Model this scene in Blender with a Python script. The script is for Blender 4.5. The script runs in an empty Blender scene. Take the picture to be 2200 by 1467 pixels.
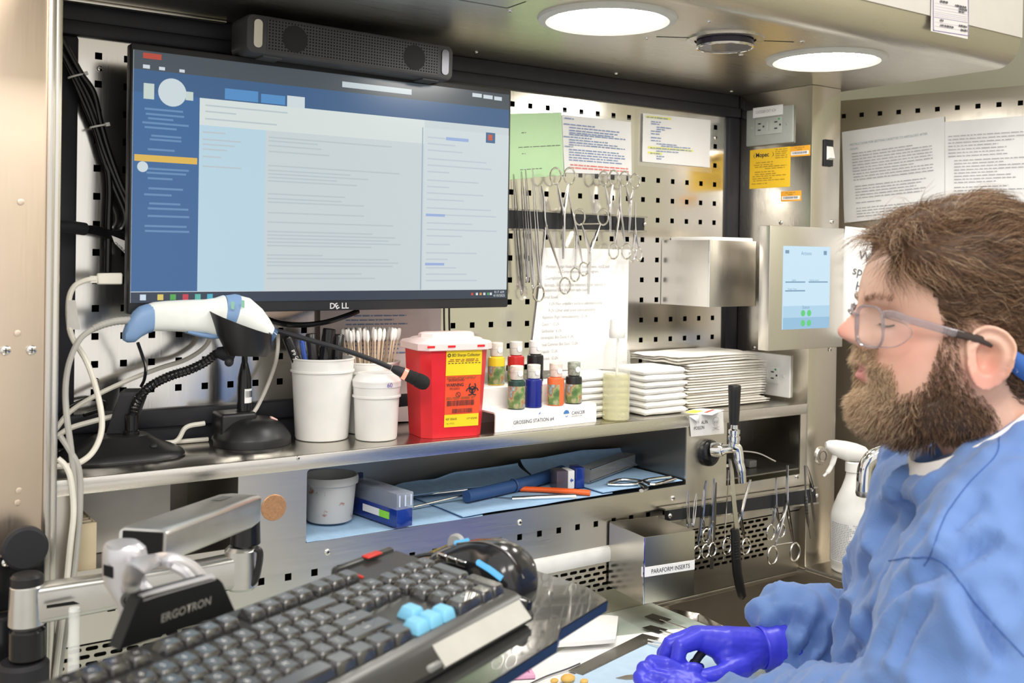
import bpy, bmesh, math, random
import numpy as np
from mathutils import Vector, Matrix, noise as mnoise
R = math.radians
random.seed(7)
SC = bpy.context.scene
COL = SC.collection

# ------------------------------------------------------------------ camera
# World axes: x runs along the back wall, y goes into the wall (pegboard face is y = 0), z is up.
FPX, YAW, PITCH, ROLL = 2262.16, 0.6088965, 0.005126, 0.0150716
CAM = Vector((-0.354934, -1.498226, 0.118395))
CX, CY = 1100.0, 560.73
_f = Vector((math.sin(YAW)*math.cos(PITCH), math.cos(YAW)*math.cos(PITCH), -math.sin(PITCH)))
_r = Vector((math.cos(YAW), -math.sin(YAW), 0)); _u = _r.cross(_f)
RT = math.cos(ROLL)*_r + math.sin(ROLL)*_u
UP = -math.sin(ROLL)*_r + math.cos(ROLL)*_u
FW = _f
cam_d = bpy.data.cameras.new('camera'); cam = bpy.data.objects.new('camera', cam_d); COL.objects.link(cam)
cam.matrix_world = Matrix(((RT.x, UP.x, -FW.x, CAM.x), (RT.y, UP.y, -FW.y, CAM.y), (RT.z, UP.z, -FW.z, CAM.z), (0, 0, 0, 1)))
cam_d.sensor_width = 36; cam_d.lens = 36*FPX/2200
cam_d.shift_x = -(CX-1100)/2200; cam_d.shift_y = (CY-733.5)/2200
cam_d.clip_start = 0.02
cam_d.dof.use_dof = True; cam_d.dof.focus_distance = 1.60; cam_d.dof.aperture_fstop = 7.0
SC.camera = cam

# ------------------------------------------------------------------ world, room light, exposure
wd = bpy.data.worlds.new('world'); SC.world = wd; wd.use_nodes = True
bg = wd.node_tree.nodes['Background']; bg.inputs[0].default_value = (1.0, 0.975, 0.94, 1); bg.inputs[1].default_value = 0.78
def area_light(name, loc, target, sx, sy, power, col=(1, .95, .88)):
    l = bpy.data.lights.new(name, 'AREA'); l.shape = 'RECTANGLE'; l.size = sx; l.size_y = sy; l.energy = power; l.color = col
    o = bpy.data.objects.new(name, l); COL.objects.link(o); o.location = loc
    o.rotation_euler = (Vector(target)-Vector(loc)).to_track_quat('-Z', 'Y').to_euler(); return o
area_light('ceiling_troffer_light', (-.7, -1.9, 1.35), (-.7, -1.89, 0), 1.2, .6, 26)
area_light('ceiling_troffer_light', (1.2, -2.1, 1.35), (1.2, -2.09, 0), 1.2, .6, 20)
LAMP_EMIT = 27.0
SC.view_settings.view_transform = 'Standard'; SC.view_settings.look = 'None'
SC.view_settings.exposure = 0.45; SC.view_settings.gamma = 1.0
SC.view_settings.use_curve_mapping = False

# ------------------------------------------------------------------ pixel -> point on a real plane
def ray(px, py): return (px-CX)/FPX*RT - (py-CY)/FPX*UP + FW
def onx(px, py, X): d = ray(px, py); return CAM + d*((X-CAM.x)/d.x)
def ony(px, py, Y): d = ray(px, py); return CAM + d*((Y-CAM.y)/d.y)
def onz(px, py, Z): d = ray(px, py); return CAM + d*((Z-CAM.z)/d.z)
def at(px, py, D): return CAM + ray(px, py)*D
def onp(px, py, P, n): d = ray(px, py); return CAM + d*((Vector(P)-CAM).dot(n)/d.dot(n))

# ------------------------------------------------------------------ materials
MATS = {}
def nt(name):
    m = bpy.data.materials.new(name); m.use_nodes = True; t = m.node_tree
    return m, t, t.nodes['Principled BSDF']
def noise_node(t, scale, detail=3, stretch=None, coord='Object'):
    tc = t.nodes.new('ShaderNodeTexCoord'); n = t.nodes.new('ShaderNodeTexNoise'); n.inputs['Scale'].default_value = scale; n.inputs['Detail'].default_value = detail
    if stretch:
        mp = t.nodes.new('ShaderNodeMapping'); mp.inputs['Scale'].default_value = stretch
        t.links.new(tc.outputs[coord], mp.inputs[0]); t.links.new(mp.outputs[0], n.inputs['Vector'])
    else: t.links.new(tc.outputs[coord], n.inputs['Vector'])
    return n
def maprange(t, src, a, b, lo=.3, hi=.7):
    mr = t.nodes.new('ShaderNodeMapRange'); mr.inputs[1].default_value = lo; mr.inputs[2].default_value = hi; mr.inputs[3].default_value = a; mr.inputs[4].default_value = b
    t.links.new(src, mr.inputs[0]); return mr.outputs[0]
def mixcol(t, fac, c1, c2):
    mx = t.nodes.new('ShaderNodeMix'); mx.data_type = 'RGBA'; mx.inputs[6].default_value = (*c1, 1); mx.inputs[7].default_value = (*c2, 1)
    t.links.new(fac, mx.inputs[0]); return mx.outputs[2]
def bump(t, p, src, strength=.2, dist=.001):
    b = t.nodes.new('ShaderNodeBump'); b.inputs['Strength'].default_value = strength; b.inputs['Distance'].default_value = dist
    t.links.new(src, b.inputs['Height']); t.links.new(b.outputs[0], p.inputs['Normal'])
def plain(name, col, rough=.5, metal=0, var=.06, vs=30, spec=.5, bmp=0, bs=200, coat=0, trans=0, ior=1.45, sss=0, alpha=1):
    """procedural: base colour with a soft noise variation, optional fine bump"""
    if name in MATS: return MATS[name]
    m, t, p = nt(name)
    p.inputs['Roughness'].default_value = rough; p.inputs['Metallic'].default_value = metal
    p.inputs['Specular IOR Level'].default_value = spec; p.inputs['Coat Weight'].default_value = coat
    p.inputs['Transmission Weight'].default_value = trans; p.inputs['IOR'].default_value = ior; p.inputs['Alpha'].default_value = alpha
    if sss:
        p.inputs['Subsurface Weight'].default_value = sss; p.inputs['Subsurface Radius'].default_value = (.01, .004, .002)
    n = noise_node(t, vs)
    hi = tuple(min(1, c*(1+var)) for c in col); lo = tuple(c*(1-var) for c in col)
    t.links.new(mixcol(t, maprange(t, n.outputs[0], 0, 1), lo, hi), p.inputs['Base Color'])
    if bmp: bump(t, p, noise_node(t, bs, 2).outputs[0], bmp, .0006)
    MATS[name] = m; return m
def steel(name, col=(.66, .63, .58), rough=.3, stretch=(1.5, 60, 60), amp=.1, dirt=.08):
    if name in MATS: return MATS[name]
    m, t, p = nt(name); p.inputs['Metallic'].default_value = 1
    n = noise_node(t, 14, 4, stretch); t.links.new(maprange(t, n.outputs[0], rough-amp*.45, rough+amp*.45), p.inputs['Roughness'])
    n2 = noise_node(t, 4, 5)
    t.links.new(mixcol(t, maprange(t, n2.outputs[0], 0, 1), tuple(c*(1-dirt) for c in col), tuple(min(1, c*(1+dirt)) for c in col)), p.inputs['Base Color'])
    bump(t, p, n.outputs[0], .02, .0002)
    MATS[name] = m; return m
def emis(name, col, s):
    if name in MATS: return MATS[name]
    m, t, p = nt(name); p.inputs['Base Color'].default_value = (.02, .02, .02, 1); p.inputs['Emission Color'].default_value = (*col, 1); p.inputs['Emission Strength'].default_value = s
    p.inputs['Roughness'].default_value = .25
    MATS[name] = m; return m
def glass(name, col=(1, 1, 1), rough=.02, ior=1.3, tint_alpha=None):
    """thin clear plastic / glass: mostly see-through sheet with a glossy skin"""
    if name in MATS: return MATS[name]
    m, t, p = nt(name)
    n = noise_node(t, 40); t.links.new(maprange(t, n.outputs[0], rough, rough+.05), p.inputs['Roughness'])
    p.inputs['Base Color'].default_value = (*col, 1); p.inputs['Alpha'].default_value = .22 if tint_alpha is None else tint_alpha
    p.inputs['IOR'].default_value = ior
    MATS[name] = m; return m
STEEL = steel('brushed_steel'); STEELV = steel('brushed_steel_vertical', (.64, .61, .56), .28, (60, 60, 1.5))
STEELD = steel('dull_steel', (.50, .475, .43), .34); STEELP = steel('pegboard_steel', (.80, .775, .73), .17, (30, 30, 1.5), .05, .04)
CHROME = steel('chrome', (.78, .77, .75), .08, (3, 3, 3), .05, .03); INSTR = steel('instrument_steel', (.72, .70, .67), .2, (8, 8, 8), .1, .12)
BLACK = plain('black_plastic', (.012, .012, .013), .38); BLACKM = plain('black_matte', (.014, .014, .018), .6, bmp=.15)
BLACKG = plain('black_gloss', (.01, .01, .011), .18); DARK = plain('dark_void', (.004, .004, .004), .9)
WHITE = plain('white_plastic', (.86, .85, .82), .38); PAPER = plain('paper_white', (.86, .855, .845), .75, var=.02)
RUBBER = plain('black_rubber', (.016, .017, .02), .55); INK = plain('print_black', (.03, .03, .035), .7); INKG = plain('print_grey', (.33, .33, .35), .8)

# ------------------------------------------------------------------ mesh builder
def ortho(d):
    d = Vector(d).normalized(); a = Vector((0, 0, 1)) if abs(d.z) < .9 else Vector((1, 0, 0))
    x = d.cross(a).normalized(); return x, d.cross(x).normalized()
def spl(pts, n=8):
    """Catmull-Rom through the points"""
    P = [Vector(p) for p in pts]; P = [2*P[0]-P[1]] + P + [2*P[-1]-P[-2]]; out = []
    for i in range(1, len(P)-2):
        for k in range(n):
            t = k/n; a, b, c, d = P[i-1], P[i], P[i+1], P[i+2]
            out.append(.5*((2*b)+(c-a)*t+(2*a-5*b+4*c-d)*t*t+(3*b-a-3*c+d)*t**3))
    out.append(P[-2].copy()); return out
class MB:
    def __init__(s, M=None): s.bm = bmesh.new(); s.M = M or Matrix.Identity(4); s.mi = 0
    def v(s, c): return s.bm.verts.new(s.M @ Vector(c))
    def f(s, vs):
        try: fc = s.bm.faces.new(vs); fc.material_index = s.mi; return fc
        except ValueError: return None
    def poly(s, pts): return s.f([s.v(p) for p in pts])
    def box(s, x0, x1, y0, y1, z0, z1, bev=0, seg=2):
        vs = [s.v((x, y, z)) for x in (x0, x1) for y in (y0, y1) for z in (z0, z1)]
        fs = [s.f([vs[i] for i in q]) for q in ((0, 1, 3, 2), (4, 6, 7, 5), (0, 4, 5, 1), (2, 3, 7, 6), (0, 2, 6, 4), (1, 5, 7, 3))]
        if bev:
            es = list({e for fc in fs for e in fc.edges})
            r = bmesh.ops.bevel(s.bm, geom=es, offset=bev, segments=seg, affect='EDGES', profile=.5)
            for fc in r['faces']: fc.material_index = s.mi
        return s
    def ring(s, c, x, y, r, n): return [s.v(Vector(c)+x*(math.cos(2*math.pi*k/n)*r)+y*(math.sin(2*math.pi*k/n)*r)) for k in range(n)]
    def bridge(s, a, b):
        n = len(a)
        for k in range(n): s.f([a[k], a[(k+1) % n], b[(k+1) % n], b[k]])
    def cyl(s, p0, p1, r0, r1=None, n=20, caps=True):
        r1 = r0 if r1 is None else r1; p0 = Vector(p0); p1 = Vector(p1); x, y = ortho(p1-p0)
        a = s.ring(p0, x, y, r0, n); b = s.ring(p1, x, y, r1, n); s.bridge(a, b)
        if caps: s.f(a[::-1]); s.f(b)
        return s
    def tube(s, pts, r, n=8, caps=True, closed=False, flat=1.0):
        P = [Vector(p) for p in pts]; m = len(P); rs = r if isinstance(r, (list, tuple)) else [r]*m
        x = None; rings = []
        for i in range(m):
            t = (P[(i+1) % m]-P[i-1]) if closed else (P[min(i+1, m-1)]-P[max(i-1, 0)])
            if t.length < 1e-9: t = Vector((0, 0, 1))
            t.normalize()
            if x is None: x, y = ortho(t)
            else:
                x = x-t*x.dot(t)
                if x.length < 1e-6: x, _ = ortho(t)
                x.normalize()
            y = t.cross(x)
            rings.append([s.v(P[i]+x*(math.cos(2*math.pi*k/n)*rs[i])+y*(math.sin(2*math.pi*k/n)*rs[i]*flat)) for k in range(n)])
        for i in range(m-1): s.bridge(rings[i], rings[i+1])
        if closed: s.bridge(rings[-1], rings[0])
        elif caps: s.f(rings[0][::-1]); s.f(rings[-1])
        return s
    def lathe(s, prof, n=32, o=(0, 0, 0), ax=None, sq=None):
        """prof: (radius, height) pairs from bottom to top; ax: direction (default z); sq: optional superellipse power"""
        o = Vector(o); z = Vector(ax).normalized() if ax else Vector((0, 0, 1))
        x, y = ortho(z) if ax else (Vector((1, 0, 0)), Vector((0, 1, 0)))
        prev = None
        for r, h in prof:
            if r < 1e-6: cur = [s.v(o+z*h)]
            else:
                cur = []
                for k in range(n):
                    a = 2*math.pi*k/n; c_, s_ = math.cos(a), math.sin(a); q = 1
                    if sq: q = (abs(c_)**sq+abs(s_)**sq)**(-1/sq)
                    cur.append(s.v(o+x*(c_*r*q)+y*(s_*r*q)+z*h))
            if prev:
                if len(prev) == 1 and len(cur) > 1:
                    for k in range(n): s.f([prev[0], cur[(k+1) % n], cur[k]])
                elif len(cur) == 1 and len(prev) > 1:
                    for k in range(n): s.f([prev[k], prev[(k+1) % n], cur[0]])
                elif len(cur) > 1: s.bridge(prev, cur)
            prev = cur
        return s
    def loft(s, rings, caps=True, closed=False):
        R_ = [[s.v(p) for p in r] for r in rings]
        for a, b in zip(R_, R_[1:]): s.bridge(a, b)
        if closed: s.bridge(R_[-1], R_[0])
        elif caps: s.f(R_[0][::-1]); s.f(R_[-1])
        return s
    def prism(s, poly, a, b, axis='y'):
        """poly of 2-D points extruded between a and b along the axis (y: poly in x,z; z: poly in x,y; x: poly in y,z)"""
        mk = {'y': lambda p, q: (p[0], q, p[1]), 'z': lambda p, q: (p[0], p[1], q), 'x': lambda p, q: (q, p[0], p[1])}[axis]
        A = [s.v(mk(p, a)) for p in poly]; B = [s.v(mk(p, b)) for p in poly]; s.bridge(A, B); s.f(A[::-1]); s.f(B); return s
    def ball(s, c, r, sc=(1, 1, 1), n=16, m=10):
        c = Vector(c); prev = None
        for j in range(m+1):
            th = math.pi*j/m; rr = math.sin(th)*r; h = -math.cos(th)*r
            cur = [s.v(c+Vector((0, 0, h*sc[2])))] if j in (0, m) else [s.v(c+Vector((math.cos(2*math.pi*k/n)*rr*sc[0], math.sin(2*math.pi*k/n)*rr*sc[1], h*sc[2]))) for k in range(n)]
            if prev:
                if len(prev) == 1:
                    for k in range(n): s.f([prev[0], cur[(k+1) % n], cur[k]])
                elif len(cur) == 1:
                    for k in range(n): s.f([prev[k], prev[(k+1) % n], cur[0]])
                else: s.bridge(prev, cur)
            prev = cur
        return s
    def grid(s, fn, nu, nv):
        """fn(u,v) -> point, u and v in 0..1"""
        V = [[s.v(fn(i/nu, j/nv)) for j in range(nv+1)] for i in range(nu+1)]
        for i in range(nu):
            for j in range(nv): s.f([V[i][j], V[i+1][j], V[i+1][j+1], V[i][j+1]])
        return s
    def build(s, name, mats, parent=None, label=None, smooth=35, world=False, kind=None, flip=True):
        if flip: bmesh.ops.recalc_face_normals(s.bm, faces=s.bm.faces[:])
        me = bpy.data.meshes.new(name)
        if world and parent is not None: s.bm.transform(root_matrix(parent).inverted())
        s.bm.to_mesh(me); s.bm.free()
        for m in (mats if isinstance(mats, (list, tuple)) else [mats]): me.materials.append(m)
        if smooth:
            me.polygons.foreach_set('use_smooth', [True]*len(me.polygons)); me.set_sharp_from_angle(angle=R(smooth))
        return link(name, me, parent, label, kind)
def link(name, me, parent=None, label=None, kind=None):
    o = bpy.data.objects.new(name, me); COL.objects.link(o)
    if parent is not None: o.parent = parent
    if label: o['label'] = label
    if kind: o['kind'] = kind
    return o
def root_matrix(o):
    M = o.matrix_basis.copy() if o.rotation_mode else Matrix.Identity(4)
    M = Matrix.LocRotScale(o.location, o.rotation_euler, o.scale)
    return root_matrix(o.parent) @ M if o.parent else M
def tag(o, label, cat, group=None, kind=None):
    o['label'] = label; o['category'] = cat
    if group: o['group'] = group
    if kind: o['kind'] = kind
    return o
def thing(name, label, cat, loc=(0, 0, 0), rz=0, group=None, rot=None):
    o = bpy.data.objects.new(name, None); COL.objects.link(o); o.location = loc; o.rotation_euler = rot if rot else (0, 0, rz); o.empty_display_size = .02
    return tag(o, label, cat, group)
def copy_tree(o, parent=None):
    c = o.copy(); COL.objects.link(c)
    if parent is not None: c.parent = parent
    for ch in [q for q in COL.objects if q.parent == o]: copy_tree(ch, c)
    return c
def basis(o, ex, ey):
    ex = Vector(ex).normalized(); ey = Vector(ey); ey = (ey-ex*ey.dot(ex)).normalized(); ez = ex.cross(ey); o = Vector(o)
    return Matrix(((ex.x, ey.x, ez.x, o.x), (ex.y, ey.y, ez.y, o.y), (ex.z, ey.z, ez.z, o.z), (0, 0, 0, 1)))
def letter(body, size, mat, parent, o, ex, ey, align='LEFT', xs=1.0, bold=0.0, name='lettering', shear=0.0):
    """flat printed lettering: text outline as a mesh lying in the plane through o with axes ex (reading direction) and ey (up)"""
    cu = bpy.data.curves.new(name, 'FONT'); cu.body = body; cu.size = size; cu.align_x = align; cu.offset = bold*size; cu.shear = shear; cu.resolution_u = 3
    ob = bpy.data.objects.new(name, cu); me = bpy.data.meshes.new_from_object(ob); me.name = name
    bpy.data.objects.remove(ob); bpy.data.curves.remove(cu)
    M = basis(o, ex, ey) @ Matrix.Diagonal((xs, 1, 1, 1))
    if parent is not None: M = root_matrix(parent).inverted() @ M
    me.transform(M); me.materials.clear(); me.materials.append(mat)
    return link(name, me, parent)
def print_lines(mat, parent, o, ex, ey, lines, h=.0016, seed=1, name='printed_text', word=.012, gap=.0022):
    """illegibly small print: each line (x, y, length) becomes a run of word-length strips"""
    rnd = random.Random(seed); M = basis(o, ex, ey); b = MB(M)
    for (x, y, L) in lines:
        e = x+L
        while x < e-.001:
            w = min(word*rnd.uniform(.3, 1.3), e-x); b.poly([(x, y, 0), (x+w, y, 0), (x+w, y+h*rnd.uniform(.75, 1.05), 0), (x, y+h, 0)]); x += w+gap
    return b.build(name, mat, parent, smooth=0, world=True, flip=False, kind='stuff')
def sheet(name, mats, parent, fn, nu=12, nv=12, t=.0006, label=None):
    """thin sheet with thickness: fn(u,v) -> point"""
    b = MB(); A = [[Vector(fn(i/nu, j/nv)) for j in range(nv+1)] for i in range(nu+1)]
    n = (A[-1][0]-A[0][0]).cross(A[0][-1]-A[0][0]).normalized()*t
    T = [[b.v(p) for p in r] for r in A]; B = [[b.v(p-n) for p in r] for r in A]
    for i in range(nu):
        for j in range(nv):
            b.f([T[i][j], T[i+1][j], T[i+1][j+1], T[i][j+1]]); b.f([B[i][j], B[i][j+1], B[i+1][j+1], B[i+1][j]])
    for i in range(nu): b.f([T[i][0], B[i][0], B[i+1][0], T[i+1][0]]); b.f([T[i][nv], T[i+1][nv], B[i+1][nv], B[i][nv]])
    for j in range(nv): b.f([T[0][j], T[0][j+1], B[0][j+1], B[0][j]]); b.f([T[nu][j], B[nu][j], B[nu][j+1], T[nu][j+1]])
    return b.build(name, mats, parent, label, world=parent is not None)
def modifiers_apply(o):
    dg = bpy.context.evaluated_depsgraph_get(); me = bpy.data.meshes.new_from_object(o.evaluated_get(dg)); old = o.data
    o.modifiers.clear(); o.data = me; return o
# ================================================================== the setting
ZF = -1.39
def struct(name, b, mat, label=None, smooth=35):
    o = b.build(name, mat, None, label, smooth); o['kind'] = 'structure'; return o
WALLM = plain('painted_wall', (.52, .51, .39), .8, var=.03, vs=6, bmp=.1, bs=400)
struct('floor', MB().box(-4, 4, -5, .35, ZF-.05, ZF), plain('vinyl_floor', (.42, .40, .36), .45, var=.12, vs=14))
struct('wall_back', MB().box(-4, 4, .30, .36, ZF, 2.2), WALLM)
struct('wall_right', MB().box(1.95, 2.02, -5, .30, ZF, 2.2), WALLM)

# ================================================================== the grossing workstation
WS = thing('grossing_workstation', 'stainless steel laboratory workstation with pegboard back, hood, shelf and worktop', 'workstation', (0, 0, ZF))
P = .0381
def slab_with_holes(b, xs, zs, holes, y0, y1):
    """panel in the xz plane between y0 (front) and y1; xs, zs sorted cut lines; holes = set of (i,j) cells left open, with inner walls"""
    F_ = {}; B_ = {}
    def fv(i, j):
        if (i, j) not in F_: F_[i, j] = b.v((xs[i], y0, zs[j]))
        return F_[i, j]
    def bv(i, j):
        if (i, j) not in B_: B_[i, j] = b.v((xs[i], y1, zs[j]))
        return B_[i, j]
    nx, nz = len(xs)-1, len(zs)-1
    solid = lambda i, j: 0 <= i < nx and 0 <= j < nz and (i, j) not in holes
    for i in range(nx):
        for j in range(nz):
            if not solid(i, j): continue
            b.f([fv(i, j), fv(i+1, j), fv(i+1, j+1), fv(i, j+1)]); b.f([bv(i, j), bv(i, j+1), bv(i+1, j+1), bv(i+1, j)])
            for (di, dj, p, q) in ((-1, 0, (i, j), (i, j+1)), (1, 0, (i+1, j+1), (i+1, j)), (0, -1, (i+1, j), (i, j)), (0, 1, (i, j+1), (i+1, j+1))):
                if not solid(i+di, j+dj): b.f([fv(*p), fv(*q), bv(*q), bv(*p)])
def pegboard(b, x0, x1, z0, z1, cx, cz, y0, y1, h=.0094):
    xs = [x0]+[c+s*h/2 for c in cx for s in (-1, 1)]+[x1]; zs = [z0]+[c+s*h/2 for c in cz for s in (-1, 1)]+[z1]
    slab_with_holes(b, xs, zs, {(2*i+1, 2*j+1) for i in range(len(cx)) for j in range(len(cz))}, y0, y1)
b = MB(); pegboard(b, -.028, 1.213, -.105, .406, [P*i for i in range(32)], [P*j for j in range(-2, 11)], 0, .003)
PEG = b.build('pegboard_panel', STEELP, WS, 'steel back panel punched with square holes', smooth=0, world=True)
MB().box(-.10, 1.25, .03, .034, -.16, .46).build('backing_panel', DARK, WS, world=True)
FRAME = plain('black_frame_vinyl', (.016, .016, .022), .5, var=.15, bmp=.2, bs=900)
b = MB()
b.box(-.085, 1.245, -.010, .028, .404, .424, .004); b.box(-.085, 1.245, -.004, .028, .424, .45, .003)
b.build('frame_bar', FRAME, WS, 'black frame bar along the pegboard top', world=True)
MB().box(1.211, 1.245, -.008, .028, -.152, .404, .004).build('frame_bar', FRAME, WS, world=True)
MB().box(-.085, -.026, -.004, .028, -.152, .404, .004).build('frame_bar', FRAME, WS, world=True)
b = MB(); b.box(-.085, 1.245, -.012, .028, -.130, -.104, .004); b.box(-.085, 1.245, -.004, .028, -.153, -.130)
b.build('frame_bar', FRAME, WS, 'black frame bar below the pegboard', world=True)
SCREWM = steel('screw_steel', (.75, .73, .70), .2, (4, 4, 4), .1, .05)
def screw(p, n, parent, r=.0042):
    n = Vector(n).normalized(); x, y = ortho(n); b = MB(); b.lathe([(r, 0), (r, .0006), (r*.8, .0016), (r*.35, .0022), (0, .0022)], 14, p, n); b.mi = 1
    for q in (x, y):
        w = q*r*.5; t = n.cross(q)*r*.1; o = Vector(p)+n*.0023; b.poly([o-w-t, o+w-t, o+w+t, o-w+t])
    return b.build('screw', [SCREWM, DARK], parent, world=True)
for p in ((214, 148), (206, 818), (1537, 296)): screw(ony(*p, 0), (0, -1, 0), PEG)

# ---- hood
HZ = .45
b = MB()
prof = [(.03, HZ), (-.487, HZ)] + [(-.487-.043*math.sin(a), HZ+.043-.043*math.cos(a)) for a in [R(t) for t in range(10, 91, 10)]] + [(-.53, .80), (.03, .80)]
b.prism(prof, -.11, 1.356, 'x')
HOOD = b.build('hood', steel('hood_steel', (.62, .58, .50), .3, (1.2, 40, 40), .07, .06), WS, 'brushed steel hood with a rounded front edge', world=True)
MB().box(-.11, 1.357, -.533, -.530, .497, .80, .001).build('front_panel', plain('hood_steel_glare', (.80, .76, .72), .35, var=.02), HOOD, 'steel front panel of the hood, its overexposure painted pale', world=True)  # stainless face; its overexposed glare is put into the pale base colour
MB().box(-.088, .17, -.022, -.012, .4455, .4499, .001).build('trim_strip', STEEL, WS, world=True)
LENS = emis('lamp_lens', (1.0, .965, .90), LAMP_EMIT)
TRIM = plain('lamp_trim_white', (.62, .62, .58), .5)
for (x, y) in ((.587, -.37), (1.058, -.368)):
    b = MB(); b.lathe([(.080, -.001), (.080, -.004), (.086, -.0065), (.096, -.004), (.098, 0), (.098, .001)], 56, (x, y, HZ))
    tr = b.build('downlight', TRIM, WS, 'round recessed hood lamp with a grey trim ring', world=True)
    MB().lathe([(0, -.0046), (.05, -.0044), (.0805, -.0034), (.0805, .002)], 48, (x, y, HZ)).build('lens', LENS, tr, 'glowing frosted lens', world=True)
# camera port ring in the hood
b = MB(); b.lathe([(.058, 0), (.058, -.0025), (.046, -.0025)], 40, (.815, -.374, HZ))
RG = b.build('camera_port', STEEL, WS, world=True)
MB().lathe([(.040, 0), (.0425, -.001), (.0425, -.011), (.0400, -.011), (.0400, 0)], 40, (.815, -.374, HZ)).build('ring', plain('purple_black', (.03, .022, .04), .3), RG, 'dark lens ring', world=True)
MB().lathe([(.0400, -.0108), (.0428, -.0112), (.0428, -.0138), (.0405, -.0145), (.0395, -.0138), (.0395, -.0108)], 40, (.815, -.374, HZ)).build('rim', CHROME, RG, world=True)
MB().lathe([(0, -.013), (.0395, -.013)], 36, (.815, -.374, HZ)).build('window', glass('port_glass', (.8, .75, .7), .03, 1.45, .35), RG, world=True)
for (x0, y0, x1, y1) in ((.723, -.322, .772, -.352), (.860, -.398, .91, -.425)):
    d = Vector((x1-x0, y1-y0, 0)).normalized()*.0; w = Vector((-(y1-y0), x1-x0, 0)).normalized()*.0016
    a = Vector((x0, y0, HZ-.0004)); c = Vector((x1, y1, HZ-.0004))
    bb = MB(); bb.poly([a-w, c-w, c+w, a+w]); bb.build('slot', DARK, HOOD, world=True)
for p in ((1390, 81), (1524, 45), (1592, 117), (1724, 88), (1096, 22), (1022, 112), (1323, 158), (1571, 196)): screw(onz(*p, HZ), (0, 0, -1), HOOD, .004)
bb = MB(); a = onz(985, 0, HZ-.0004); c = onz(1090, 18, HZ-.0004); e = onz(1130, 4, HZ-.0004)
for q0, q1 in ((a, c), (c, e)):
    w = Vector((-(q1-q0).y, (q1-q0).x, 0)).normalized()*.0008; bb.poly([q0-w, q1-w, q1+w, q0+w])
bb.build('access_panel_seam', DARK, HOOD, world=True)

# ---- right pillar, left post
XP = 1.245
b = MB(); b.box(XP, 1.329, -.188, .03, -.4675, HZ, .002, 2)
PIL = b.build('corner_pillar', steel('pillar_steel', (.66, .62, .55), .24, (60, 60, 1.2), .08, .05), WS, 'brushed steel corner pillar', world=True)
for p in ((1677, 478), (1620, 747)): screw(onx(*p, XP-.0005), (-1, 0, 0), PIL)
for p in ((1788, 476), (1783, 751)): screw(ony(*p, -.1885), (0, -1, 0), PIL)
b = MB(); c = ony(1763, 979, -.188); b.lathe([(.018, 0), (.018, .002), (.016, .005), (.0105, .006), (.0105, .003), (.0085, .003), (.0085, .0055), (0, .006)], 32, c, (0, -1, 0))
b.build('push_button', STEEL, PIL, 'round steel push button', world=True)
LPM = steel('post_panel_steel', (.80, .66, .54), .38, (60, 60, 1.5), .06, .05)
POST = MB().box(-.42, -.1035, -.205, .03, ZF+.55, .80, .0015).build('side_post', LPM, WS, 'warm brushed steel side panel', world=True)
MB().box(-.1035, -.0955, -.209, .03, ZF+.55, .80, .002).build('edge_trim', STEELV, POST, world=True)
MB().box(-.0955, -.0875, -.203, .03, ZF+.55, .80, .002).build('edge_trim', steel('edge_trim_light', (.74, .71, .66), .25, (60, 60, 1.5)), POST, world=True)
for p in ((12, 753), (68, 752)): screw(ony(*p, -.2055), (0, -1, 0), POST, .0056)
for p in ((45, 434), (38, 716), (41, 1054), (38, 1080)):
    c = ony(*p, -.2055); MB().lathe([(.0036, 0), (.0036, .0002), (.003, .0004), (0, .0004)], 14, c, (0, -1, 0)).build('rivet', LPM, POST, world=True)

# ---- shelf and its front
SZ = -.153; SY = -.186
SHELF = MB().box(-.0875, XP, SY, .02, SZ-.0025, SZ, .0008).build('shelf', steel('shelf_steel', (.60, .575, .53), .22, (1.5, 50, 50), .08, .08), WS, 'steel shelf top', world=True)
FPM = steel('front_panel_steel', (.70, .66, .60), .32, (1.2, 60, 60), .08, .05)
b = MB(); xs = [-.0875, -.068, .135, .23, .932, 1.031, 1.228, XP]; zs = [-.306, -.2845, -.2715, -.2635, -.1725, -.1665, SZ]
# cells: columns 1 (left bay), 3 (tool bay), 5 (right bay) are open
hol = {(1, 3), (1, 4), (3, 2), (3, 3), (5, 1), (5, 2), (5, 3)}
slab_with_holes(b, xs, zs, hol, SY, SY+.003)
FRONT = b.build('shelf_front', FPM, WS, 'brushed steel shelf front with three open bays', smooth=0, world=True)
MB().box(-.0875, XP, SY-.0012, SY, SZ-.019, SZ, .0006).build('shelf_lip', steel('lip_steel', (.78, .75, .70), .26, (1.2, 60, 60), .06, .04), FRONT, 'bright rolled front lip', world=True)
for p in ((703, 1186), (1117, 1122), (1446, 1070), (1712, 1025), (640, 984)): screw(ony(*p, SY-.0003), (0, -1, 0), FRONT, .0046 if p[1] > 1000 else .003)
c = ony(588, 1090, SY); b = MB(); b.lathe([(.0172, 0), (.0172, .001), (.0165, .0016), (0, .0016)], 40, c, (0, -1, 0))
b.build('hole_plug', plain('copper_plug', (.50, .27, .14), .45, .6, .15, 300), FRONT, 'round copper coloured hole plug', world=True)
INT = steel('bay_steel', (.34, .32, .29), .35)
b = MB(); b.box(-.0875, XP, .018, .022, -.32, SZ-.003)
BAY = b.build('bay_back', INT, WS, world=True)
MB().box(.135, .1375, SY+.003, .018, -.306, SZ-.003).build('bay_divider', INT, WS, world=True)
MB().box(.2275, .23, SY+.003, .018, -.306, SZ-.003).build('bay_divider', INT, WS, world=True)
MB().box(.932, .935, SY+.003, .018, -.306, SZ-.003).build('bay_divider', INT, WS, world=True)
MB().box(1.028, 1.031, SY+.003, .018, -.306, SZ-.003).build('bay_divider', INT, WS, world=True)
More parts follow.
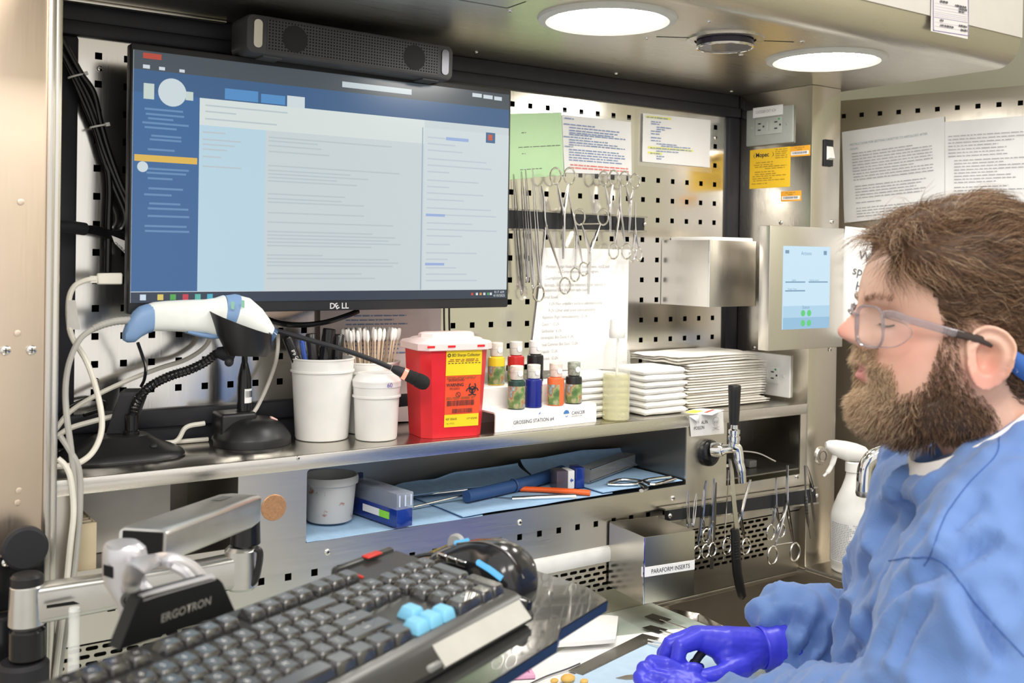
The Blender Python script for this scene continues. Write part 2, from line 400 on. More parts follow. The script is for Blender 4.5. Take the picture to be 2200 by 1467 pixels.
MB().box(-.0875, XP, SY+.003, .018, -.2760, -.2735).build('bay_floor', INT, WS, world=True)
# rounded inner corners of the bays are welded in
b = MB()
def fillet(x, z, sx, sz, r=.008):
    pts = [(x, z)]+[(x+sx*(r-r*math.cos(t)), z+sz*(r-r*math.sin(t))) for t in [R(a) for a in range(0, 91, 15)]]
    b.prism(pts, SY, SY+.003)
fillet(.135, -.1665, -1, -1); fillet(.23, -.1725, 1, -1, .006)
b.build('corner_fillet', FPM, FRONT, world=True)
# ---- lower peg strip, splash strip, slotted vent, worktop
VY = -.172
b = MB(); pegboard(b, -.0875, XP, -.356, -.306, [ony(1159, 1151, VY).x+P*i for i in range(-17, 17) if -.07 < ony(1159, 1151, VY).x+P*i < 1.22], [-.3175], VY, VY+.003)
b.build('lower_peg_strip', FPM, WS, 'lower steel strip with a row of square holes', smooth=0, world=True)
MB().box(-.0875, XP, VY+.012, VY+.015, -.45, -.306).build('void', DARK, WS, world=True)
b = MB(); b.prism([(VY, -.356), (VY-.006, -.3585), (VY-.0085, -.364), (VY-.0085, -.376), (VY-.005, -.3815), (VY, -.3825)], .36, .783, 'x')
b.build('splash_strip', plain('pale_plastic', (.70, .70, .67), .5), WS, 'pale rounded plastic strip', world=True)
def slots(b, x0, x1, zc, rows, pitch=.0192, L=.0150, h=.0050, rp=.0092):
    """staggered rows of round-ended slots as real openings; each cell is split into an upper and a lower n-gon around its slot"""
    for j in range(rows):
        z = zc-j*rp; off = (pitch/2 if j % 2 else 0); n = int((x1-x0-off)/pitch)
        if off: b.poly([(x0, VY, z-rp/2), (x0+off, VY, z-rp/2), (x0+off, VY, z+rp/2), (x0, VY, z+rp/2)])
        xe = x0+off+n*pitch
        if xe < x1-1e-5: b.poly([(xe, VY, z-rp/2), (x1, VY, z-rp/2), (x1, VY, z+rp/2), (xe, VY, z+rp/2)])
        for i in range(n):
            a = x0+off+i*pitch; c = a+pitch/2; r = h/2; hl = L/2-r
            top = [(c+hl+r*math.cos(t), z+r*math.sin(t)) for t in (0, R(45), R(90))]+[(c-hl+r*math.cos(t), z+r*math.sin(t)) for t in (R(90), R(135), R(180))]
            bot = [(c-hl+r*math.cos(t), z+r*math.sin(t)) for t in (R(180), R(225), R(270))]+[(c+hl+r*math.cos(t), z+r*math.sin(t)) for t in (R(270), R(315), R(360))]
            T = [b.v((p[0], VY, p[1])) for p in top]; Bo = [T[-1]]+[b.v((p[0], VY, p[1])) for p in bot[1:-1]]+[T[0]]
            ml = b.v((a, VY, z)); mr = b.v((a+pitch, VY, z))
            b.f([mr, b.v((a+pitch, VY, z+rp/2)), b.v((a, VY, z+rp/2)), ml]+T[::-1]); b.f([ml, b.v((a, VY, z-rp/2)), b.v((a+pitch, VY, z-rp/2)), mr]+Bo[::-1])
            loop = T+Bo[1:-1]; bk = [b.v((q.co.x, VY+.002, q.co.z)) for q in loop]; b.bridge(loop, bk)
b = MB(); slots(b, -.0875, 1.168, -.3628, 8)
b.poly([(1.168, VY, -.4318), (XP, VY, -.4318), (XP, VY, -.3582), (1.168, VY, -.3582)]); b.poly([(-.0875, VY, -.472), (XP, VY, -.472), (XP, VY, -.4318), (-.0875, VY, -.4318)])
b.build('vent_panel', steel('vent_steel', (.56, .52, .45), .34, (1.2, 60, 60), .08, .08), WS, 'slotted steel vent panel above the worktop', smooth=0, world=True, flip=False)
ZW = -.4675
m, t, p_ = nt('worktop_board'); n1 = noise_node(t, 7, 5); n2 = noise_node(t, 60, 3)
c1 = mixcol(t, maprange(t, n1.outputs[0], 0, 1, .42, .68), (.72, .76, .69), (.45, .54, .47))
mx = t.nodes.new('ShaderNodeMix'); mx.data_type = 'RGBA'; t.links.new(maprange(t, n2.outputs[0], 0, .8, .74, .82), mx.inputs[0]); t.links.new(c1, mx.inputs[6]); mx.inputs[7].default_value = (.25, .11, .05, 1)
t.links.new(mx.outputs[2], p_.inputs['Base Color']); p_.inputs['Roughness'].default_value = .3; BOARD = m
MB().box(-.0875, .87, -.64, VY, ZW-.022, ZW, .002).build('worktop', BOARD, WS, 'pale stained worktop board', world=True)
SINKM = steel('sink_steel', (.62, .57, .49), .36, (30, 30, 2), .08, .12)
b = MB(); b.box(.87, XP, -.140, -.134, -.75, -.480); b.box(.864, .87, -.64, -.134, -.75, ZW-.022); b.box(XP-.004, XP, -.64, -.189, -.75, -.4675); b.box(XP-.004, XP, -.189, -.134, -.75, -.468); b.box(.864, XP, -.64, -.134, -.756, -.75); b.box(.864, XP, -.646, -.64, -.75, -.47)
b.box(.87, XP, VY, -.134, -.481, -.473, .001)
b.build('sink_basin', SINKM, WS, 'deep dull steel sink basin', world=True)
b = MB(); q = [onz(1447, 1308, -.50), onz(1503, 1318, -.50), onz(1570, 1352, -.50)]
for i in range(2):
    u0, u1 = q[i], q[i+1]; b.poly([u0, u1, u1-Vector((0, 0, .05)), u0-Vector((0, 0, .05))])
o = b.build('sink_flange', STEELD, WS, world=True); md = o.modifiers.new('s', 'SOLIDIFY'); md.thickness = .0016
MB().box(XP+.002, 1.95, -.64, .03, -.487, -.4625, .002).build('side_ledge', steel('ledge_steel', (.5, .47, .41), .3), WS, 'steel side ledge', world=True)
b = MB(); b.box(-.42, 1.95, -.645, -.640, ZF+.1, -.49); b.box(-.42, 1.95, -.60, .03, ZF, ZF+.1); b.box(-.42, -.0875, -.64, -.21, -.4895, -.4675)
b.build('base_cabinet', STEELD, WS, world=True)
# ---- splayed wing with its own peg row
TH = -.2749; WP = Vector((1.473, -.083, .421)); WD = Vector((-math.sin(TH), -math.cos(TH), 0)); WN = Vector((-math.cos(TH), math.sin(TH), 0))
Mw = Matrix(((WD.x, -WN.x, 0, WP.x), (WD.y, -WN.y, 0, WP.y), (0, 0, 1, 0), (0, 0, 0, 1)))
b = MB(Mw); pegboard(b, -.14, .56, -.4625, .4537, [P*i for i in range(-3, 14)], [.421-P*k for k in range(16, -1, -5)] if 0 else [.421], 0, .003)
WING = b.build('side_wing', steel('wing_steel', (.60, .55, .48), .32, (60, 60, 1.5), .08, .06), WS, 'splayed steel side wing with a row of square holes', smooth=0, world=True)
b = MB(Mw); b.box(-.14, .56, .012, .016, -.4625, .4537); b.build('wing_backing', DARK, WS, world=True)
def wing(px, py, off=0.0): return onp(px, py, WP+WN*off, WN)
def lin(h):
    h = h.lstrip('#'); c = [int(h[i:i+2], 16)/255 for i in (0, 2, 4)]
    return tuple(x/12.92 if x <= .04045 else ((x+.055)/1.055)**2.4 for x in c)
# ================================================================== monitor
MY = -.1005
MON = thing('computer_monitor', 'large widescreen computer monitor showing a blurred records page, mounted on the pegboard', 'monitor', (.315, -.08, .035))
b = MB(); b.box(.0165, .614, -.100, -.078, .035, .386, .003); b.build('housing', plain('monitor_black', (.02, .021, .023), .45, bmp=.1), MON, world=True)
b = MB(); b.box(.14, .50, -.078, -.045, .08, .33, .012); b.box(.25, .39, -.045, -.0005, .15, .27, .004); b.build('wall_mount', BLACK, MON, world=True)
SCR = [ony(x, y, MY) for x, y in ((290, 108), (1097, 203), (1084, 641), (277, 650))]
x0, x1 = (SCR[0].x+SCR[3].x)/2, (SCR[1].x+SCR[2].x)/2; z1, z0 = (SCR[0].z+SCR[1].z)/2, (SCR[2].z+SCR[3].z)/2
SCO = MB().box(x0, x1, MY-.0005, -.098, z0, z1).build('screen', emis('screen_base', lin('c3ced2'), .72), MON, 'lit screen with a blurred page', world=True)
UI = {}
def ui(col):
    if col not in UI: UI[col] = emis('screen_'+col, lin(col), .72)
    return UI[col]
def st(s, t, d=0): return Vector((x0+(x1-x0)*s, MY-.0008-d, z1+(z0-z1)*t))
def rects(name, col, L, d):
    b = MB()
    for (a, c, e, g) in L: b.poly([st(a, c, d), st(e, c, d), st(e, g, d), st(a, g, d)])
    return b.build(name, ui(col), SCO, smooth=0, world=True, flip=False)
rects('title_bar', '3b4650', [(0, 0, 1, .075)], .0001); rects('tab_bar', '2c5682', [(0, .075, 1, .165)], .0001)
rects('sidebar', '2d5f93', [(0, .165, .147, .955)], .0001); rects('side_column', 'b3cfde', [(.147, .275, .305, .955)], .0001)
rects('taskbar', '1d2f45', [(0, .958, 1, 1)], .0001); rects('detail_panel', 'c9d4d8', [(.735, .20, 1, .955)], .0001); rects('header_row', 'd0dad8', [(.147, .165, .735, .275)], .0001)
rects('screen_tab', '4a88c0', [(.205, .115, .285, .160), (.292, .122, .352, .160)], .0002); rects('screen_tab', 'c9d5da', [(.357, .118, .402, .166)], .0002)
rects('highlight_bar', 'd8b04a', [(.004, .412, .143, .438)], .0002); rects('address_field', 'b9c6cc', [(.50, .030, .695, .055)], .0002)
rects('menu_badge', 'b04030', [(.02, .008, .06, .03)], .0002); rects('icon_dot', 'c9d3da', [(.02, .055, .035, .07), (.055, .057, .068, .07), (.10, .058, .112, .07), (.88, .012, .91, .03), (.915, .014, .945, .032), (.95, .016, .975, .034)], .0002)
b = MB(); c = st(.085, .155, .0003); b.f([b.v(c+Vector((math.cos(a)*.0185, 0, math.sin(a)*.0185))) for a in [2*math.pi*k/28 for k in range(28)]])
b.build('avatar', ui('c6d3d8'), SCO, smooth=0, world=True, flip=False); b = MB(); c = st(.022, .46, .0003); b.f([b.v(c+Vector((math.cos(a)*.007, 0, math.sin(a)*.007))) for a in [2*math.pi*k/18 for k in range(18)]]); b.build('avatar', ui('c6d3d8'), SCO, smooth=0, world=True, flip=False)
rects('side_icon', 'c0cfc8', [(.022, .128, .045, .19)], .0003); rects('side_icon', 'c0cfc8', [(.115, .145, .132, .18)], .0003)
rnd = random.Random(3); L = [(.02+rnd.uniform(0, .02), t, .075+rnd.uniform(.01, .055), t+.008) for t in [.225, .245, .262, .28, .298, .33, .345, .385, .462, .478, .50, .54, .565, .60, .62, .65, .69, .71]]
rects('sidebar_text', '5c86b2', L, .0002)
L = [(.312, t, .312+rnd.uniform(.1, .36), t+.006) for t in [.30, .315, .335, .36, .42, .44, .455, .47, .485, .54, .56, .575, .62, .66, .70, .715, .73, .745, .76, .80, .815, .83, .845, .88, .90]]+[(.155, t, .155+rnd.uniform(.04, .1), t+.006) for t in [.30, .33, .35, .37, .40, .44]]+[(.16, t, .16+rnd.uniform(.06, .2), t+.006) for t in [.19, .215, .245]]
rects('body_text', 'b4c0c6', L, .0002)
L = [(.745, t, .745+rnd.uniform(.06, .22), t+.006) for t in [.24, .27, .30, .34, .37, .40, .44, .47, .50, .53, .57, .60, .64, .67, .70, .74, .78, .81, .85, .88, .91]]
rects('panel_text', 'b7c3cd', L, .0002); [rects('panel_heading', '93aad6', [q_], .0003) for q_ in ((.742, .60, .80, .612), (.742, .83, .80, .842), (.80, .235, .87, .25))]
rects('page_icon', '39608a', [(.925, .165+.03, .955, .245)], .0003); rects('page_icon', 'c05038', [(.932, .205, .946, .232)], .0004)
rects('scroll_edge', '93a7bd', [(.728, .2, .731, .955)], .0003)
for s, col in ((.020, 'c8d8e8'), (.058, 'd8c060'), (.086, '4aa04a'), (.114, 'c03048'), (.142, '50b0a0'), (.170, '40a8c0')): rects('taskbar_icon', col, [(s, .967, s+.013, .990)], .0003)
for s, col in ((.885, 'c04030'), (.900, 'd0d8dc'), (.912, 'd09040'), (.924, 'd0d8dc'), (.936, '40a060'), (.945, 'd0d8dc')): rects('tray_icon', col, [(s, .972, s+.007, .984)], .0003)
letter('9:17 AM', .0056, ui('d8dde0'), SCO, st(.992, .9755, .0004), (1, 0, 0), (0, 0, 1), 'RIGHT'); letter('4/10/2025', .0056, ui('d8dde0'), SCO, st(.995, .992, .0004), (1, 0, 0), (0, 0, 1), 'RIGHT')
LOGO = plain('logo_silver', (.55, .56, .58), .4)
c = ony(708, 663, -.1003); letter('D', .0118, LOGO, MON, c, (1, 0, 0), (0, 0, 1), bold=.02); letter('E', .0118, LOGO, MON, c+Vector((.0108, 0, -.0014)), Vector((1, 0, .55)), Vector((-.55, 0, 1)), bold=.025, xs=1.0)
letter('LL', .0118, LOGO, MON, c+Vector((.0188, 0, 0)), (1, 0, 0), (0, 0, 1), bold=.02)
# ================================================================== sound bar
sb = thing('sound_bar', 'dark grey perforated sound bar clipped to the monitor top', 'speaker', (.325, -.108, .386), rot=(0, R(.85), 0))
GREY = plain('speaker_grey', (.050, .050, .052), .55, bmp=.2, bs=600); GR2 = plain('speaker_grille', (.034, .034, .036), .6)
def rrect(w, h, r, n=5):
    out = []
    for cx, cz, a0 in ((w-r, h-r, 0), (-w+r, h-r, 90), (-w+r, -h+r, 180), (w-r, -h+r, 270)):
        out += [(cx+r*math.cos(R(a0+90*k/n)), cz+r*math.sin(R(a0+90*k/n))) for k in range(n+1)]
    return out
b = MB(Matrix.Translation((-.006, 0, .024)))
b.loft([[(x*s, y, z*s2) for x, z in rrect(.163, .0265, .010)] for y, s, s2 in ((.040, .95, .85), (.028, 1, 1), (-.020, 1, 1), (-.026, .99, .96), (-.028, .965, .88))])
body = b.build('case', GREY, sb)
# perforated grille: a proud sheet with real holes, denser discs over the two drivers
b = MB(Matrix.Translation((-.006, -.0286, .024)))
nx, nz = 118, 20; px_, pz_ = .268/nx, .042/nz
V = {}
def gv(i, j):
    if (i, j) not in V: V[i, j] = b.v((-.134+i*px_, 0, -.021+j*pz_))
    return V[i, j]
for i in range(nx):
    for j in range(nz):
        if i % 2 == 1 and j % 2 == 1: continue
        b.f([gv(i, j), gv(i+1, j), gv(i+1, j+1), gv(i, j+1)])
b.build('grille', GREY, body, smooth=0); MB(Matrix.Translation((-.006, -.0282, .024))).box(-.134, .134, 0, .0002, -.021, .021).build('grille_void', DARK, body)
for sx in (-.094, .094):
    MB(Matrix.Translation((-.006+sx, -.0288, .024))).lathe([(0, .0002), (.0185, .0001)], 32, (0, 0, 0), (0, -1, 0)).build('driver_cone', plain('driver_dark', (.015, .015, .016), .8), body)
b = MB(Matrix.Translation((-.006-.147, -.0285, .024))); b.loft([[(x, y, z) for x, z in rrect(.006, .019, .0055)] for y in (0, -.001)]); b.build('end_badge', CHROME, body, 'bright chrome end badge')
b = MB(Matrix.Translation((-.006+.147, -.0285, .024))); b.loft([[(x, y, z) for x, z in rrect(.006, .019, .0055)] for y in (0, -.001)]); b.build('end_badge', plain('badge_dark', (.06, .06, .07), .3, .6), body)
for x in (-.128, .122): MB().box(x-.014, x+.014, -.020, .02, -.005, .003, .001).build('mount_clip', GREY, sb)

# ================================================================== keyboard tray, keyboard, mouse
KE1 = Vector((.909, .416, -.009)).normalized(); KN = Vector((.056, -.100, .993)); KN = (KN-KE1*KN.dot(KE1)).normalized(); KE2 = KN.cross(KE1)
KO = Vector((.0591, -.6945, -.175))
KM = Matrix(((KE1.x, KE2.x, KN.x, KO.x), (KE1.y, KE2.y, KN.y, KO.y), (KE1.z, KE2.z, KN.z, KO.z), (0, 0, 0, 1)))
def kthing(name, label, cat, x, y, z):
    o = thing(name, label, cat); M = KM @ Matrix.Translation((x, y, z)); o.location = M.translation; o.rotation_euler = M.to_euler(); return o
TZ = -.034
tray = kthing('keyboard_tray', 'black keyboard tray on the swing arm, holding keyboard and mouse', 'tray', 0, 0, TZ)
TRM = plain('tray_black', (.045, .046, .043), .12, var=.2, vs=14, coat=.8)
b = MB(); poly = [(-.34, .085), (.262, .085), (.262, -.085), (.246, -.116), (.146, -.116), (.122, -.1255), (-.34, -.1255)]
b.prism(poly, -.011, 0, 'z'); tb = b.build('board', TRM, tray)
b = MB(); poly2 = [(-.34, -.1255), (.122, -.1255), (.146, -.116), (.246, -.116), (.262, -.085)]
for (a, c) in zip(poly2, poly2[1:]): d = Vector((c[1]-a[1], a[0]-c[0])).normalized()*-.0012; b.poly([(a[0]-d.x*0, a[1]-.0006, -.0115), (c[0], c[1]-.0006, -.0115), (c[0], c[1]-.0006, -.0012), (a[0], a[1]-.0006, -.0012)])
b.build('edge_band', plain('navy_edge', (.012, .028, .075), .35), tray, 'navy blue edge band')
kb = kthing('computer_keyboard', 'black full-size keyboard with four light blue arrow keys', 'keyboard', 0, 0, TZ+.001)
KZ = .033   # key tops above the keyboard's underside
CASE = plain('keyboard_case', (.035, .035, .033), .3, var=.1); CASE2 = plain('keyboard_silver', (.62, .62, .58), .25, .3)
U = .01905
def kx(u): return (u-16)*U
def ky(r): return -(r-3)*U
b = MB()
prof = [(ky(-.9), .006), (ky(-.9), KZ-.016), (ky(-.55), KZ-.008), (ky(6.75), KZ-.009), (ky(7.25), KZ-.013), (ky(7.9), KZ-.024), (ky(7.9), .004), (ky(7.6), .002)]
b.prism(prof, kx(-.45), kx(23.0), 'x'); cs = b.build('case', CASE, kb)
b = MB(); q0, q1 = (ky(7.22), KZ-.0115), (ky(7.95), KZ-.0245)
b.prism([(q0[0], q0[1]), (q1[0]-.001, q1[1]), (q1[0]+.002, q1[1]-.004)], kx(15.3), kx(22.6), 'x'); b.build('front_trim', CASE2, kb, 'bright silver front trim')
MB().box(kx(22.6), kx(23.3), ky(7.7), ky(5.2), .002, KZ-.012, .004).build('corner_cap', BLACKG, kb)
MB().box(kx(14.2), kx(15.3), ky(7.9), ky(7.0), .004, KZ-.02, .003).build('trim_end', plain('trim_grey', (.2, .2, .19), .35), kb)
# raised back hump with red accents
b = MB(); b.box(kx(18.2), kx(22.9), ky(-.5), ky(-.95), .01, KZ-.004, .004); b.build('back_ridge', CASE, kb)
MB().box(kx(20.4), kx(21.6), ky(-.35), ky(-.8), KZ-.0045, KZ-.0025, .001).build('accent', plain('red_accent', (.55, .03, .02), .35), kb, 'red accent')
MB().box(kx(18.55), kx(18.75), ky(.75), ky(.2), KZ-.0085, KZ-.0065, .0008).build('accent', MATS['red_accent'], kb)
KEYM = plain('key_black', (.030, .029, .029), .20, var=.12, vs=90, spec=.9, coat=.9); KEYB = plain('key_blue', (.20, .52, .74), .45); LEG = plain('key_legend', (.75, .75, .76), .4)
KEYMESH = {}
def key_mesh(w, h, blue=False):
    k = (w, h, blue)
    if k not in KEYMESH:
        b = MB(); W, H = (w*U-.0012)/2, (h*U-.0012)/2
        def rr(x, y, r=.0016): return [(cx+r*math.cos(a), cy+r*math.sin(a)) for cx, cy, s in ((x-r, y-r, 0), (-x+r, y-r, 90), (-x+r, -y+r, 180), (x-r, -y+r, 270)) for a in (R(s), R(s+45), R(s+90))]
        rg = [[(x, y, -.0088) for x, y in rr(W, H)], [(x, y, -.0060) for x, y in rr(W-.0004, H-.0004)], [(x, y, -.0008) for x, y in rr(W-.0022, H-.0020)], [(x, y+.0002, 0) for x, y in rr(W-.0029, H-.0027)]]
        Rr = [[b.v(p) for p in r] for r in rg]
        for a, c in zip(Rr, Rr[1:]): b.bridge(a, c)
        b.f(Rr[-1]); b.f(Rr[0][::-1]); o = b.build('key', KEYB if blue else KEYM); KEYMESH[k] = o.data; bpy.data.objects.remove(o)
    return KEYMESH[k]
def key(cx, cy, w=1, h=1, leg='', blue=False):
    o = link('key', key_mesh(w, h, blue), kb); o.location = (kx(cx), ky(cy), KZ)
    if blue: o['label'] = 'light blue arrow key'
    if leg:
        cu = bpy.data.curves.new('legend', 'FONT'); cu.body = leg; cu.size = .0062 if len(leg) == 1 else .0036; cu.align_x = 'CENTER'; cu.resolution_u = 2
        ob = bpy.data.objects.new('legend', cu); me = bpy.data.meshes.new_from_object(ob); bpy.data.objects.remove(ob)
        me.transform(Matrix.Translation((-.001, -.0012, .0002))); me.materials.clear(); me.materials.append(LEG); link('legend', me, o)
key(.5, .5, leg='Esc')
for g, x in enumerate((2.5, 7, 11.5)):
    for i in range(4): key(x+i, .5, leg='F%d' % (g*4+i+1))
for i in range(3): key(15.75+i, .5); key(15.75+i, 2, leg=('Ins', 'Hm', 'PU')[i]); key(15.75+i, 3, leg=('Del', 'End', 'PD')[i])
for i, c in enumerate('`1234567890-='): key(.5+i, 2, leg=c)
key(14, 2, 2); key(.75, 3, 1.5, leg='Tab')
for i, c in enumerate('QWERTYUIOP[]'): key(2+i, 3, leg=c)
key(14.25, 3, 1.5); key(.875, 4, 1.75)
for i, c in enumerate("ASDFGHJKL;'"): key(2.25+i, 4, leg=c)
key(13.875, 4, 2.25, leg='Enter'); key(1.125, 5, 2.25)
for i, c in enumerate('ZXCVBNM,./'): key(2.75+i, 5, leg=c)
key(13.625, 5, 2.75, leg='Shift')
for x, w in ((.625, 1.25), (1.875, 1.25), (3.125, 1.25), (6.875, 6.25), (10.625, 1.25), (11.875, 1.25), (13.125, 1.25), (14.375, 1.25)): key(x, 6, w)
for x, y in ((16.75, 5), (15.75, 6), (16.75, 6), (17.75, 6)): key(x, y, blue=True)
for r in range(4):
    for i in range(4):
        if i == 3 and r in (2, 3): continue
        if i == 3 and r == 1: key(22, 3.5, 1, 2); continue
        key(19+i, 2+r, leg=('', '7', '4', '1')[r] if i == 0 else (('/', '8', '5', '2')[r] if i == 1 else (('*', '9', '6', '3')[r] if i == 2 else '-')))
key(19.5, 6, 2, leg='0'); key(21, 6, leg='.'); key(22, 5.5, 1, 2)
# mouse
ms = kthing('computer_mouse', 'black gaming mouse with glowing light blue strips on the tray corner', 'mouse', .198, .004, TZ+.0003)
MSM = plain('mouse_black', (.016, .016, .018), .2, coat=.4)
def mouse_pt(u, v):   # u along the length (0 rear .. 1 nose), v around (0..1 across the back)
    y = -.056+.106*u; w = .033*(1-.22*math.sin(math.pi*min(1, max(0, (u-.30)/.5)))**2)*(1-max(0, .16-u)**2*18)*(1-max(0, u-.88)**2*14)
    hgt = .040*(math.sin(math.pi*(.12+.80*(1-u)**.85)))**.75
    hgt = .041*max(.0, 1-((u-.36)/.70)**2)**.6 if u < .36 else .041*(1-.62*((u-.36)/.64)**1.7)
    if u < .36: hgt = .041*max(.12, (1-((.36-u)/.37)**2.4))**.55
    a = math.pi*v; return Vector((-w*math.cos(a)*(1+.0*math.sin(a)), y, .002+hgt*math.sin(a)**.62))
b = MB(); rings = []
for i in range(25):
    u = i/24; rings.append([mouse_pt(u, j/16) for j in range(17)]+[Vector((mouse_pt(u, 1).x*.96, mouse_pt(u, 1).y, 0)), Vector((mouse_pt(u, 0).x*.96, mouse_pt(u, 0).y, 0))])
b.loft(rings); mb_ = b.build('shell', MSM, ms)
GLOW = emis('led_blue', (.10, .42, .72), 1.0)
def strip(name, uv, w, mat, lbl=None, up=.0012):
    b = MB(); P_ = []
    for (u, v) in uv: p = mouse_pt(u, v); P_.append(Vector((p.x*1.01, p.y, p.z*1.01+up*.3)))
    b.tube(spl(P_, 6), w, 6); return b.build(name, mat, ms, lbl)
strip('light_strip', [(.14, .10), (.28, .115), (.44, .13)], .0030, GLOW, 'glowing light blue strip')
strip('light_strip', [(.70, .46), (.84, .46)], .0026, GLOW, 'glowing light blue strip')
strip('side_seam', [(.02, .34), (.2, .36), (.5, .38), (.8, .42)], .0010, plain('seam_grey', (.25, .25, .25), .3, .8)); strip('side_seam', [(.05, .68), (.4, .70), (.7, .72)], .0010, MATS['seam_grey'])
strip('side_accent', [(.72, .74), (.97, .70)], .0024, MATS['red_accent'], 'red side accent')
b = MB(Matrix.Translation((0, .034, .026))); b.lathe([(0, -.0035), (.009, -.0035), (.0105, -.0015), (.0105, .0015), (.009, .0035), (0, .0035)], 20, (0, 0, 0), (1, 0, 0)); b.build('scroll_wheel', plain('wheel_grey', (.35, .35, .34), .4), ms)
for yb in (.030, .018, .006): MB(Matrix.Translation((-.0315, yb, .021))).box(-.0022, .0022, -.0055, .0055, -.003, .003, .0012).build('side_button', CHROME, ms)
MB().tube(spl([(0, .048, .008), (0, .066, .006), (-.02, .076, .004)], 6), .0022, 8).build('cord', RUBBER, ms)
# ================================================================== swing arm that carries the tray
ARM = thing('swing_arm', 'silver articulated arm with black bracket plate carrying the keyboard tray', 'mounting arm', (-.12, -.24, ZW))
ALU = plain('cast_aluminium', (.62, .61, .58), .28, .9, .08, 20, bmp=.08, bs=700); ALU2 = plain('painted_silver', (.60, .59, .62), .34, .6, .06, 20)
def vcyl(name, px, py0, py1, D, r, mat, parent, r2=None, n=32):
    p0 = at(px, py1, D); p1 = at(px, py0, D); p1.x, p1.y = p0.x, p0.y
    h = p1.z-p0.z; e = min(.004, h*.2); b = MB(); b.lathe([(0, 0), (r-e, 0), (r, e), ((r2 or r), h-e), ((r2 or r)-e, h), (0, h)], n, p0); return b.build(name, mat, parent, world=True)
# base bracket on the side post
b = MB(); b.box(-.20, -.103, -.226, -.206, -.285, -.222, .006); b.box(-.172, -.104, -.246, -.226, -.40, -.283, .006); bkt = b.build('post_bracket', BLACKG, ARM, world=True)
c = ony(52, 1175, -.228); MB().lathe([(.024, 0), (.024, .008), (.021, .011), (0, .011)], 36, c, (0, -1, 0)).build('clamp_disc', BLACKM, ARM, world=True)
screw(ony(14, 1208, -.2275), (0, -1, 0), ARM, .005)
D0 = 1.12
vcyl('pivot_collar', 58, 1232, 1262, D0, .0165, BLACK, ARM); vcyl('pivot_barrel', 58, 1250, 1347, D0, .0188, ALU, ARM, .0175); vcyl('pivot_base', 58, 1345, 1418, D0, .0180, BLACKG, ARM)
vcyl('pivot_foot', 48, 1418, 1560, D0, .026, BLACKM, ARM)
def beam(name, secs, mat, parent, up=None):
    """secs: (centre, half width vector, half height vector, corner) rounded-rectangle sections lofted together"""
    b = MB(); rg = []
    for c, wv, hv in secs: rg.append([c+wv*x+hv*z for x, z in rrect(1, 1, .32, 4)])
    b.loft(rg); return b.build(name, mat, parent, world=True)
J0 = at(62, 1298, D0); J1 = at(522, 1222, 1.235)
d = (J1-J0); d.z = 0; sd = Vector((-d.y, d.x, 0)).normalized(); Z = Vector((0, 0, 1))
beam('lower_arm', [(J0+(J1-J0)*t, sd*w, Z*h) for t, w, h in ((0, .015, .0195), (.25, .014, .0185), (.5, .0135, .017), (.80, .0135, .017), (1, .0145, .019))], ALU, ARM)
b = MB(); q = [ony_ for ony_ in (at(100, 1300, 1.107), at(158, 1291, 1.118), at(172, 1297, 1.12), at(100, 1307, 1.107))]; b.poly(q); o = b.build('cable_slot', DARK, ARM, world=True)
b = MB(); b.tube([J0+Vector((0, 0, -.021)), J0+(J1-J0)*.5+Vector((0, 0, -.0185)), J1+Vector((0, 0, -.0205))], .0022, 6); b.build('underside_strip', BLACK, ARM, world=True)
vcyl('elbow_barrel', 518, 1172, 1264, 1.235, .0195, ALU, ARM); vcyl('elbow_cap', 527, 1068, 1174, 1.235, .0175, BLACKG, ARM, .0155)
b = MB(); p = at(549, 1190, 1.225); b.tube(spl([at(548, 1178, 1.222), at(558, 1185, 1.222), at(556, 1215, 1.224), at(545, 1250, 1.226), at(512, 1264, 1.226)], 6), [.004]*12+[.004]*13, 8); b.build('elbow_lever', BLACK, ARM, world=True)
A0 = at(522, 1092, 1.215); A1 = at(306, 1172, .985)
dv = (A1-A0).normalized(); sv = dv.cross(Z).normalized(); hv = sv.cross(dv).normalized()
beam('upper_arm', [(A0+(A1-A0)*t, sv*w, hv*h) for t, w, h in ((-.03, .012, .010), (0, .0215, .0165), (.1, .0235, .0185), (.5, .0245, .0175), (.97, .025, .0165), (1.0, .024, .0155))], ALU, ARM)
bb = MB(); c = A0+(A1-A0)*.22+hv*.0185; bb.poly([c+dv*.016+sv*.010, c-dv*.016+sv*.010, c-dv*.016-sv*.002, c+dv*.016-sv*.002]); bb.build('arm_window', plain('slot_grey', (.28, .29, .28), .3, .7), ARM, world=True)
bb = MB(); bb.tube([A0+(A1-A0)*.08-hv*.021, A0+(A1-A0)*.97-hv*.0195], .004, 8); bb.build('arm_rail', plain('rail_dark', (.10, .10, .10), .3, .8), ARM, world=True)
bb = MB(); c = A1; e = c+dv*.0012; bb.poly([e+sv*.020+hv*.013, e-sv*.020+hv*.013, e-sv*.020-hv*.010, e+sv*.020-hv*.010]); bb.build('arm_end_void', DARK, ARM, world=True)
MB().lathe([(.006, 0), (.006, .002), (0, .002)], 20, at(510, 1085, 1.19), -FW).build('pivot_pin', CHROME, ARM, world=True)
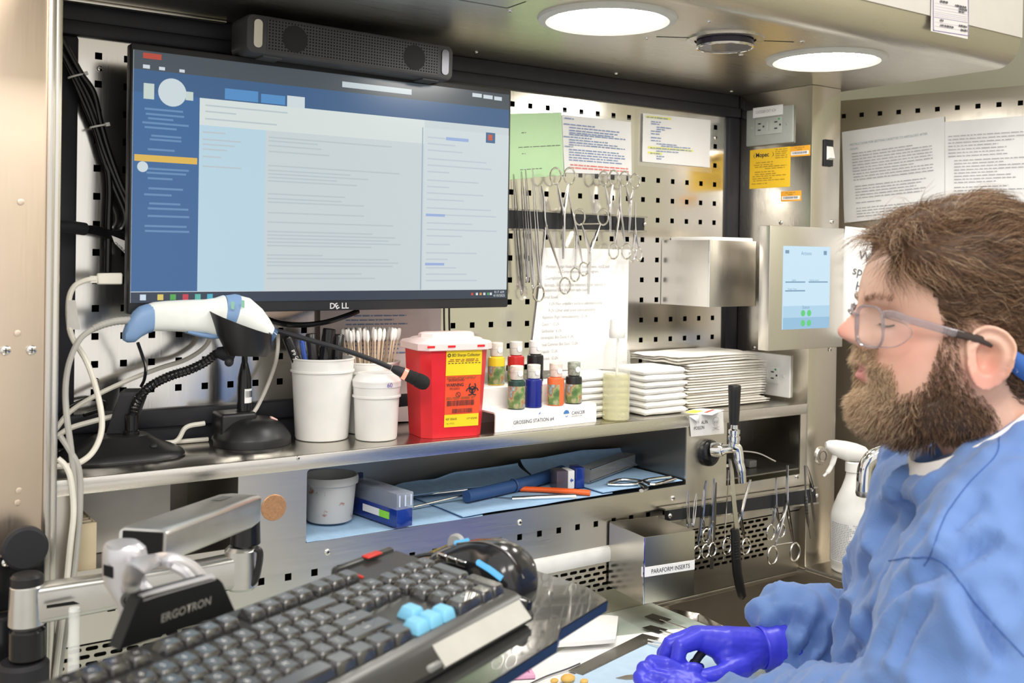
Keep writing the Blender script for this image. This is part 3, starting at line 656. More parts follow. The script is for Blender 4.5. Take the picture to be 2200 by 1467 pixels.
# yoke between the arm and the tray
YD = .93
def yv(px, py, D=YD): return at(px, py, D)
b = MB(); rg = []
for (pl, pr_, py, dd) in ((226, 300, 1166, .012), (222, 312, 1176, .014), (220, 318, 1200, .014), (221, 300, 1225, .013), (226, 290, 1255, .012), (248, 300, 1290, .011), (262, 302, 1328, .009)):
    c = yv((pl+pr_)/2, py); hw = (pr_-pl)/2/FPX*YD; rg.append([c+RT*(hw*math.cos(a))+FW*(dd*math.sin(a)) for a in [2*math.pi*k/20 for k in range(20)]])
b.loft(rg[::-1]); yk = b.build('yoke', ALU2, ARM, world=True)
b = MB(); c = yv(262, 1168); b.lathe([(.0135, -.002), (.0135, .0015), (.011, .0022), (0, .0022)], 28, c); b.build('yoke_cap', plain('yoke_cap_grey', (.50, .50, .52), .4, .5), ARM, world=True)
b = MB(); b.poly([yv(222, 1212, .9165), yv(243, 1218, .9165), yv(243, 1243, .9165), yv(222, 1236, .9165)]); b.build('yoke_window', DARK, ARM, world=True)
b = MB(); b.tube(spl([yv(282, 1262, .918), yv(292, 1225, .72), yv(325, 1206, .925), yv(370, 1205, .935), yv(410, 1222, .945), yv(437, 1250, .95)], 7), .0075, 10, flat=.75); b.build('yoke_arch', ALU2, ARM, world=True)
b = MB(); b.tube(spl([yv(282, 1240, .914), yv(300, 1258, .91), yv(318, 1280, .905)], 5), .0078, 10); b.tube(spl([yv(372, 1216, .93), yv(395, 1228, .93), yv(412, 1246, .93)], 5), .0050, 8); b.build('yoke_leg', ALU2, ARM, world=True)
b = MB(); c = yv(278, 1290, .91); b.lathe([(.0075, 0), (.0075, .002), (.0045, .002), (.0045, .0005), (0, .0005)], 24, c, -FW+RT*-.2); b.build('yoke_bolt', plain('bolt_dark', (.12, .12, .11), .3, .8), ARM, world=True)
b = MB(); rg = []
for py in (1222, 1262): rg.append([yv(px, py+(0 if px < 360 else 4), .95) for px in (300, 345, 400, 425)])
# bracket plate with the maker's name, standing along the keyboard's back edge
BO = KO+KE2*.082; BNn = -KE2
def bp(px, py, off=0): return onp(px, py, BO+BNn*off, BNn)
front = [bp(256, 1397), bp(505, 1313), bp(478, 1252), bp(470, 1244), bp(455, 1243), bp(318, 1280), bp(303, 1286), bp(296, 1296)]
b = MB(); A_ = [b.v(p) for p in front]; B_ = [b.v(p+KE2*.012) for p in front]; b.bridge(A_, B_); b.f(A_); b.f(B_[::-1])
b.build('bracket_plate', plain('bracket_black', (.011, .0115, .012), .42, bmp=.1), ARM, 'black bracket plate with silver lettering', world=True)
t0 = bp(345, 1338, .0008); t1 = bp(462, 1294, .0008); tu = bp(342, 1315, .0008)-t0
letter('ERGOTRON', (t1-t0).length*.172, plain('emblem_silver', (.50, .48, .44), .35, .5), ARM, t0, (t1-t0), tu, bold=.012, xs=.98)
b = MB(); pts = [bp(300, 1288, -.004), bp(330, 1278, -.004), bp(455, 1243, -.004)]; b.tube(pts, .0042, 8); b.build('bracket_rim', ALU2, ARM, world=True)
b = MB(KM); b.box(-.20, -.06, .02, .088, TZ-.028, TZ-.0115, .003); b.build('tray_support', BLACK, ARM, world=True)
# ================================================================== things on the shelf
EPS = .0003
def sh(px, py, dz=0): return onz(px, py, SZ+dz)
# ---- barcode scanner stand
c = Vector((.018, -.072, SZ))
st_ = thing('scanner_stand', 'black flared base with braided gooseneck and cup holding the barcode scanner', 'scanner stand', c)
b = MB(); n = 48; rg = []
for s, h in ((.99, .0003), (1.0, .003), (.97, .007), (.86, .011), (.70, .016), (.56, .022), (.46, .027), (.43, .0285)):
    rg.append([(math.cos(a)*.078*s*(abs(math.cos(a))**3+abs(math.sin(a))**3)**(-1/3), math.sin(a)*.061*s*(abs(math.cos(a))**3+abs(math.sin(a))**3)**(-1/3), h) for a in [2*math.pi*k/n for k in range(n)]])
b.loft(rg); b.build('base', BLACK, st_)
b = MB(); b.ball((.030, -.040, .0165), .005, (1, 1, .6)); b.build('rubber_button', RUBBER, st_)
GN = [ony(282, 938, -.075), ony(284, 905, -.075), ony(290, 872, -.076), ony(308, 843, -.078), ony(335, 822, -.081), ony(370, 806, -.085), ony(405, 795, -.088), ony(440, 778, -.092), ony(468, 757, -.095)]
path = spl(GN, 14); b = MB(); b.tube(path, [.0062+.0007*math.sin(i*2.2) for i in range(len(path))], 12); b.build('gooseneck', BLACKG, st_, 'braided black gooseneck', world=True)
b = MB(); b.lathe([(.0105, 0), (.0105, .005), (.0085, .007), (.0085, .026), (.007, .028), (0, .028)], 20, Vector((GN[0].x, -.075, SZ+.0275))); b.build('neck_socket', BLACKG, st_, world=True)
b = MB(); a0, a1 = ony(258, 925, -.055), ony(290, 838, -.062); sd_ = Vector((.016, -.006, 0)); dp = Vector((.003, .010, .002)); up_ = (a1-a0)
b.loft([[a0+sd_+dp, a0+sd_-dp, a0-sd_-dp, a0-sd_+dp], [a0+up_*.9+sd_+dp, a0+up_*.9+sd_-dp, a0+up_*.9-sd_-dp, a0+up_*.9-sd_+dp], [a1+sd_*.75+dp*.8, a1+sd_*.75-dp*.8, a1-sd_*.75-dp*.8, a1-sd_*.75+dp*.8]])
b.build('cable_block', BLACKM, st_, world=True)
CUPC = -.105
CUPC = -.130; rim_c = ony(517, 692, CUPC); ra = (ony(582, 712, CUPC)-ony(452, 666, CUPC))/2; rb = Vector((.002, -.030, -.006))
bot_c = ony(530, 765, CUPC+.004); ba = (ony(570, 770, CUPC)-ony(492, 768, CUPC))/2; bbv = Vector((.001, -.022, .001))
def ring_of(c_, a_, b_, n=28, k=1): return [c_+a_*(math.cos(2*math.pi*i/n)*k)+b_*(math.sin(2*math.pi*i/n)*k) for i in range(n)]
b = MB(); b.loft([ring_of(bot_c, ba, bbv), ring_of(bot_c.lerp(rim_c, .45), ba.lerp(ra, .7), bbv.lerp(rb, .7)), ring_of(rim_c, ra, rb), ring_of(rim_c, ra, rb, k=.95), ring_of(bot_c.lerp(rim_c, .5), ba.lerp(ra, .7), bbv.lerp(rb, .7), k=.93), ring_of(bot_c.lerp(rim_c, .05), ba, bbv, k=.92)])
b.build('cup', BLACK, st_, world=True)
b = MB(); p = GN[-1]; b.tube([p, p+(bot_c-p)*.25, p+(bot_c-p)*.5], [.0075, .0105, .010], 14); b.ball(ony(492, 778, CUPC), .006); b.build('swivel_joint', BLACKM, st_, world=True)
# ---- barcode scanner
SCM = plain('scanner_white', (.80, .83, .80), .42); SCB = plain('scanner_blue', (.20, .33, .56), .45)
sc = thing('barcode_scanner', 'white and blue handheld barcode scanner lying in its stand cup', 'barcode scanner', ony(400, 690, -.11))
def secs(L, Y, dep):
    rg = []
    for (px, yt, yb, dp) in L:
        a_ = ony(px, yt, Y); c_ = ony(px, yb, Y); m_ = (a_+c_)/2; v_ = (a_-c_)/2; w_ = Vector((0, dp, 0))
        rg.append([m_+v_*(math.sin(t)*(abs(math.cos(t))**2.6+abs(math.sin(t))**2.6)**(-1/2.6))+w_*(math.cos(t)*(abs(math.cos(t))**2.6+abs(math.sin(t))**2.6)**(-1/2.6)) for t in [2*math.pi*k/22 for k in range(22)]])
    return rg
b = MB(); b.loft(secs([(312, 655, 714, .013), (330, 649, 711, .0145), (360, 646, 711, .0155), (400, 644, 713, .016), (440, 643, 716, .0165), (462, 640, 722, .017), (480, 634, 727, .018)], -.112, 0)); b.build('handle', SCM, sc, world=True)
b = MB(); b.loft(secs([(266, 712, 732, .009), (274, 690, 736, .012), (288, 668, 735, .0135), (300, 658, 725, .0142), (316, 653, 716, .0148), (326, 652, 713, .0146)], -.112, 0)); b.build('grip_end', SCB, sc, 'blue grip end', world=True)
b = MB(); b.loft(secs([(400, 708, 716, .008), (425, 712, 723, .0085), (450, 716, 728, .0085), (470, 716, 727, .008)], -.113, 0)); b.build('trigger', SCB, sc, 'blue trigger', world=True)
def head_ring(px, py, la, lb, Y=-.112, tilt=-35):
    m_ = ony(px, py, Y); ax = (ony(px+100, py, Y)-m_)/100; ay = (ony(px, py-100, Y)-m_)/100
    u_ = ax*math.cos(R(tilt+90))+ay*math.sin(R(tilt+90)); return [m_+u_*(la*math.sin(t))+Vector((0, lb*math.cos(t), 0)) for t in [2*math.pi*k/24 for k in range(24)]]
b = MB(); b.loft([head_ring(478, 676, 42, .0185, tilt=-8), head_ring(493, 677, 47, .0205, tilt=-14), head_ring(500, 679, 48, .0215, tilt=-18)]); b.build('head_band', SCB, sc, 'blue band behind the head', world=True)
b = MB(); b.loft([head_ring(499, 679, 47, .0210, tilt=-18), head_ring(515, 683, 48, .0225, tilt=-26), head_ring(538, 697, 42, .022, tilt=-33), head_ring(556, 712, 35, .0205, tilt=-36), head_ring(570, 724, 28, .018, tilt=-38)]); b.build('head', SCM, sc, world=True)
b = MB(); b.loft([head_ring(569, 723, 29, .0185, tilt=-38), head_ring(576, 729, 29, .0185, tilt=-38), head_ring(577, 730, 24, .0155, tilt=-38)]); b.build('scan_window', plain('window_blue', (.05, .10, .2), .1), sc, world=True)
b = MB()
for (px, py) in ((500, 655), (522, 652)):
    q = ony(px, py, -.1355); b.poly([q+Vector((-.0022, 0, -.005)), q+Vector((.0022, 0, -.006)), q+Vector((.0022, 0, .004)), q+Vector((-.0022, 0, .005))])
b.build('badge', plain('badge_green', (.25, .5, .38), .5), sc, world=True)
# ---- microphone
mc = sh(545, 935); mc = Vector((.196, -.068, SZ))
mic = thing('gooseneck_microphone', 'black desk microphone with a long bent neck and glowing red ring', 'microphone', mc)
b = MB(); n = 48; rg = []
for s, h in ((1, .0003), (1.0, .010), (.975, .0125), (.93, .0165), (.82, .025), (.66, .032), (.46, .0368), (.2, .039), (.02, .0395)):
    rg.append([(math.cos(a)*.054*s*(1+.06*math.cos(a)), math.sin(a)*.052*s, h) for a in [2*math.pi*k/n for k in range(n)]])
b.loft(rg); b.build('base', BLACK, mic)
b = MB(); b.box(-.046, .006, -.012, .034, .001, .046, .005, 3); b.build('rear_block', BLACK, mic)
b = MB(Matrix.Translation((.030, -.010, .0345)) @ Matrix.Rotation(R(28), 4, 'Y')); b.box(-.0055, .0055, -.0035, .0035, -.002, .0016, .0012); b.build('talk_light', plain('pink_button', (.85, .55, .52), .4), mic, 'small pink button')
PB = ony(524, 884, -.062)
b = MB(); b.lathe([(.0125, 0), (.0125, .004), (.0100, .006), (.0100, .040), (.0096, .044), (.0096, .052), (.0065, .066), (.0050, .072), (.0042, .074), (.0042, .088), (0, .088)], 24, PB-Vector((0, 0, .004))); b.build('post', BLACKG, mic, world=True)
b = MB(); M_ = PB+Vector((-.0, -.0103, .024)); b.grid(lambda u, v: PB+Vector((math.sin((u-.5)*1.5+.45)*.0104, -math.cos((u-.5)*1.5+.45)*.0104, .013+.02*v)), 6, 1); b.build('serial_sticker', PAPER, mic, world=True)
b = MB(); 
for k in range(9): u = .1+.8*k/9; x_ = math.sin((u-.5)*1.5+.45)*.0106; y_ = -math.cos((u-.5)*1.5+.45)*.0106; b.poly([PB+Vector((x_, y_, .021)), PB+Vector((x_+.0006, y_, .021)), PB+Vector((x_+.0006, y_, .030)), PB+Vector((x_, y_, .030))])
b.build('bar_code', INK, mic, world=True)
NK = [PB+Vector((0, 0, .083)), ony(526, 745, -.066), ony(536, 716, -.072), ony(558, 706, -.082), ony(600, 712, -.098), ony(660, 729, -.118), ony(740, 752, -.142), ony(800, 773, -.158), ony(840, 790, -.168)]
b = MB(); b.tube(spl(NK, 8), .0036, 10); b.build('neck', BLACKM, mic, 'long bent black neck', world=True)
a0, a1 = ony(842, 790, -.168), ony(866, 801, -.175); b = MB(); b.tube([a0, a0.lerp(a1, .3), a1], [.0042, .0062, .0078], 18); b.build('neck_collar', BLACKM, mic, world=True)
a2 = ony(874, 805, -.1775); b = MB(); b.tube([a1, a2], [.0083, .0083], 20); b.build('light_ring', emis('ring_red', (1.0, .16, .10), 2.2), mic, 'glowing red ring', world=True)
a3 = ony(912, 823, -.189); dd = (a3-a2).normalized(); b = MB(); b.lathe([(.0080, 0), (.0092, .003), (.0092, .006), (.0086, .007), (.0096, .009), (.0098, .013), (.0090, .0145), (.0104, .0165), (.0108, .024), (.0102, .029), (.0075, .0335), (.003, .0355), (0, .036)], 24, a2, dd); b.build('capsule', plain('foam_black', (.012, .012, .012), .85, bmp=.8, bs=2500), mic, 'black ribbed microphone head', world=True)
# ---- buckets, cup and what stands in them
TUB = plain('translucent_white', (.82, .81, .78), .35, var=.03, sss=.15)
def bucket(name, label, c, r0, r1, h, lipz, t=.0016, mat=TUB, cat='cup'):
    o = thing(name, label, cat, c); b = MB()
    rr = lambda z: r0+(r1-r0)*z/h
    pr_ = [(0, .0005), (r0-.004, .0005), (r0-.001, .0015), (r0, .004)]
    for z in lipz: pr_ += [(rr(z)-.0002, z), (rr(z)+.0022, z+.0008), (rr(z)+.0022, z+.003), (rr(z)+.0004, z+.004)]
    pr_ += [(r1, h-.003), (r1+.0012, h-.002), (r1+.0012, h), (r1-t, h), (r0-t, .004), (0, .004)]
    b.lathe(pr_, 48); b.build('wall', mat, o); return o
BK = Vector((.3005, -.078, SZ)); bk = bucket('pen_bucket', 'tall white plastic bucket holding pens beside the microphone base', BK, .0385, .0455, .119, [.098])
CK = Vector((.389, -.056, SZ)); ck = bucket('swab_bucket', 'white plastic bucket full of cotton swabs, behind the small cup', CK, .0385, .045, .108, [.09])
SK = Vector((.3665, -.122, SZ)); sk = bucket('specimen_cup', 'small white specimen cup marked 60 in front of the swabs', SK, .0305, .0345, .086, [.062])
b = MB(); b.lathe([(.0352, .078), (.0356, .0865), (.033, .090), (.028, .0975), (0, .099)], 40); b.build('lid', plain('lid_white', (.84, .83, .81), .5), sk)
vw = (Vector((CAM.x, CAM.y, 0))-Vector((SK.x, SK.y, 0))).normalized()
vr = Vector((0, 0, 1)).cross(vw); dirt_ = (vw+vr*.55).normalized(); o_ = SK+dirt_*.0362+Vector((0, 0, .0795)); letter('60', .009, plain('pen_purple', (.16, .10, .5), .6), sk, o_-dirt_.cross(Vector((0, 0, 1)))*-.003, Vector((0, 0, 1)).cross(dirt_), (0, 0, 1))
def pen(label, c0, c1, r, mat, capmat=None, name='pen', cat='pen', clip=True):
    c0 = Vector(c0); c1 = Vector(c1); o = thing(name, label, cat, c0); d = (c1-c0); L_ = d.length; d.normalize(); b = MB()
    b.lathe([(.0008, 0), (r*.5, .006), (r, .014), (r, L_*.62)], 14, c0, d); b.build('barrel', mat, o, world=True)
    b = MB(); b.lathe([(r*1.12, L_*.6), (r*1.12, L_-.002), (r*.95, L_), (0, L_)], 14, c0, d); cp = b.build('cap', capmat or mat, o, world=True)
    if clip:
        x_ = (-FW-d*(-FW).dot(d)).normalized(); s_ = d.cross(x_); q = c0+d*(L_-.004)+x_*r*1.15; b = MB()
        b.loft([[q+s_*.0016, q-s_*.0016, q-s_*.0016+x_*.0018, q+s_*.0016+x_*.0018], [q-d*.03+s_*.0012, q-d*.03-s_*.0012, q-d*.03-s_*.0012+x_*.0016, q-d*.03+s_*.0012+x_*.0016]]); b.build('clip', capmat or mat, o, world=True)
    return o
def inb(px, py, Y, dz=.008, cx=BK): p1 = ony(px, py, Y); return p1
PENB = plain('pen_black', (.01, .01, .012), .3); PENU = plain('pen_blue', (.04, .10, .42), .3)
pn = pen('slim black pen with white lettering leaning left in the bucket', BK+Vector((.012, .01, .006)), ony(616, 724, -.075), .0062, PENB)
o_ = ony(622, 734, -.083); letter('grip G', .007, PAPER, pn, ony(628, 752, -.0835), ony(636, 775, -.0835)-ony(620, 730, -.0835), ony(640, 745, -.0835)-ony(628, 752, -.0835), xs=.8)
pen('thin clear pen with a blue clip between the black pens', BK+Vector((-.008, .002, .006)), ony(648, 730, -.068), .0035, plain('pen_clear', (.65, .68, .72), .2), PENU)
pen('black pen with a round dark cap behind the fat markers', BK+Vector((.0, .004, .006)), ony(668, 716, -.066), .0075, PENB, plain('cap_dark', (.02, .018, .02), .25), clip=False)
pen('fat black marker with a square cap, tallest in the bucket', BK+Vector((-.012, -.006, .006)), ony(708, 706, -.074), .0092, PENB, BLACKG, 'marker', 'marker')
pen('black marker at the right rim of the bucket', BK+Vector((.008, -.010, .006)), ony(729, 718, -.078), .0072, PENB, BLACKG, 'marker', 'marker')
# cotton swabs
SWS = plain('swab_stick', (.74, .58, .42), .6); SWT = plain('swab_cotton', (.90, .87, .84), .9, bmp=.3)
b = MB(); b.cyl((0, 0, 0), (0, 0, .146), .0011, n=6); s_me = b.build('stick', SWS).data
b = MB(); b.lathe([(.0011, .134), (.0026, .138), (.0029, .143), (.0026, .149), (.0016, .1525), (0, .153)], 10); t_me = b.build('cotton_tip', SWT).data
for n_ in ('stick', 'cotton_tip'): bpy.data.objects.remove(bpy.data.objects[n_])
rnd = random.Random(11)
for k in range(46):
    a = rnd.uniform(0, 2*math.pi); r_ = .036*math.sqrt(rnd.uniform(.02, 1)); bx, by = math.cos(a)*r_*.62, math.sin(a)*r_*.62; tx, ty = math.cos(a)*r_*1.15+rnd.uniform(-.008, .008), math.sin(a)*r_*1.0+rnd.uniform(-.005, .005)
    o = thing('cotton_swab', 'wooden cotton swab with a white tip standing in the swab bucket', 'cotton swab', CK+Vector((bx, by, .006)), group='cotton swabs in the bucket')
    d = Vector((tx-bx, ty-by, .122)).normalized(); o.rotation_euler = d.to_track_quat('Z', 'Y').to_euler(); link('stick', s_me, o); link('cotton_tip', t_me, o)
# ---- sharps container
SHR = plain('sharps_red', (.72, .022, .030), .32, var=.05, sss=.1); SHL = plain('sharps_lid', (.90, .70, .68), .3, var=.03, sss=.2)
sx = Vector((.082, -.0105, 0)).normalized(); sy = Vector((0, 0, 1)).cross(sx)
fl, fr = sh(922, 943), sh(1030, 936); fc = (fl+fr)/2; fc.z = SZ
SH = thing('sharps_container', 'red sharps container with a pale lid and biohazard label', 'sharps container', fc+sy*.036)
def sp(x, y, z): return fc+sx*x+sy*(.036+y)+Vector((0, 0, z))
def oct_(w, d, z, c=.013): return [sp(*q, z) for q in ((w-c, -d), (w, -d+c), (w, d-c), (w-c, d), (-w+c, d), (-w, d-c), (-w, -d+c), (-w+c, -d))]
b = MB(); b.loft([oct_(.0485, .036, .0004), oct_(.0488, .0362, .003), oct_(.0545, .0415, .122), oct_(.055, .042, .134)]); b.build('body', SHR, SH, world=True)
b = MB(); b.loft([oct_(.0595, .0465, .130), oct_(.0605, .0475, .131), oct_(.0605, .0475, .140), oct_(.058, .045, .143), oct_(.050, .038, .1445), oct_(.048, .036, .1465), oct_(.046, .034, .1475)]); ld = b.build('lid', SHL, SH, 'pale pink translucent lid', world=True)
b = MB(); b.loft([oct_(.044, .020, .147), oct_(.043, .019, .153), oct_(.040, .017, .1548)]); b.build('lid_flap', SHL, ld, world=True)
for x in (-.045, -.012, .036): b = MB(); b.loft([[sp(x-.006, -.0478, .135), sp(x+.006, -.0478, .135), sp(x+.006, -.0478, .138), sp(x-.006, -.0478, .138)], [sp(x-.006, -.0484, .135), sp(x+.006, -.0484, .135), sp(x+.006, -.0484, .138), sp(x-.006, -.0484, .138)]]); b.build('lid_latch', SHR, ld, world=True)
# its label lies on the sloping front face
def lf(u, z): s_ = z/.134; return sp(u, -(.036+(.0058*s_))-.0006, z)
def lab(name, mat, x0_, x1_, z0_, z1_, lift=.0, lbl=None):
    b = MB(); q = [lf(x0_, z0_), lf(x1_, z0_), lf(x1_, z1_), lf(x0_, z1_)]; q = [p-sy*lift for p in q]; q2 = [p+sy*.0003 for p in q]; b.loft([q2, q]); return b.build(name, mat, SH, lbl, world=True)
ORL = plain('label_orange', (.86, .09, .03), .45, var=.03); YLL = plain('label_yellow', (.88, .66, .02), .45, var=.03)
lab('label', ORL, -.018, .0395, .040, .092, 0, 'orange biohazard label'); lab('label_band', YLL, -.018, .0405, .0925, .130, .0002, 'yellow label band'); lab('label_band', YLL, -.018, .038, .016, .0345, .0002, 'yellow label band'); lab('label_gap', ORL, -.018, .038, .0345, .0405, .0001)
LBE = lambda u, z: lf(u, z)-sy*.0009
lx = sx; lz = (lf(0, .1)-lf(0, .02)).normalized()
letter('BD Sharps Collector', .0062, INK, SH, LBE(-.009, .121), lx, lz, xs=.88)
letter('BIOHAZARD', .0050, INK, SH, LBE(-.013, .084), lx, lz, xs=.9); letter('WARNING', .0068, INK, SH, LBE(-.0165, .0765), lx, lz, bold=.02, xs=.85); letter('PELIGRO', .0046, INK, SH, LBE(-.011, .0715), lx, lz, xs=.9)
letter('REF 305635', .0044, INK, SH, LBE(-.016, .0265), lx, lz, xs=.85); letter('1 qt  (1.0 L)', .0034, INK, SH, LBE(-.016, .0205), lx, lz, xs=.85); letter('LOT 4332436', .0036, INK, SH, LBE(.018, .0265), lx, lz, xs=.85)
b = MB(basis(LBE(0, 0), lx, lz))
def band_ring(b, x, y, r, w, a0=0, a1=360, n=24):
    V_ = []
    for k in range(n+1): t = R(a0+(a1-a0)*k/n); V_.append((b.v((x+math.cos(t)*(r-w), y+math.sin(t)*(r-w), 0)), b.v((x+math.cos(t)*(r+w), y+math.sin(t)*(r+w), 0))))
    for p, q in zip(V_, V_[1:]): b.f([p[0], p[1], q[1], q[0]])
zb = .0705
for k in range(3):
    a = 90+120*k; band_ring(b, .026+math.cos(R(a))*.0052, zb+math.sin(R(a))*.0052, .0052, .0009, a+38-180+180, a+322, 24)
band_ring(b, .026, zb, .0048, .0007); band_ring(b, .003, .064, .0036, .0004); b.poly([(.0005, .0665, 0), (.0012, .0670, 0), (.0055, .0615, 0), (.0048, .061, 0)])
b.build('biohazard_symbol', INK, SH, world=True, flip=False, smooth=0)
b = MB(basis(LBE(0, 0), lx, lz)); rnd = random.Random(5)
for (x, xe, y0_, y1_) in ((-.0145, .0285, .0475, .0555), (-.006, .027, .0365, .0430)):
    if y0_ < .04: b.build('bar_code', INK, SH, world=True, flip=False, smooth=0); b = MB(basis(LBE(0, 0), lx, lz))
    while x < xe: w = rnd.choice((.0004, .0006, .001)); b.poly([(x, y0_, 0), (x+w, y0_, 0), (x+w, y1_, 0), (x, y1_, 0)]); x += w+rnd.choice((.0004, .0006, .0009))
b.build('bar_code', INK, SH, world=True, flip=False, smooth=0); b = MB(basis(LBE(0, 0), lx, lz)); x = -.015
while x < .037: b.poly([(x, .1105, 0), (x+.0035, .1105, 0), (x+.0035, .1115, 0), (x, .1115, 0)]); x += .0055
b.build('dashed_line', INK, SH, world=True, flip=False, smooth=0); b = MB(basis(LBE(0, 0), lx, lz)); band_ring(b, -.0135, .123, .0021, .0006)
b.build('ring_mark', INK, SH, world=True, flip=False, smooth=0)
print_lines(plain('label_small_print', (.30, .10, .03), .7), SH, LBE(0, 0), lx, lz, [(-.012, .116, .046), (-.015, .1135, .050), (-.016, .0595, .048), (-.016, .0575, .044), (-.016, .0895, .048), (-.016, .0875, .046)], .0012, 4)
# ---- ink rack and bottles
RK = thing('ink_rack', 'white two-step plastic rack lettered grossing station number 4', 'rack', Vector((.652, -.12, SZ)))
RA, RB = sh(1064, 930), sh(1281, 906); rx = (RB-RA); rx.z = 0; RLn = rx.length; rx.normalize(); ry = Vector((0, 0, 1)).cross(rx)
def rp(x, y, z): return RA+rx*x+ry*y+Vector((0, 0, z))
RKM = plain('rack_white', (.84, .83, .80), .35)
prof = [(0, .0003), (.0, .026), (.0015, .0295), (.005, .031), (.042, .031), (.044, .033), (.044, .062), (.046, .064), (.088, .064), (.090, .062), (.090, .0003), (.0875, .0003), (.0875, .0615), (.0465, .0615), (.0465, .0285), (.005, .0285), (.0025, .026), (.0025, .0003)]
b = MB(); A_ = [b.v(rp(0, y, z)) for y, z in prof]; B_ = [b.v(rp(RLn, y, z)) for y, z in prof]; b.bridge(A_, B_)
for V_ in (A_, B_):
    n_ = len(V_)
    for k in range(n_//2-1): b.f([V_[k], V_[k+1], V_[n_-2-k], V_[n_-1-k]])
b.build('riser', RKM, RK, world=True)
NAVY = plain('print_navy', (.05, .06, .14), .6)
letter('GROSSING STATION #4', .0082, NAVY, RK, rp(.034, -.0006, .010), rx, (0, 0, 1), xs=.93); letter('CANCER', .0078, NAVY, RK, rp(.152, -.0006, .016), rx, (0, 0, 1), xs=.92)
letter('DIAGNOSTICS, INC.', .0026, MATS['pen_blue'] if 0 else NAVY, RK, rp(.152, -.0006, .0125), rx, (0, 0, 1))
b = MB(basis(rp(0, -.0006, 0), rx, (0, 0, 1)))
b.f([b.v((.141+.006*math.cos(R(a)), .0185+.006*math.sin(R(a)), 0)) for a in range(0, 181, 15)]); band_ring(b, .1415, .0155, .002, .0005, 180, 380, 10); b.poly([(.0835, .022, 0), (.087, .0225, 0), (.088, .0265, 0)])
b.build('umbrella_emblem', plain('emblem_blue', (.06, .2, .5), .5), RK, 'blue umbrella emblem', world=True, flip=False)
m, t, p_ = nt('ink_smear'); n1 = noise_node(t, 60, 4); cr = t.nodes.new('ShaderNodeValToRGB'); t.links.new(n1.outputs[0], cr.inputs[0]); els = cr.color_ramp.elements
els[0].position = .30; els[0].color = (.05, .10, .04, 1); els[1].position = .72; els[1].color = (.75, .72, .62, 1)
for pos, col in ((.42, (.16, .26, .08, 1)), (.5, (.42, .40, .22, 1)), (.56, (.45, .16, .03, 1)), (.62, (.25, .40, .42, 1))): e_ = els.new(pos); e_.color = col
t.links.new(cr.outputs[0], p_.inputs['Base Color']); p_.inputs['Roughness'].default_value = .35; SMEAR = m
CAPC = plain('bottle_cap_clear', (.70, .68, .60), .35, var=.2, vs=120)
def ink(label, x, y, z, col, smear, capcol=None, turn=0):
    c_ = rp(x, y, z+.0004); o = thing('ink_bottle', label, 'ink bottle', c_, group='tissue ink bottles on the rack'); M_ = plain('ink_'+label.split()[0]+'_'+label.split()[1], col, .22, var=.05)
    b = MB(); b.lathe([(0, 0), (.0125, 0), (.0136, .0012), (.0136, .041), (.0128, .0435), (.0088, .0455), (.0088, .048), (0, .048)], 28); bd = b.build('bottle', M_, o)
    if smear:
        b = MB(); n_ = 28
        V_ = [[b.v((math.cos(a)*.0138, math.sin(a)*.0138, zz)) for a in [R(smear[0])+R(smear[1]-smear[0])*k/n_ for k in range(n_+1)]] for zz in (.0015, .012, .024, smear[2])]
        for r0_, r1_ in zip(V_, V_[1:]):
            for k in range(n_): b.f([r0_[k], r0_[k+1], r1_[k+1], r1_[k]])
        b.build('label', SMEAR, bd, 'ink-smeared label', flip=False)
    b = MB(); b.lathe([(.0098, .046), (.0102, .0475), (.0102, .057), (.0106, .0575), (.0106, .0665), (.0098, .0675), (0, .0675)], 24); cp = b.build('cap', capcol or CAPC, o)
    b = MB(); b.lathe([(.0048, .0), (.0048, .0006), (0, .0006)], 16, (.0, -.0102, .056), (0, -1, 0)); b.build('cap_tab', PAPER, cp)
    return o
f4 = [(1090, 874, 'green'), (1134, 872, 'blue'), (1178, 867, 'orange'), (1220, 864, 'grey')]
X_ = [(onz(px, py, SZ+.031)-RA).dot(rx) for px, py, _ in f4]
ink('dark green ink bottle at the left end of the front step', X_[0], .017, .031, (.02, .06, .05), (0, 360, .036)); ink('deep blue ink bottle second from left on the front step', X_[1], .017, .031, (.012, .02, .22), (-60, 60, .034), plain('cap_pale', (.72, .70, .64), .4, var=.2, vs=150))
ink('bright orange ink bottle on the front step', X_[2], .017, .031, (.85, .16, .05), (170, 260, .034), plain('cap_pinkish', (.80, .62, .54), .4, var=.2, vs=150)); ink('smeared black ink bottle at the right end of the front step', X_[3], .017, .031, (.02, .022, .022), (0, 360, .032), plain('cap_smeared', (.30, .32, .26), .4, var=.5, vs=150))
b4 = [1068, 1111, 1154]; Xb = [(ony(px, 770, RA.y+.066)-RA).dot(rx) for px in b4]
ink('yellow ink bottle on the rear step', Xb[0], .066, .064, (.75, .56, .03), (0, 360, .030)); ink('dark red ink bottle in the middle of the rear step', Xb[1], .066, .064, (.50, .02, .02), (150, 330, .028), plain('cap_grey', (.68, .67, .63), .4, var=.1)); ink('plain black ink bottle with a white cap on the rear step', Xb[2], .066, .064, (.012, .012, .014), None, WHITE)
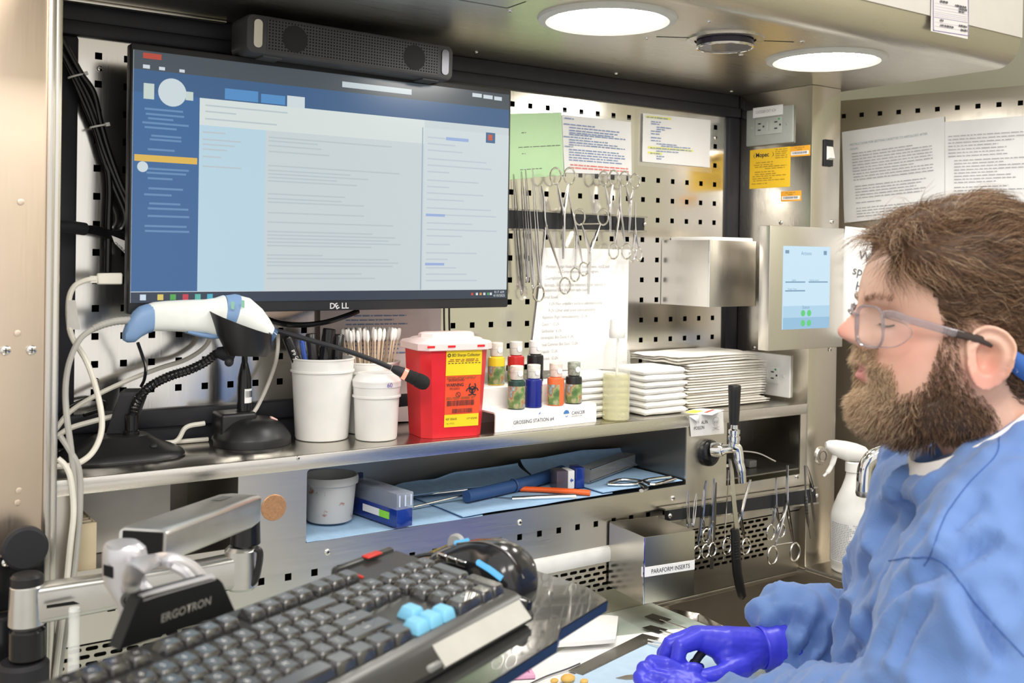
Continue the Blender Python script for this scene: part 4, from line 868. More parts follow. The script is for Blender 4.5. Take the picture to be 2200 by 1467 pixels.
# ---- spray bottle of yellow liquid
c = sh(1322, 905); c = Vector((c.x+.010, -.160, SZ))
YB = thing('pump_bottle', 'clear plastic bottle half full of yellow liquid on the shelf edge', 'bottle', c)
m, t, p_ = nt('bottle_clear'); p_.inputs['Base Color'].default_value = (.95, .95, .88, 1); p_.inputs['Roughness'].default_value = .06; p_.inputs['Alpha'].default_value = .30; p_.inputs['IOR'].default_value = 1.4
n1 = noise_node(t, 30); t.links.new(maprange(t, n1.outputs[0], .24, .30), p_.inputs['Alpha']); BCL = m
b = MB(); b.lathe([(0, .0005), (.019, .0005), (.0225, .003), (.0228, .006), (.0228, .098), (.0222, .112), (.0195, .126), (.0145, .135), (.0125, .138), (.0125, .142)], 36); b.build('shell', BCL, YB)
b = MB(); b.lathe([(0, .002), (.0215, .003), (.0219, .006), (.0219, .077), (0, .077)], 32); b.build('liquid', plain('yellow_liquid', (.90, .86, .42), .05, var=.0, trans=.7, ior=1.33), YB, 'pale yellow liquid')
b = MB(); b.lathe([(.0125, .137), (.0135, .139), (.0135, .150), (.0125, .153), (.0120, .166), (.0105, .168), (0, .168)], 24); b.build('cap', plain('cap_milky', (.80, .80, .76), .35, sss=.2), YB)
b = MB(); b.cyl((0, 0, .01), (.002, 0, .15), .0022, n=10); b.build('dip_tube', plain('tube_milky', (.8, .8, .76), .3), YB)
# ---- folded gauze and towels, each piece its own thing
GZ = plain('gauze_white', (.88, .87, .84), .9, var=.03, vs=90, bmp=.5, bs=1400); TW = plain('towel_cream', (.86, .83, .77), .85, var=.04, vs=60, bmp=.4, bs=900)
def pad(name, label, cat, group, c, wx, wy, h, rz, mat, seed, sag=.002):
    rnd = random.Random(seed); o = MB(); n_ = 26; m_ = 20
    def ph(u, v, top):
        ed_ = min(min(u, 1-u)*wx, min(v, 1-v)*wy); rd = min(1, ed_/(h*.6)+.02)**.5; wob = sag*(mnoise.noise(Vector((u*3+seed*.35, v*3, seed*.2)))+.3*mnoise.noise(Vector((u*9, v*9, seed*.4))))
        return Vector(((u-.5)*wx*(1+.012*math.sin(seed*3+v*4)), (v-.5)*wy*(1+.014*math.sin(seed*5+u*5)), (h*(.5+.5*rd) if top else h*(.5-.5*rd))+wob*(.4+.6*abs(u-.5)*2)))
    T = [[o.v(ph(i/n_, j/m_, True)) for j in range(m_+1)] for i in range(n_+1)]; B = [[o.v(ph(i/n_, j/m_, False)) for j in range(m_+1)] for i in range(n_+1)]
    for i in range(n_):
        for j in range(m_): o.f([T[i][j], T[i+1][j], T[i+1][j+1], T[i][j+1]]); o.f([B[i][j], B[i][j+1], B[i+1][j+1], B[i+1][j]])
    for i in range(n_): o.f([T[i][0], B[i][0], B[i+1][0], T[i+1][0]]); o.f([T[i][m_], T[i+1][m_], B[i+1][m_], B[i][m_]])
    for j in range(m_): o.f([T[0][j], T[0][j+1], B[0][j+1], B[0][j]]); o.f([T[n_][j], B[n_][j], B[n_][j+1], T[n_][j+1]])
    ob = o.build(name, mat, None, smooth=60); ob.location = c; ob.rotation_euler = (0, 0, rz); return tag(ob, label, cat, group)
rnd = random.Random(21)
ORD = ['lowest', 'second from the bottom', 'third from the bottom', 'middle one', 'third from the top', 'second from the top', 'topmost']
g1 = sh(1300, 893); 
for k in range(7): pad('gauze_pad', 'folded gauze pad, '+ORD[k]+' of the stack behind the yellow bottle', 'gauze', 'gauze behind the bottle', (.782+rnd.uniform(-.002, .002), -.098+rnd.uniform(-.002, .002), SZ+.0016+k*.0104), .108, .085, .0104, R(rnd.uniform(-2, 2)), GZ, k+1, .0014)
for k in range(7): pad('gauze_pad', 'folded gauze pad, '+ORD[k]+' of the stack beside the paper towels', 'gauze', 'gauze beside the towels', (.907+rnd.uniform(-.002, .002), -.118+rnd.uniform(-.002, .002), SZ+.0016+k*.0114), .098, .088, .0114, R(rnd.uniform(-3, 1)), GZ, k+21, .0014)
for k in range(17): pad('paper_towel', 'cream paper towel in the thick stack near the corner pillar', 'paper towel', 'stacked paper towels', (1.078+rnd.uniform(-.003, .003)+(.006 if k < 2 else 0), -.079+rnd.uniform(-.002, .002), SZ+.0012+k*.00475), .205 if k > 1 else .215, .125, .00475, R(rnd.uniform(-.8, .8)), TW, k+41, .0008)
for k in range(3): pad('paper_towel', 'loose cream towel on the thick stack, '+('lower', 'middle', 'top')[k]+' of three', 'paper towel', 'loose towels on the stack', (1.06-.002*k, -.080, SZ+.0022+17*.00475+k*.0048), .222, .118, .0048, R(1.5+k), TW, k+71, .0030)
# small bright card on the shelf edge
cardp = [sh(1462, 887, .0004), sh(1498, 877, .0004), sh(1556, 881, .0004), sh(1530, 892, .0004)]
b = MB(); b.loft([[p for p in cardp], [p+Vector((0, 0, .0006)) for p in cardp]]); CD = tag(b.build('warning_card', PAPER), 'small white and yellow card lying on the shelf edge by the formalin sign', 'card')
b = MB(); q = [cardp[0].lerp(cardp[3], .1).lerp(cardp[1], .1)]; A4 = cardp; lp = lambda u, v: (A4[0].lerp(A4[1], u)).lerp(A4[3].lerp(A4[2], u), v)+Vector((0, 0, .0009))
b.poly([lp(.05, .08), lp(.6, .08), lp(.6, .45), lp(.05, .45)]); b.build('yellow_print', plain('print_yellow', (.8, .72, .12), .6), CD)
b = MB(); b.poly([lp(.3, .6), lp(.9, .6), lp(.9, .72), lp(.3, .72)]); b.build('red_print', plain('print_red', (.6, .12, .08), .6), CD)
# ================================================================== papers on the pegboard
def quad_fn(c, curl=0.0, n=Vector((0, -1, 0)), seed=0):
    tl, tr, br, bl = [Vector(p) for p in c]
    def fn(u, v): p = tl.lerp(tr, u).lerp(bl.lerp(br, u), v); return p+n*(curl*(mnoise.noise(Vector((u*2+seed, v*2, seed*.7)))+.6)*(.3+v))
    return fn
def paper(name, label, px4, Y, mat=PAPER, curl=.0012, cat='paper', seed=0, wingo=None, group=None):
    P4 = [wing(*p, wingo) for p in px4] if wingo is not None else [ony(*p, Y) for p in px4]
    n = WN if wingo is not None else Vector((0, -1, 0))
    o = thing(name, label, cat, P4[3].lerp(P4[2], .5), group=group); sheet('sheet', mat, o, quad_fn(P4, curl, n, seed), 10, 12, .0004); return o, P4, n
def text_on(o, P4, n, body, size, u, v, mat, lift=.0022, **k):
    tl, tr, br, bl = P4; ex = (tr-tl); ey = (tl-bl); p = tl.lerp(tr, u).lerp(bl.lerp(br, u), v)+n*lift
    return letter(body, size, mat, o, p, ex, ey, **k)
def lines_on(o, P4, n, L, mat, h=.0016, seed=1, lift=.0020, word=.012, gap=.002):
    tl, tr, br, bl = P4; W_ = (tr-tl).length; H_ = (tl-bl).length
    return print_lines(mat, o, tl+n*lift, tr-tl, tl-bl, [(u*W_, -v*H_, L_*W_) for u, v, L_ in L], h, seed, word=word, gap=gap)
TXB = plain('print_blue', (.22, .30, .50), .7); TXG = plain('print_soft_grey', (.42, .42, .43), .7); TXR = plain('print_soft_red', (.78, .22, .20), .7); TXN = plain('print_dark', (.13, .13, .14), .7)
SLEEVE = glass('plastic_sleeve', (.95, .95, .95), .08, 1.4, .10)
GRN = plain('paper_green', (.52, .76, .44), .5, var=.02)
rnd = random.Random(9)
o, P4, n = paper('notice_sheet', 'pale green laminated sheet half hidden behind the monitor', [(1048, 246), (1206, 241), (1211, 376), (1052, 390)], -.003, GRN, seed=1)
lines_on(o, P4, n, [(.42, .30, .06), (.36, .52, .58), (.40, .62, .05), (.36, .86, .3)], TXN, .0012)
o, P4, n = paper('notice_sheet', 'white sheet of blue bulleted print with red lines at its foot', [(1207, 246), (1355, 262), (1356, 376), (1212, 371)], -.0032, seed=2)
lines_on(o, P4, n, [(.03, .07, .14), (.02, .17, .44)]+[(.10, v, rnd.uniform(.6, .86)) for v in (.22, .27, .31, .34)]+[(.02, .385, .4)]+[(.10, v, rnd.uniform(.55, .84)) for v in (.43, .475, .515)]+[(.04, .55, .12)]+[(.10, v, rnd.uniform(.7, .88)) for v in (.6, .645, .69, .735, .78)], TXB, .0022, 2); lines_on(o, P4, n, [(.12, .865, .84), (.13, .915, .84)], TXR, .0026, 3)
b = MB(); b.poly([ony(1200, 236, -.0052), ony(1362, 255, -.0052), ony(1362, 388, -.0052), ony(1207, 380, -.0052)]); b.build('sleeve', SLEEVE, o, world=True)
o, P4, n = paper('notice_sheet', 'white sheet with yellow highlighted lines in a clear sleeve', [(1381, 243), (1526, 258), (1524, 360), (1379, 347)], -.003, seed=3)
YH = plain('highlighter', (.86, .84, .10), .6)
lines_on(o, P4, n, [(.04, .09, .36), (.07, .72, .66), (.07, .83, .20)], YH, .0042, 1, .0016, .5, .0)
lines_on(o, P4, n, [(.05, .085, .30), (.11, .17, .14), (.11, .215, .12), (.19, .275, .22), (.19, .32, .12), (.11, .365, .14), (.11, .42, .12), (.11, .50, .16), (.11, .56, .14), (.19, .62, .30), (.26, .66, .44), (.10, .715, .6), (.19, .77, .32), (.10, .825, .14), (.19, .88, .12), (.19, .93, .08)], TXB, .0020, 4)
b = MB(); b.poly([ony(1372, 232, -.005), ony(1531, 255, -.005), ony(1529, 372, -.005), ony(1370, 355, -.005)]); b.build('sleeve', SLEEVE, o, world=True)
o, P4, n = paper('requirements_sheet', 'white sheet listing minimum lymph node counts, below the hanging instruments', [(1168, 532), (1351, 536), (1346, 792), (1136, 796)], -.003, seed=4, curl=.0006)
def ly(px, py): return ony(1150+px/5.24, 520+py/5.24, -.0048)
ex_ = ly(900, 290)-ly(120, 290); 
for body, px, py, s_ in (('Minimum Lymph Node Harvest Requirements (AJCC and/', 122, 290, .0076), ('or Comprehensive Cancer Program)', 262, 345, .0076), ('Esophagectomy', 110, 418, .0076), ('Stomach   16 LN (Includes metastatic tumor deposits in', 105, 498, .0076), ('subserosal fat in the lymph node count)', 112, 556, .0076), ('Small Bowel', 100, 635, .0076), ('5 LN (Non-ampullary duodenal adenocarcinoma)', 155, 710, .0076), ('9 LN (Other small bowel adenocarcinoma)', 150, 786, .0076), ('Appendix (Right hemicolectomy): 12 LN', 80, 862, .0076), ('Colon *: 12 LN', 75, 942, .0076), ('Gallbaldder: 6 LN', 70, 1018, .0076), ('Intrahepatic Bile Ducts: 6 LN', 62, 1092, .0076), ('Distal Common Bile Duct: 12 LN', 58, 1172, .0076), ('Ampulla: 12 LN', 52, 1250, .0076), ('Pancreas: 12 LN', 48, 1328, .0076)):
    letter(body, s_*1.02, TXG, o, ly(px, py), ex_, (0, 0, 1), xs=.80)
PINKP = plain('paper_pinkish', (.80, .70, .69), .7, var=.02)
o, P4, n = paper('notice_sheet', 'pinkish sheet of blue print hanging below the monitor behind the swabs', [(688, 640), (948, 640), (944, 902), (686, 912)], -.010, PINKP, seed=5)
lines_on(o, P4, n, [(.20, .15+k*.034, rnd.uniform(.2, .62)) for k in range(10)]+[(.18, .56+k*.05, rnd.uniform(.3, .7)) for k in range(4)], TXB, .0022, 5)
# ---- papers on the wing
o, P4, n = paper('instruction_sheet', 'white instruction sheet taped to the side wing beside the pillar', [(1809, 284), (2029, 250), (2030, 455), (1815, 479)], 0, wingo=.004, seed=6, curl=.002)
TXA = plain('print_slate', (.30, .38, .40), .7)
text_on(o, P4, n, 'INSTRUCTIONS FOR GETTING CASSETTES TO HISTOLOGY AFTER', .0062, .085, .165, TXA, .0035, xs=.86); text_on(o, P4, n, 'HOURS', .0062, .085, .215, TXA, .0035, xs=.86)
lines_on(o, P4, n, [(.09, .26+k*.032, .78 if k % 6 else .6) for k in range(10)]+[(.1, .62+k*.032, .7-.05*(k % 3)) for k in range(5)]+[(.1, .80, .25)]+[(.1, .86+k*.03, .8) for k in range(4)], TXG, .0018, 6, .0035)
b = MB(); q = [wing(p, q_, .0062) for p, q_ in ((1905, 268), (1935, 245), (1950, 258), (1945, 266))]; b.poly(q); b.build('tape', SLEEVE, o, world=True)
o, P4, n = paper('instruction_sheet', 'white printed sheet at the right edge, behind the man\'s hair', [(2026, 262), (2250, 245), (2252, 520), (2032, 500)], 0, wingo=.001, seed=7, curl=.0015)
lines_on(o, P4, n, [(.06, .14+k*.03, rnd.uniform(.45, .9)) for k in range(7)]+[(.12, .36+k*.028, rnd.uniform(.4, .8)) for k in range(8)]+[(.12, .60+k*.03, rnd.uniform(.3, .8)) for k in range(7)], TXG, .0018, 7, .0028)
b = MB(); q = [wing(p, q_, .0042) for p, q_ in ((2085, 250), (2108, 236), (2112, 258), (2086, 262))]; b.poly(q); b.build('tape', SLEEVE, o, world=True)
# sheet hanging forward next to the touch panel
NN = Vector((-.62, -.78, 0)).normalized(); PP = Vector((1.335, -.205, .05))
def fp(px, py, off=0): return onp(px, py, PP+NN*off, NN)
P4 = [fp(1816, 486), fp(2005, 505), fp(1985, 760), fp(1789, 722)]
o = thing('notice_sheet', 'white sheet with large black print between the touch panel and the man\'s face', 'paper', P4[3]); sheet('sheet', PAPER, o, quad_fn(P4, .001, NN, 8), 8, 8, .0004)
for body, px, py in (('When', 1843, 556), ('spx', 1830, 588), ('Ho', 1836, 622)): letter(body, .0245, TXN, o, fp(px, py, .003), fp(1900, py+12, .003)-fp(1843, py, .003), fp(px+3, py-40, .003)-fp(px, py, .003), xs=.92)
o, P4, n = paper('notice_sheet', 'small white sheet low on the side wing under the man\'s beard', [(1846, 893), (1960, 925), (1958, 945), (1846, 912)], 0, wingo=.003, seed=9)
# form on the hood front
hp = [ony(2001, -30, -.5345), ony(2081, -14, -.5345), ony(2078, 84, -.5345), ony(1999, 67, -.5345)]
o = thing('inspection_form', 'filled-in inspection form taped to the hood front', 'paper', hp[3]); sheet('sheet', plain('paper_lilac', (.80, .76, .76), .7, var=.02), o, quad_fn(hp, .0005, Vector((0, -1, 0)), 3), 4, 6, .0004)
PU = plain('print_violet', (.30, .27, .48), .7)
b = MB(basis(hp[0]+Vector((0, -.0016, 0)), hp[1]-hp[0], hp[0]-hp[3])); W_ = (hp[1]-hp[0]).length; H_ = (hp[0]-hp[3]).length
def bar(u0, v0, u1, v1): b.poly([(u0*W_, -v0*H_, 0), (u1*W_, -v0*H_, 0), (u1*W_, -v1*H_, 0), (u0*W_, -v1*H_, 0)])
for a_ in ((.02, .02, .035, .98), (.965, .02, .98, .98), (.02, .965, .98, .98), (.05, .67, .95, .678)): bar(*a_)
for v in (.36, .43, .49, .55, .59, .63, .78, .87): bar(.06, v, .94, v+.004)
b.build('form_ruling', PU, o, world=True, flip=False, smooth=0)
lines_on(o, hp, Vector((0, -1, 0)), [(.2, .33, .2), (.6, .36, .3), (.7, .42, .22), (.7, .48, .15), (.2, .75, .08), (.7, .80, .22), (.2, .86, .35), (.75, .89, .18)], TXN, .0032, 5, .0022, .006, .0012)
# ================================================================== pillar fittings
def xq(px, py, d=0): return onx(px, py, XP-d)
def plate_x(name, mat, px4, d0, d1, parent, label=None, bev=None):
    b = MB(); b.loft([[xq(*p, 0)-Vector((d0, 0, 0)) for p in px4], [xq(*p, 0)-Vector((d1, 0, 0)) for p in px4]]); o = b.build(name, mat, parent, label, world=parent is not None)
    if bev: m_ = o.modifiers.new('b', 'BEVEL'); m_.width = bev; m_.segments = 2
    return o
OUTG = plain('outlet_grey', (.36, .38, .35), .4); OUTI = plain('outlet_face', (.44, .46, .43), .4)
def outlet(label, y0_, y1_, z0_, z1_, mat, mat2, dark=INK, face=None):
    o = thing('power_outlet', label, 'outlet', (XP, (y0_+y1_)/2, z0_)); b = MB(); b.box(XP-.006, XP-.0002, y0_, y1_, z0_, z1_, .002); b.build('cover_plate', mat, o, world=True)
    cy, cz = (y0_+y1_)/2, (z0_+z1_)/2; b = MB(); b.box(XP-.0075, XP-.0058, cy-.034, cy+.034, cz-.0165, cz+.0165, .0012); fcp = b.build('receptacle', mat2, o, world=True)
    for s in (-1, 1):
        for dz in (-.0062, .0062): MB().box(XP-.0077, XP-.0074, cy+s*.021-.0038+.002, cy+s*.021+.0038+.002, cz+dz-.0012, cz+dz+.0012).build('slot', dark, fcp, world=True)
        MB().lathe([(.0022, 0), (.0022, .0002), (0, .0002)], 12, (XP-.0075, cy+s*.021-.0085, cz), (-1, 0, 0)).build('ground_hole', dark, fcp, world=True)
    for dy in (-.0045, .0045): MB().box(XP-.0083, XP-.0072, cy+dy-.0035, cy+dy+.0035, cz-.009, cz+.009, .0006).build('test_button', mat2, fcp, world=True)
    MB().lathe([(.0022, 0), (.002, .0006), (0, .0008)], 12, (XP-.0076, cy-.027, cz+.0115), (-1, 0, 0)).build('indicator', plain('green_dot', (.05, .45, .10), .4), fcp, 'green indicator', world=True)
    for dy in (-.045, .045): MB().lathe([(.003, 0), (.0025, .0008), (0, .001)], 12, (XP-.0061, cy+dy, cz), (-1, 0, 0)).build('plate_screw', mat, o, world=True)
    return o
o = outlet('grey power outlet with a paper label high on the pillar', -.146, -.028, .3445, .4165, OUTG, OUTI)
MB().box(XP-.0066, XP-.006, -.122, -.046, .400, .4195).build('paper_label', PAPER, o, world=True); letter('CAT2200 CKT 4.24', .0078, TXG, o, Vector((XP-.0072, -.054, .4075)), (0, -1, 0), (0, 0, 1), xs=.8)
outlet('white power outlet low on the pillar behind the paper towels', -.149, -.028, -.147, -.066, WHITE, WHITE)
YS = plain('sticker_yellow', (.86, .54, .02), .5, var=.02); OS = plain('sticker_orange', (.78, .36, .03), .5, var=.02)
o = thing('equipment_sticker', 'yellow sticker with a curved logo on the pillar below the outlet', 'sticker', (XP, -.086, .26)); MB().box(XP-.0008, XP-.0002, -.137, -.0345, .2595, .3370).build('sheet', YS, o, world=True)
letter('Mopec', .0125, INK, o, Vector((XP-.0012, -.0500, .3215)), (0, -1, 0), (0, 0, 1), bold=.02)
b = MB(basis((XP-.0012, -.0345, .2595), (0, -1, 0), (0, 0, 1)))
for k in range(9):
    t0_, t1_ = R(120+15*k), R(135+15*k)
    for (cx, sg) in ((.0215, 1), (.0505, -1)):
        f_ = lambda t, rr: (cx+sg*(rr+.004)*math.cos(t)*1.0, .0655+.0075*math.sin(t), 0); w0 = .0016*(1-abs(k-4)/5)
        b.poly([f_(t0_, .006), f_(t1_, .006), f_(t1_, .006+w0), f_(t0_, .006+w0)])
b.build('logo_brackets', INK, o, world=True, flip=False)
print_lines(plain('sticker_print', (.40, .24, .02), .7), o, Vector((XP-.0012, -.0345, .2595)), (0, -1, 0), (0, 0, 1), [(.066, .073-.004*k, .03) for k in range(5)]+[(.016, .050, .044), (.012, .0455, .048), (.014, .0415, .08), (.04, .0375, .05), (.014, .0315, .05), (.014, .027, .055), (.008, .023, .085), (.008, .0185, .05), (.01, .0145, .08), (.006, .0085, .04)], .0016, 3)
def asset(label, y0_, y1_, z0_, z1_):
    o = thing('asset_tag', label, 'sticker', (XP, (y0_+y1_)/2, z0_)); MB().box(XP-.0007, XP-.0002, y0_, y1_, z0_, z1_).build('backing', OS, o, world=True)
    MB().box(XP-.0009, XP-.0006, y0_+.003, y1_-.003, z0_+.003, z0_+(z1_-z0_)*.5).build('white_field', PAPER, o, world=True)
    b = MB(basis((XP-.0012, y1_-.006, z0_+.0045), (0, -1, 0), (0, 0, 1))); x = 0; r_ = random.Random(2)
    while x < (y1_-y0_)-.013: w = r_.choice((.0005, .0008, .0012)); b.poly([(x, 0, 0), (x+w, 0, 0), (x+w, .0045, 0), (x, .0045, 0)]); x += w+.0008
    b.build('bar_code', INK, o, world=True, flip=False, smooth=0); print_lines(MATS['sticker_print'], o, Vector((XP-.0012, y1_-.004, z1_-.004)), (0, -1, 0), (0, 0, 1), [(.008, 0, .026), (.014, -.0035, .012)], .0014, 4)
asset('orange bar-coded tag beside the yellow sticker', -.1845, -.136, .3165, .3365); asset('orange bar-coded tag alone below the yellow sticker', -.165, -.1155, .2315, .2510)
o = thing('rocker_switch', 'white rocker switch in a black plate on the pillar front', 'switch', ony(1778, 358, -.188)); s0, s1 = ony(1769, 299, -.188), ony(1787, 358, -.188)
MB().box(s0.x, s1.x, -.1915, -.1885, s1.z, s0.z, .001).build('plate', BLACKM, o, world=True)
b = MB(); b.prism([(-.1915, s1.z+.012), (-.1985, s1.z+.015), (-.1935, s0.z-.014), (-.1915, s0.z-.013)], s0.x+.006, s1.x-.004, 'x'); b.build('rocker', WHITE, o, world=True)
# ---- touch panel
TPY = -.2155; q0, q1 = ony(1655, 484, TPY), ony(1810, 745, TPY)
o = thing('touch_panel', 'steel boxed touch screen on the corner pillar showing Actions and Status', 'control panel', Vector(((q0.x+q1.x)/2, -.2, q1.z)))
BRU = steel('panel_brushed', (.74, .71, .66), .3, (70, 70, 1.0), .06, .03)
MB().box(q0.x, q1.x, TPY, -.1905, q1.z, q0.z, .0015).build('housing', BRU, o, world=True)
a_, b_ = ony(1683, 528, TPY), ony(1780, 704, TPY)
scn = MB().box(a_.x, b_.x, TPY-.0012, TPY+.001, b_.z, a_.z).build('screen', emis('touch_base', lin('c3dff0'), .75), o, 'pale blue lit screen', world=True)
b = MB(); 
def tp(u, v, d=.0016): return Vector((a_.x+(b_.x-a_.x)*u, TPY-d, a_.z+(b_.z-a_.z)*v))
TB = emis('touch_dim', lin('8fb9d6'), .75); TG = emis('touch_green', lin('58c878'), .75); TT = emis('touch_text', lin('6d92ad'), .75); TM = emis('touch_mid', lin('a9cde4'), .75)
for (u0, v0, u1, v1, M_, nm) in ((0, .72, 1, .86, TM, 'screen_field'), (0, .86, 1, 1, TB, 'screen_field'), (.04, .425, .46, .44, TT, 'screen_button'), (.53, .425, .95, .44, TT, 'screen_button'), (.04, .53, .46, .545, TT, 'screen_button'), (.03, .05, .11, .09, TT, 'screen_icon'), (.85, .05, .92, .10, TT, 'screen_icon')):
    b = MB(); b.poly([tp(u0, v0), tp(u1, v0), tp(u1, v1), tp(u0, v1)]); b.build(nm, M_, scn, smooth=0, world=True, flip=False)
for u in (.42, .55):
    for v in (.81, .93):
        b = MB(); c = tp(u, v, .0019); b.f([b.v(c+Vector((math.cos(t)*.006, 0, math.sin(t)*.006))) for t in [2*math.pi*k/18 for k in range(18)]]); b.build('status_light', TG, scn, smooth=0, world=True, flip=False)
letter('Actions', .0095, TT, scn, tp(.36, .105, .0019), (1, 0, 0), (0, 0, 1)); letter('Status', .0085, TT, scn, tp(.40, .755, .0019), (1, 0, 0), (0, 0, 1)); letter('Lights', .0052, TT, scn, tp(.17, .42, .0019), (1, 0, 0), (0, 0, 1)); letter('Fluid Jet System', .0046, TT, scn, tp(.55, .42, .0019), (1, 0, 0), (0, 0, 1), xs=.9); letter('Water Timer', .0046, TT, scn, tp(.09, .525, .0019), (1, 0, 0), (0, 0, 1))
# ---- steel dispenser box high on the pegboard
o = thing('steel_dispenser', 'square stainless steel box hung on the pegboard with a white insert on top', 'dispenser', (1.10, -.064, .03))
b = MB(); x0_, x1_, y0_, z0_, z1_ = 1.040, 1.166, -.127, .030, .1525; t_ = .0016
b.box(x0_, x0_+t_, y0_, -.001, z0_, z1_); b.build('side_panel', BRU, o, world=True); MB().box(x1_-t_, x1_, y0_, -.001, z0_, z1_).build('side_panel', BRU, o, world=True)
MB().box(x0_, x1_, y0_, y0_+t_, z0_, z1_, .0005).build('front_panel', BRU, o, world=True); MB().box(x0_+t_, x1_-t_, y0_+t_, -.001, z0_, z0_+t_).build('bottom', STEELD, o, world=True)
MB().box(x0_+.012, x1_-.006, y0_+.004, -.012, z0_+.01, z1_+.006, .002).build('white_insert', WHITE, o, world=True); MB().tube([(x0_+t_/2, y0_-.0003, z0_), (x0_+t_/2, y0_-.0003, z1_)], .0013, 6).build('edge_bead', CHROME, o, world=True)
# ================================================================== magnetic strips and hanging instruments
def mag(name, label, tl, tr, br, bl, Y, d, parent=None):
    P4 = [ony(*p, Y) for p in (tl, tr, br, bl)]; o = thing(name, label, 'magnetic strip', P4[3].lerp(P4[2], .5)); dv = Vector((0, d, 0))
    b = MB(); b.loft([P4, [p+dv for p in P4]]); b.build('rubber_face', RUBBER, o, world=True); up = (P4[0]-P4[3]).normalized()
    for (p, q, s) in ((P4[0], P4[1], 1), (P4[3], P4[2], -1)):
        ex = (q-p)*.02; b = MB(); b.loft([[p-ex, q+ex, q+ex+up*.003*s, p-ex+up*.003*s], [r+dv*1.6+Vector((0, -.003, 0)) for r in (p-ex, q+ex, q+ex+up*.003*s, p-ex+up*.003*s)]]); b.build('rail', STEELD, o, world=True)
    for p in (P4[0].lerp(P4[3], .5), P4[1].lerp(P4[2], .5)): b = MB(); b.ball(p+Vector((0, -.002, 0)), .0042, (1, .6, 1)); b.build('rail_bolt', SCREWM, o, world=True)
    return o
mag('magnetic_tool_strip', 'black magnetic strip with steel rails holding instruments on the pegboard', (1040, 448), (1385, 468), (1384, 495), (1040, 490), -.016, .010)
def zscale(px, py, Y): return (ony(px, py-10, Y)-ony(px, py+10, Y)).length/20
def ring_pts(c, r, n=18, el=1.0): return [c+Vector((math.cos(2*math.pi*k/n)*r*el, 0, math.sin(2*math.pi*k/n)*r)) for k in range(n)]
def scissors(name, label, cat, ra_, rb_, piv, tip, rr, Y, w=.0026, mid=None, curve=None, el=.85, group='instruments on the pegboard strip', catch=False):
    """two pivoted halves: ring a with the blade on one side, ring b with the other"""
    pv = ony(*piv, Y); tp_ = ony(*tip, Y); o = thing(name, label, cat, pv, group=group); w *= 1.35
    for k, rc in enumerate((ra_, rb_)):
        dy = Vector((0, -.0011 if k else .0011, 0)); c = ony(*rc, Y)+dy; r = rr*zscale(*rc, Y); b = MB(); b.tube(ring_pts(c, r, 22, el), .0017, 7, closed=True)
        st0 = c+(pv-c).normalized()*r*.98; a1 = (tp_-pv); sd = a1.cross(Vector((0, 1, 0))).normalized()*(.0006 if k else -.0006)
        m1 = st0.lerp(pv, .45)+(st0-c).normalized()*.0; pts = [st0, st0.lerp(pv, .2)+(c-st0)*.0, m1, pv+dy, pv+a1*.35+sd+dy]
        if curve: pts += [pv+a1*.7+Vector((curve*.4, 0, 0))+dy]
        pts += [tp_+sd*.5+dy]; P_ = spl(pts, 5); n_ = len(P_); rad = [(.0015+(w-.0015)*min(1, i/(n_*.5)) if i < n_*.62 else w*(1-.72*(i-n_*.62)/(n_*.38))) for i in range(n_)]
        b.tube(P_, rad, 8, flat=.55); b.build('half', INSTR, o, world=True)
    if catch:
        c1, c2 = ony(*ra_, Y), ony(*rb_, Y); q = c1.lerp(c2, .5).lerp(pv, .22); b = MB(); b.tube([c1.lerp(pv, .2), c2.lerp(pv, .2)], .0012, 6); b.build('ratchet', INSTR, o, world=True)
    b = MB(); b.lathe([(.0021, 0), (.0021, .0008), (0, .0012)], 12, pv+Vector((0, -.0032, 0)), (0, -1, 0)); b.build('pivot_screw', SCREWM, o, world=True); return o
def forceps(name, label, top, bot, Y, spread=.0030, w=.0030, group='instruments on the pegboard strip', inv=False):
    """two springy legs joined at one end"""
    w *= 1.3; a_, c_ = ony(*top, Y), ony(*bot, Y); o = thing(name, label, 'forceps', c_, group=group); d = c_-a_
    for s in (-1, 1):
        sv_ = Vector((s*spread, -.001*s, 0)); P_ = [a_+sv_*(.25 if not inv else .05), a_+d*.3+sv_*.9, a_+d*.6+sv_, a_+d*.85+sv_*.7, c_+sv_*.12]; P_ = spl(P_, 5); n_ = len(P_)
        b = MB(); b.tube(P_, [.0007+(w-.0007)*min(1, (i/n_)*1.25) for i in range(n_)], 7, flat=.5); b.build('leg', INSTR, o, world=True)
    b = MB(); b.ball(c_, w*1.0, (1, .5, 1.6)); b.build('spring_end', INSTR, o, world=True); return o
IY = -.023
forceps('tissue_forceps', 'long straight forceps, leftmost beside the monitor edge', (1103, 374), (1122, 628), IY, .002); forceps('tissue_forceps', 'long straight forceps, second from the monitor edge', (1120, 368), (1133, 600), IY-.003, .002)
forceps('tissue_forceps', 'long straight forceps, third from the monitor edge', (1129, 364), (1146, 617), IY, .002); forceps('tissue_forceps', 'long straight forceps, fourth from the monitor edge', (1144, 361), (1161, 613), IY-.003, .002)
scissors('curved_clamp', 'large curved clamp with its two rings low over the lymph list', 'clamp', (1158, 630), (1213, 614), (1172, 485), (1163, 398), 17, IY-.004, .003, curve=.004, catch=True)
scissors('long_scissors', 'long scissors hanging with two big rings at the top', 'scissors', (1195, 378), (1223, 378), (1210, 462), (1210, 556), 17.5, IY-.006, .0042)
scissors('slim_scissors', 'slim scissors with overlapping small rings low over the list', 'scissors', (1236, 590), (1253, 578), (1238, 500), (1220, 412), 14, IY-.009, .0032)
scissors('straight_clamp', 'straight clamp with wide rings at mid height and tip pointing down', 'clamp', (1246, 466), (1295, 466), (1267, 540), (1264, 632), 17, IY-.012, .0034, catch=True)
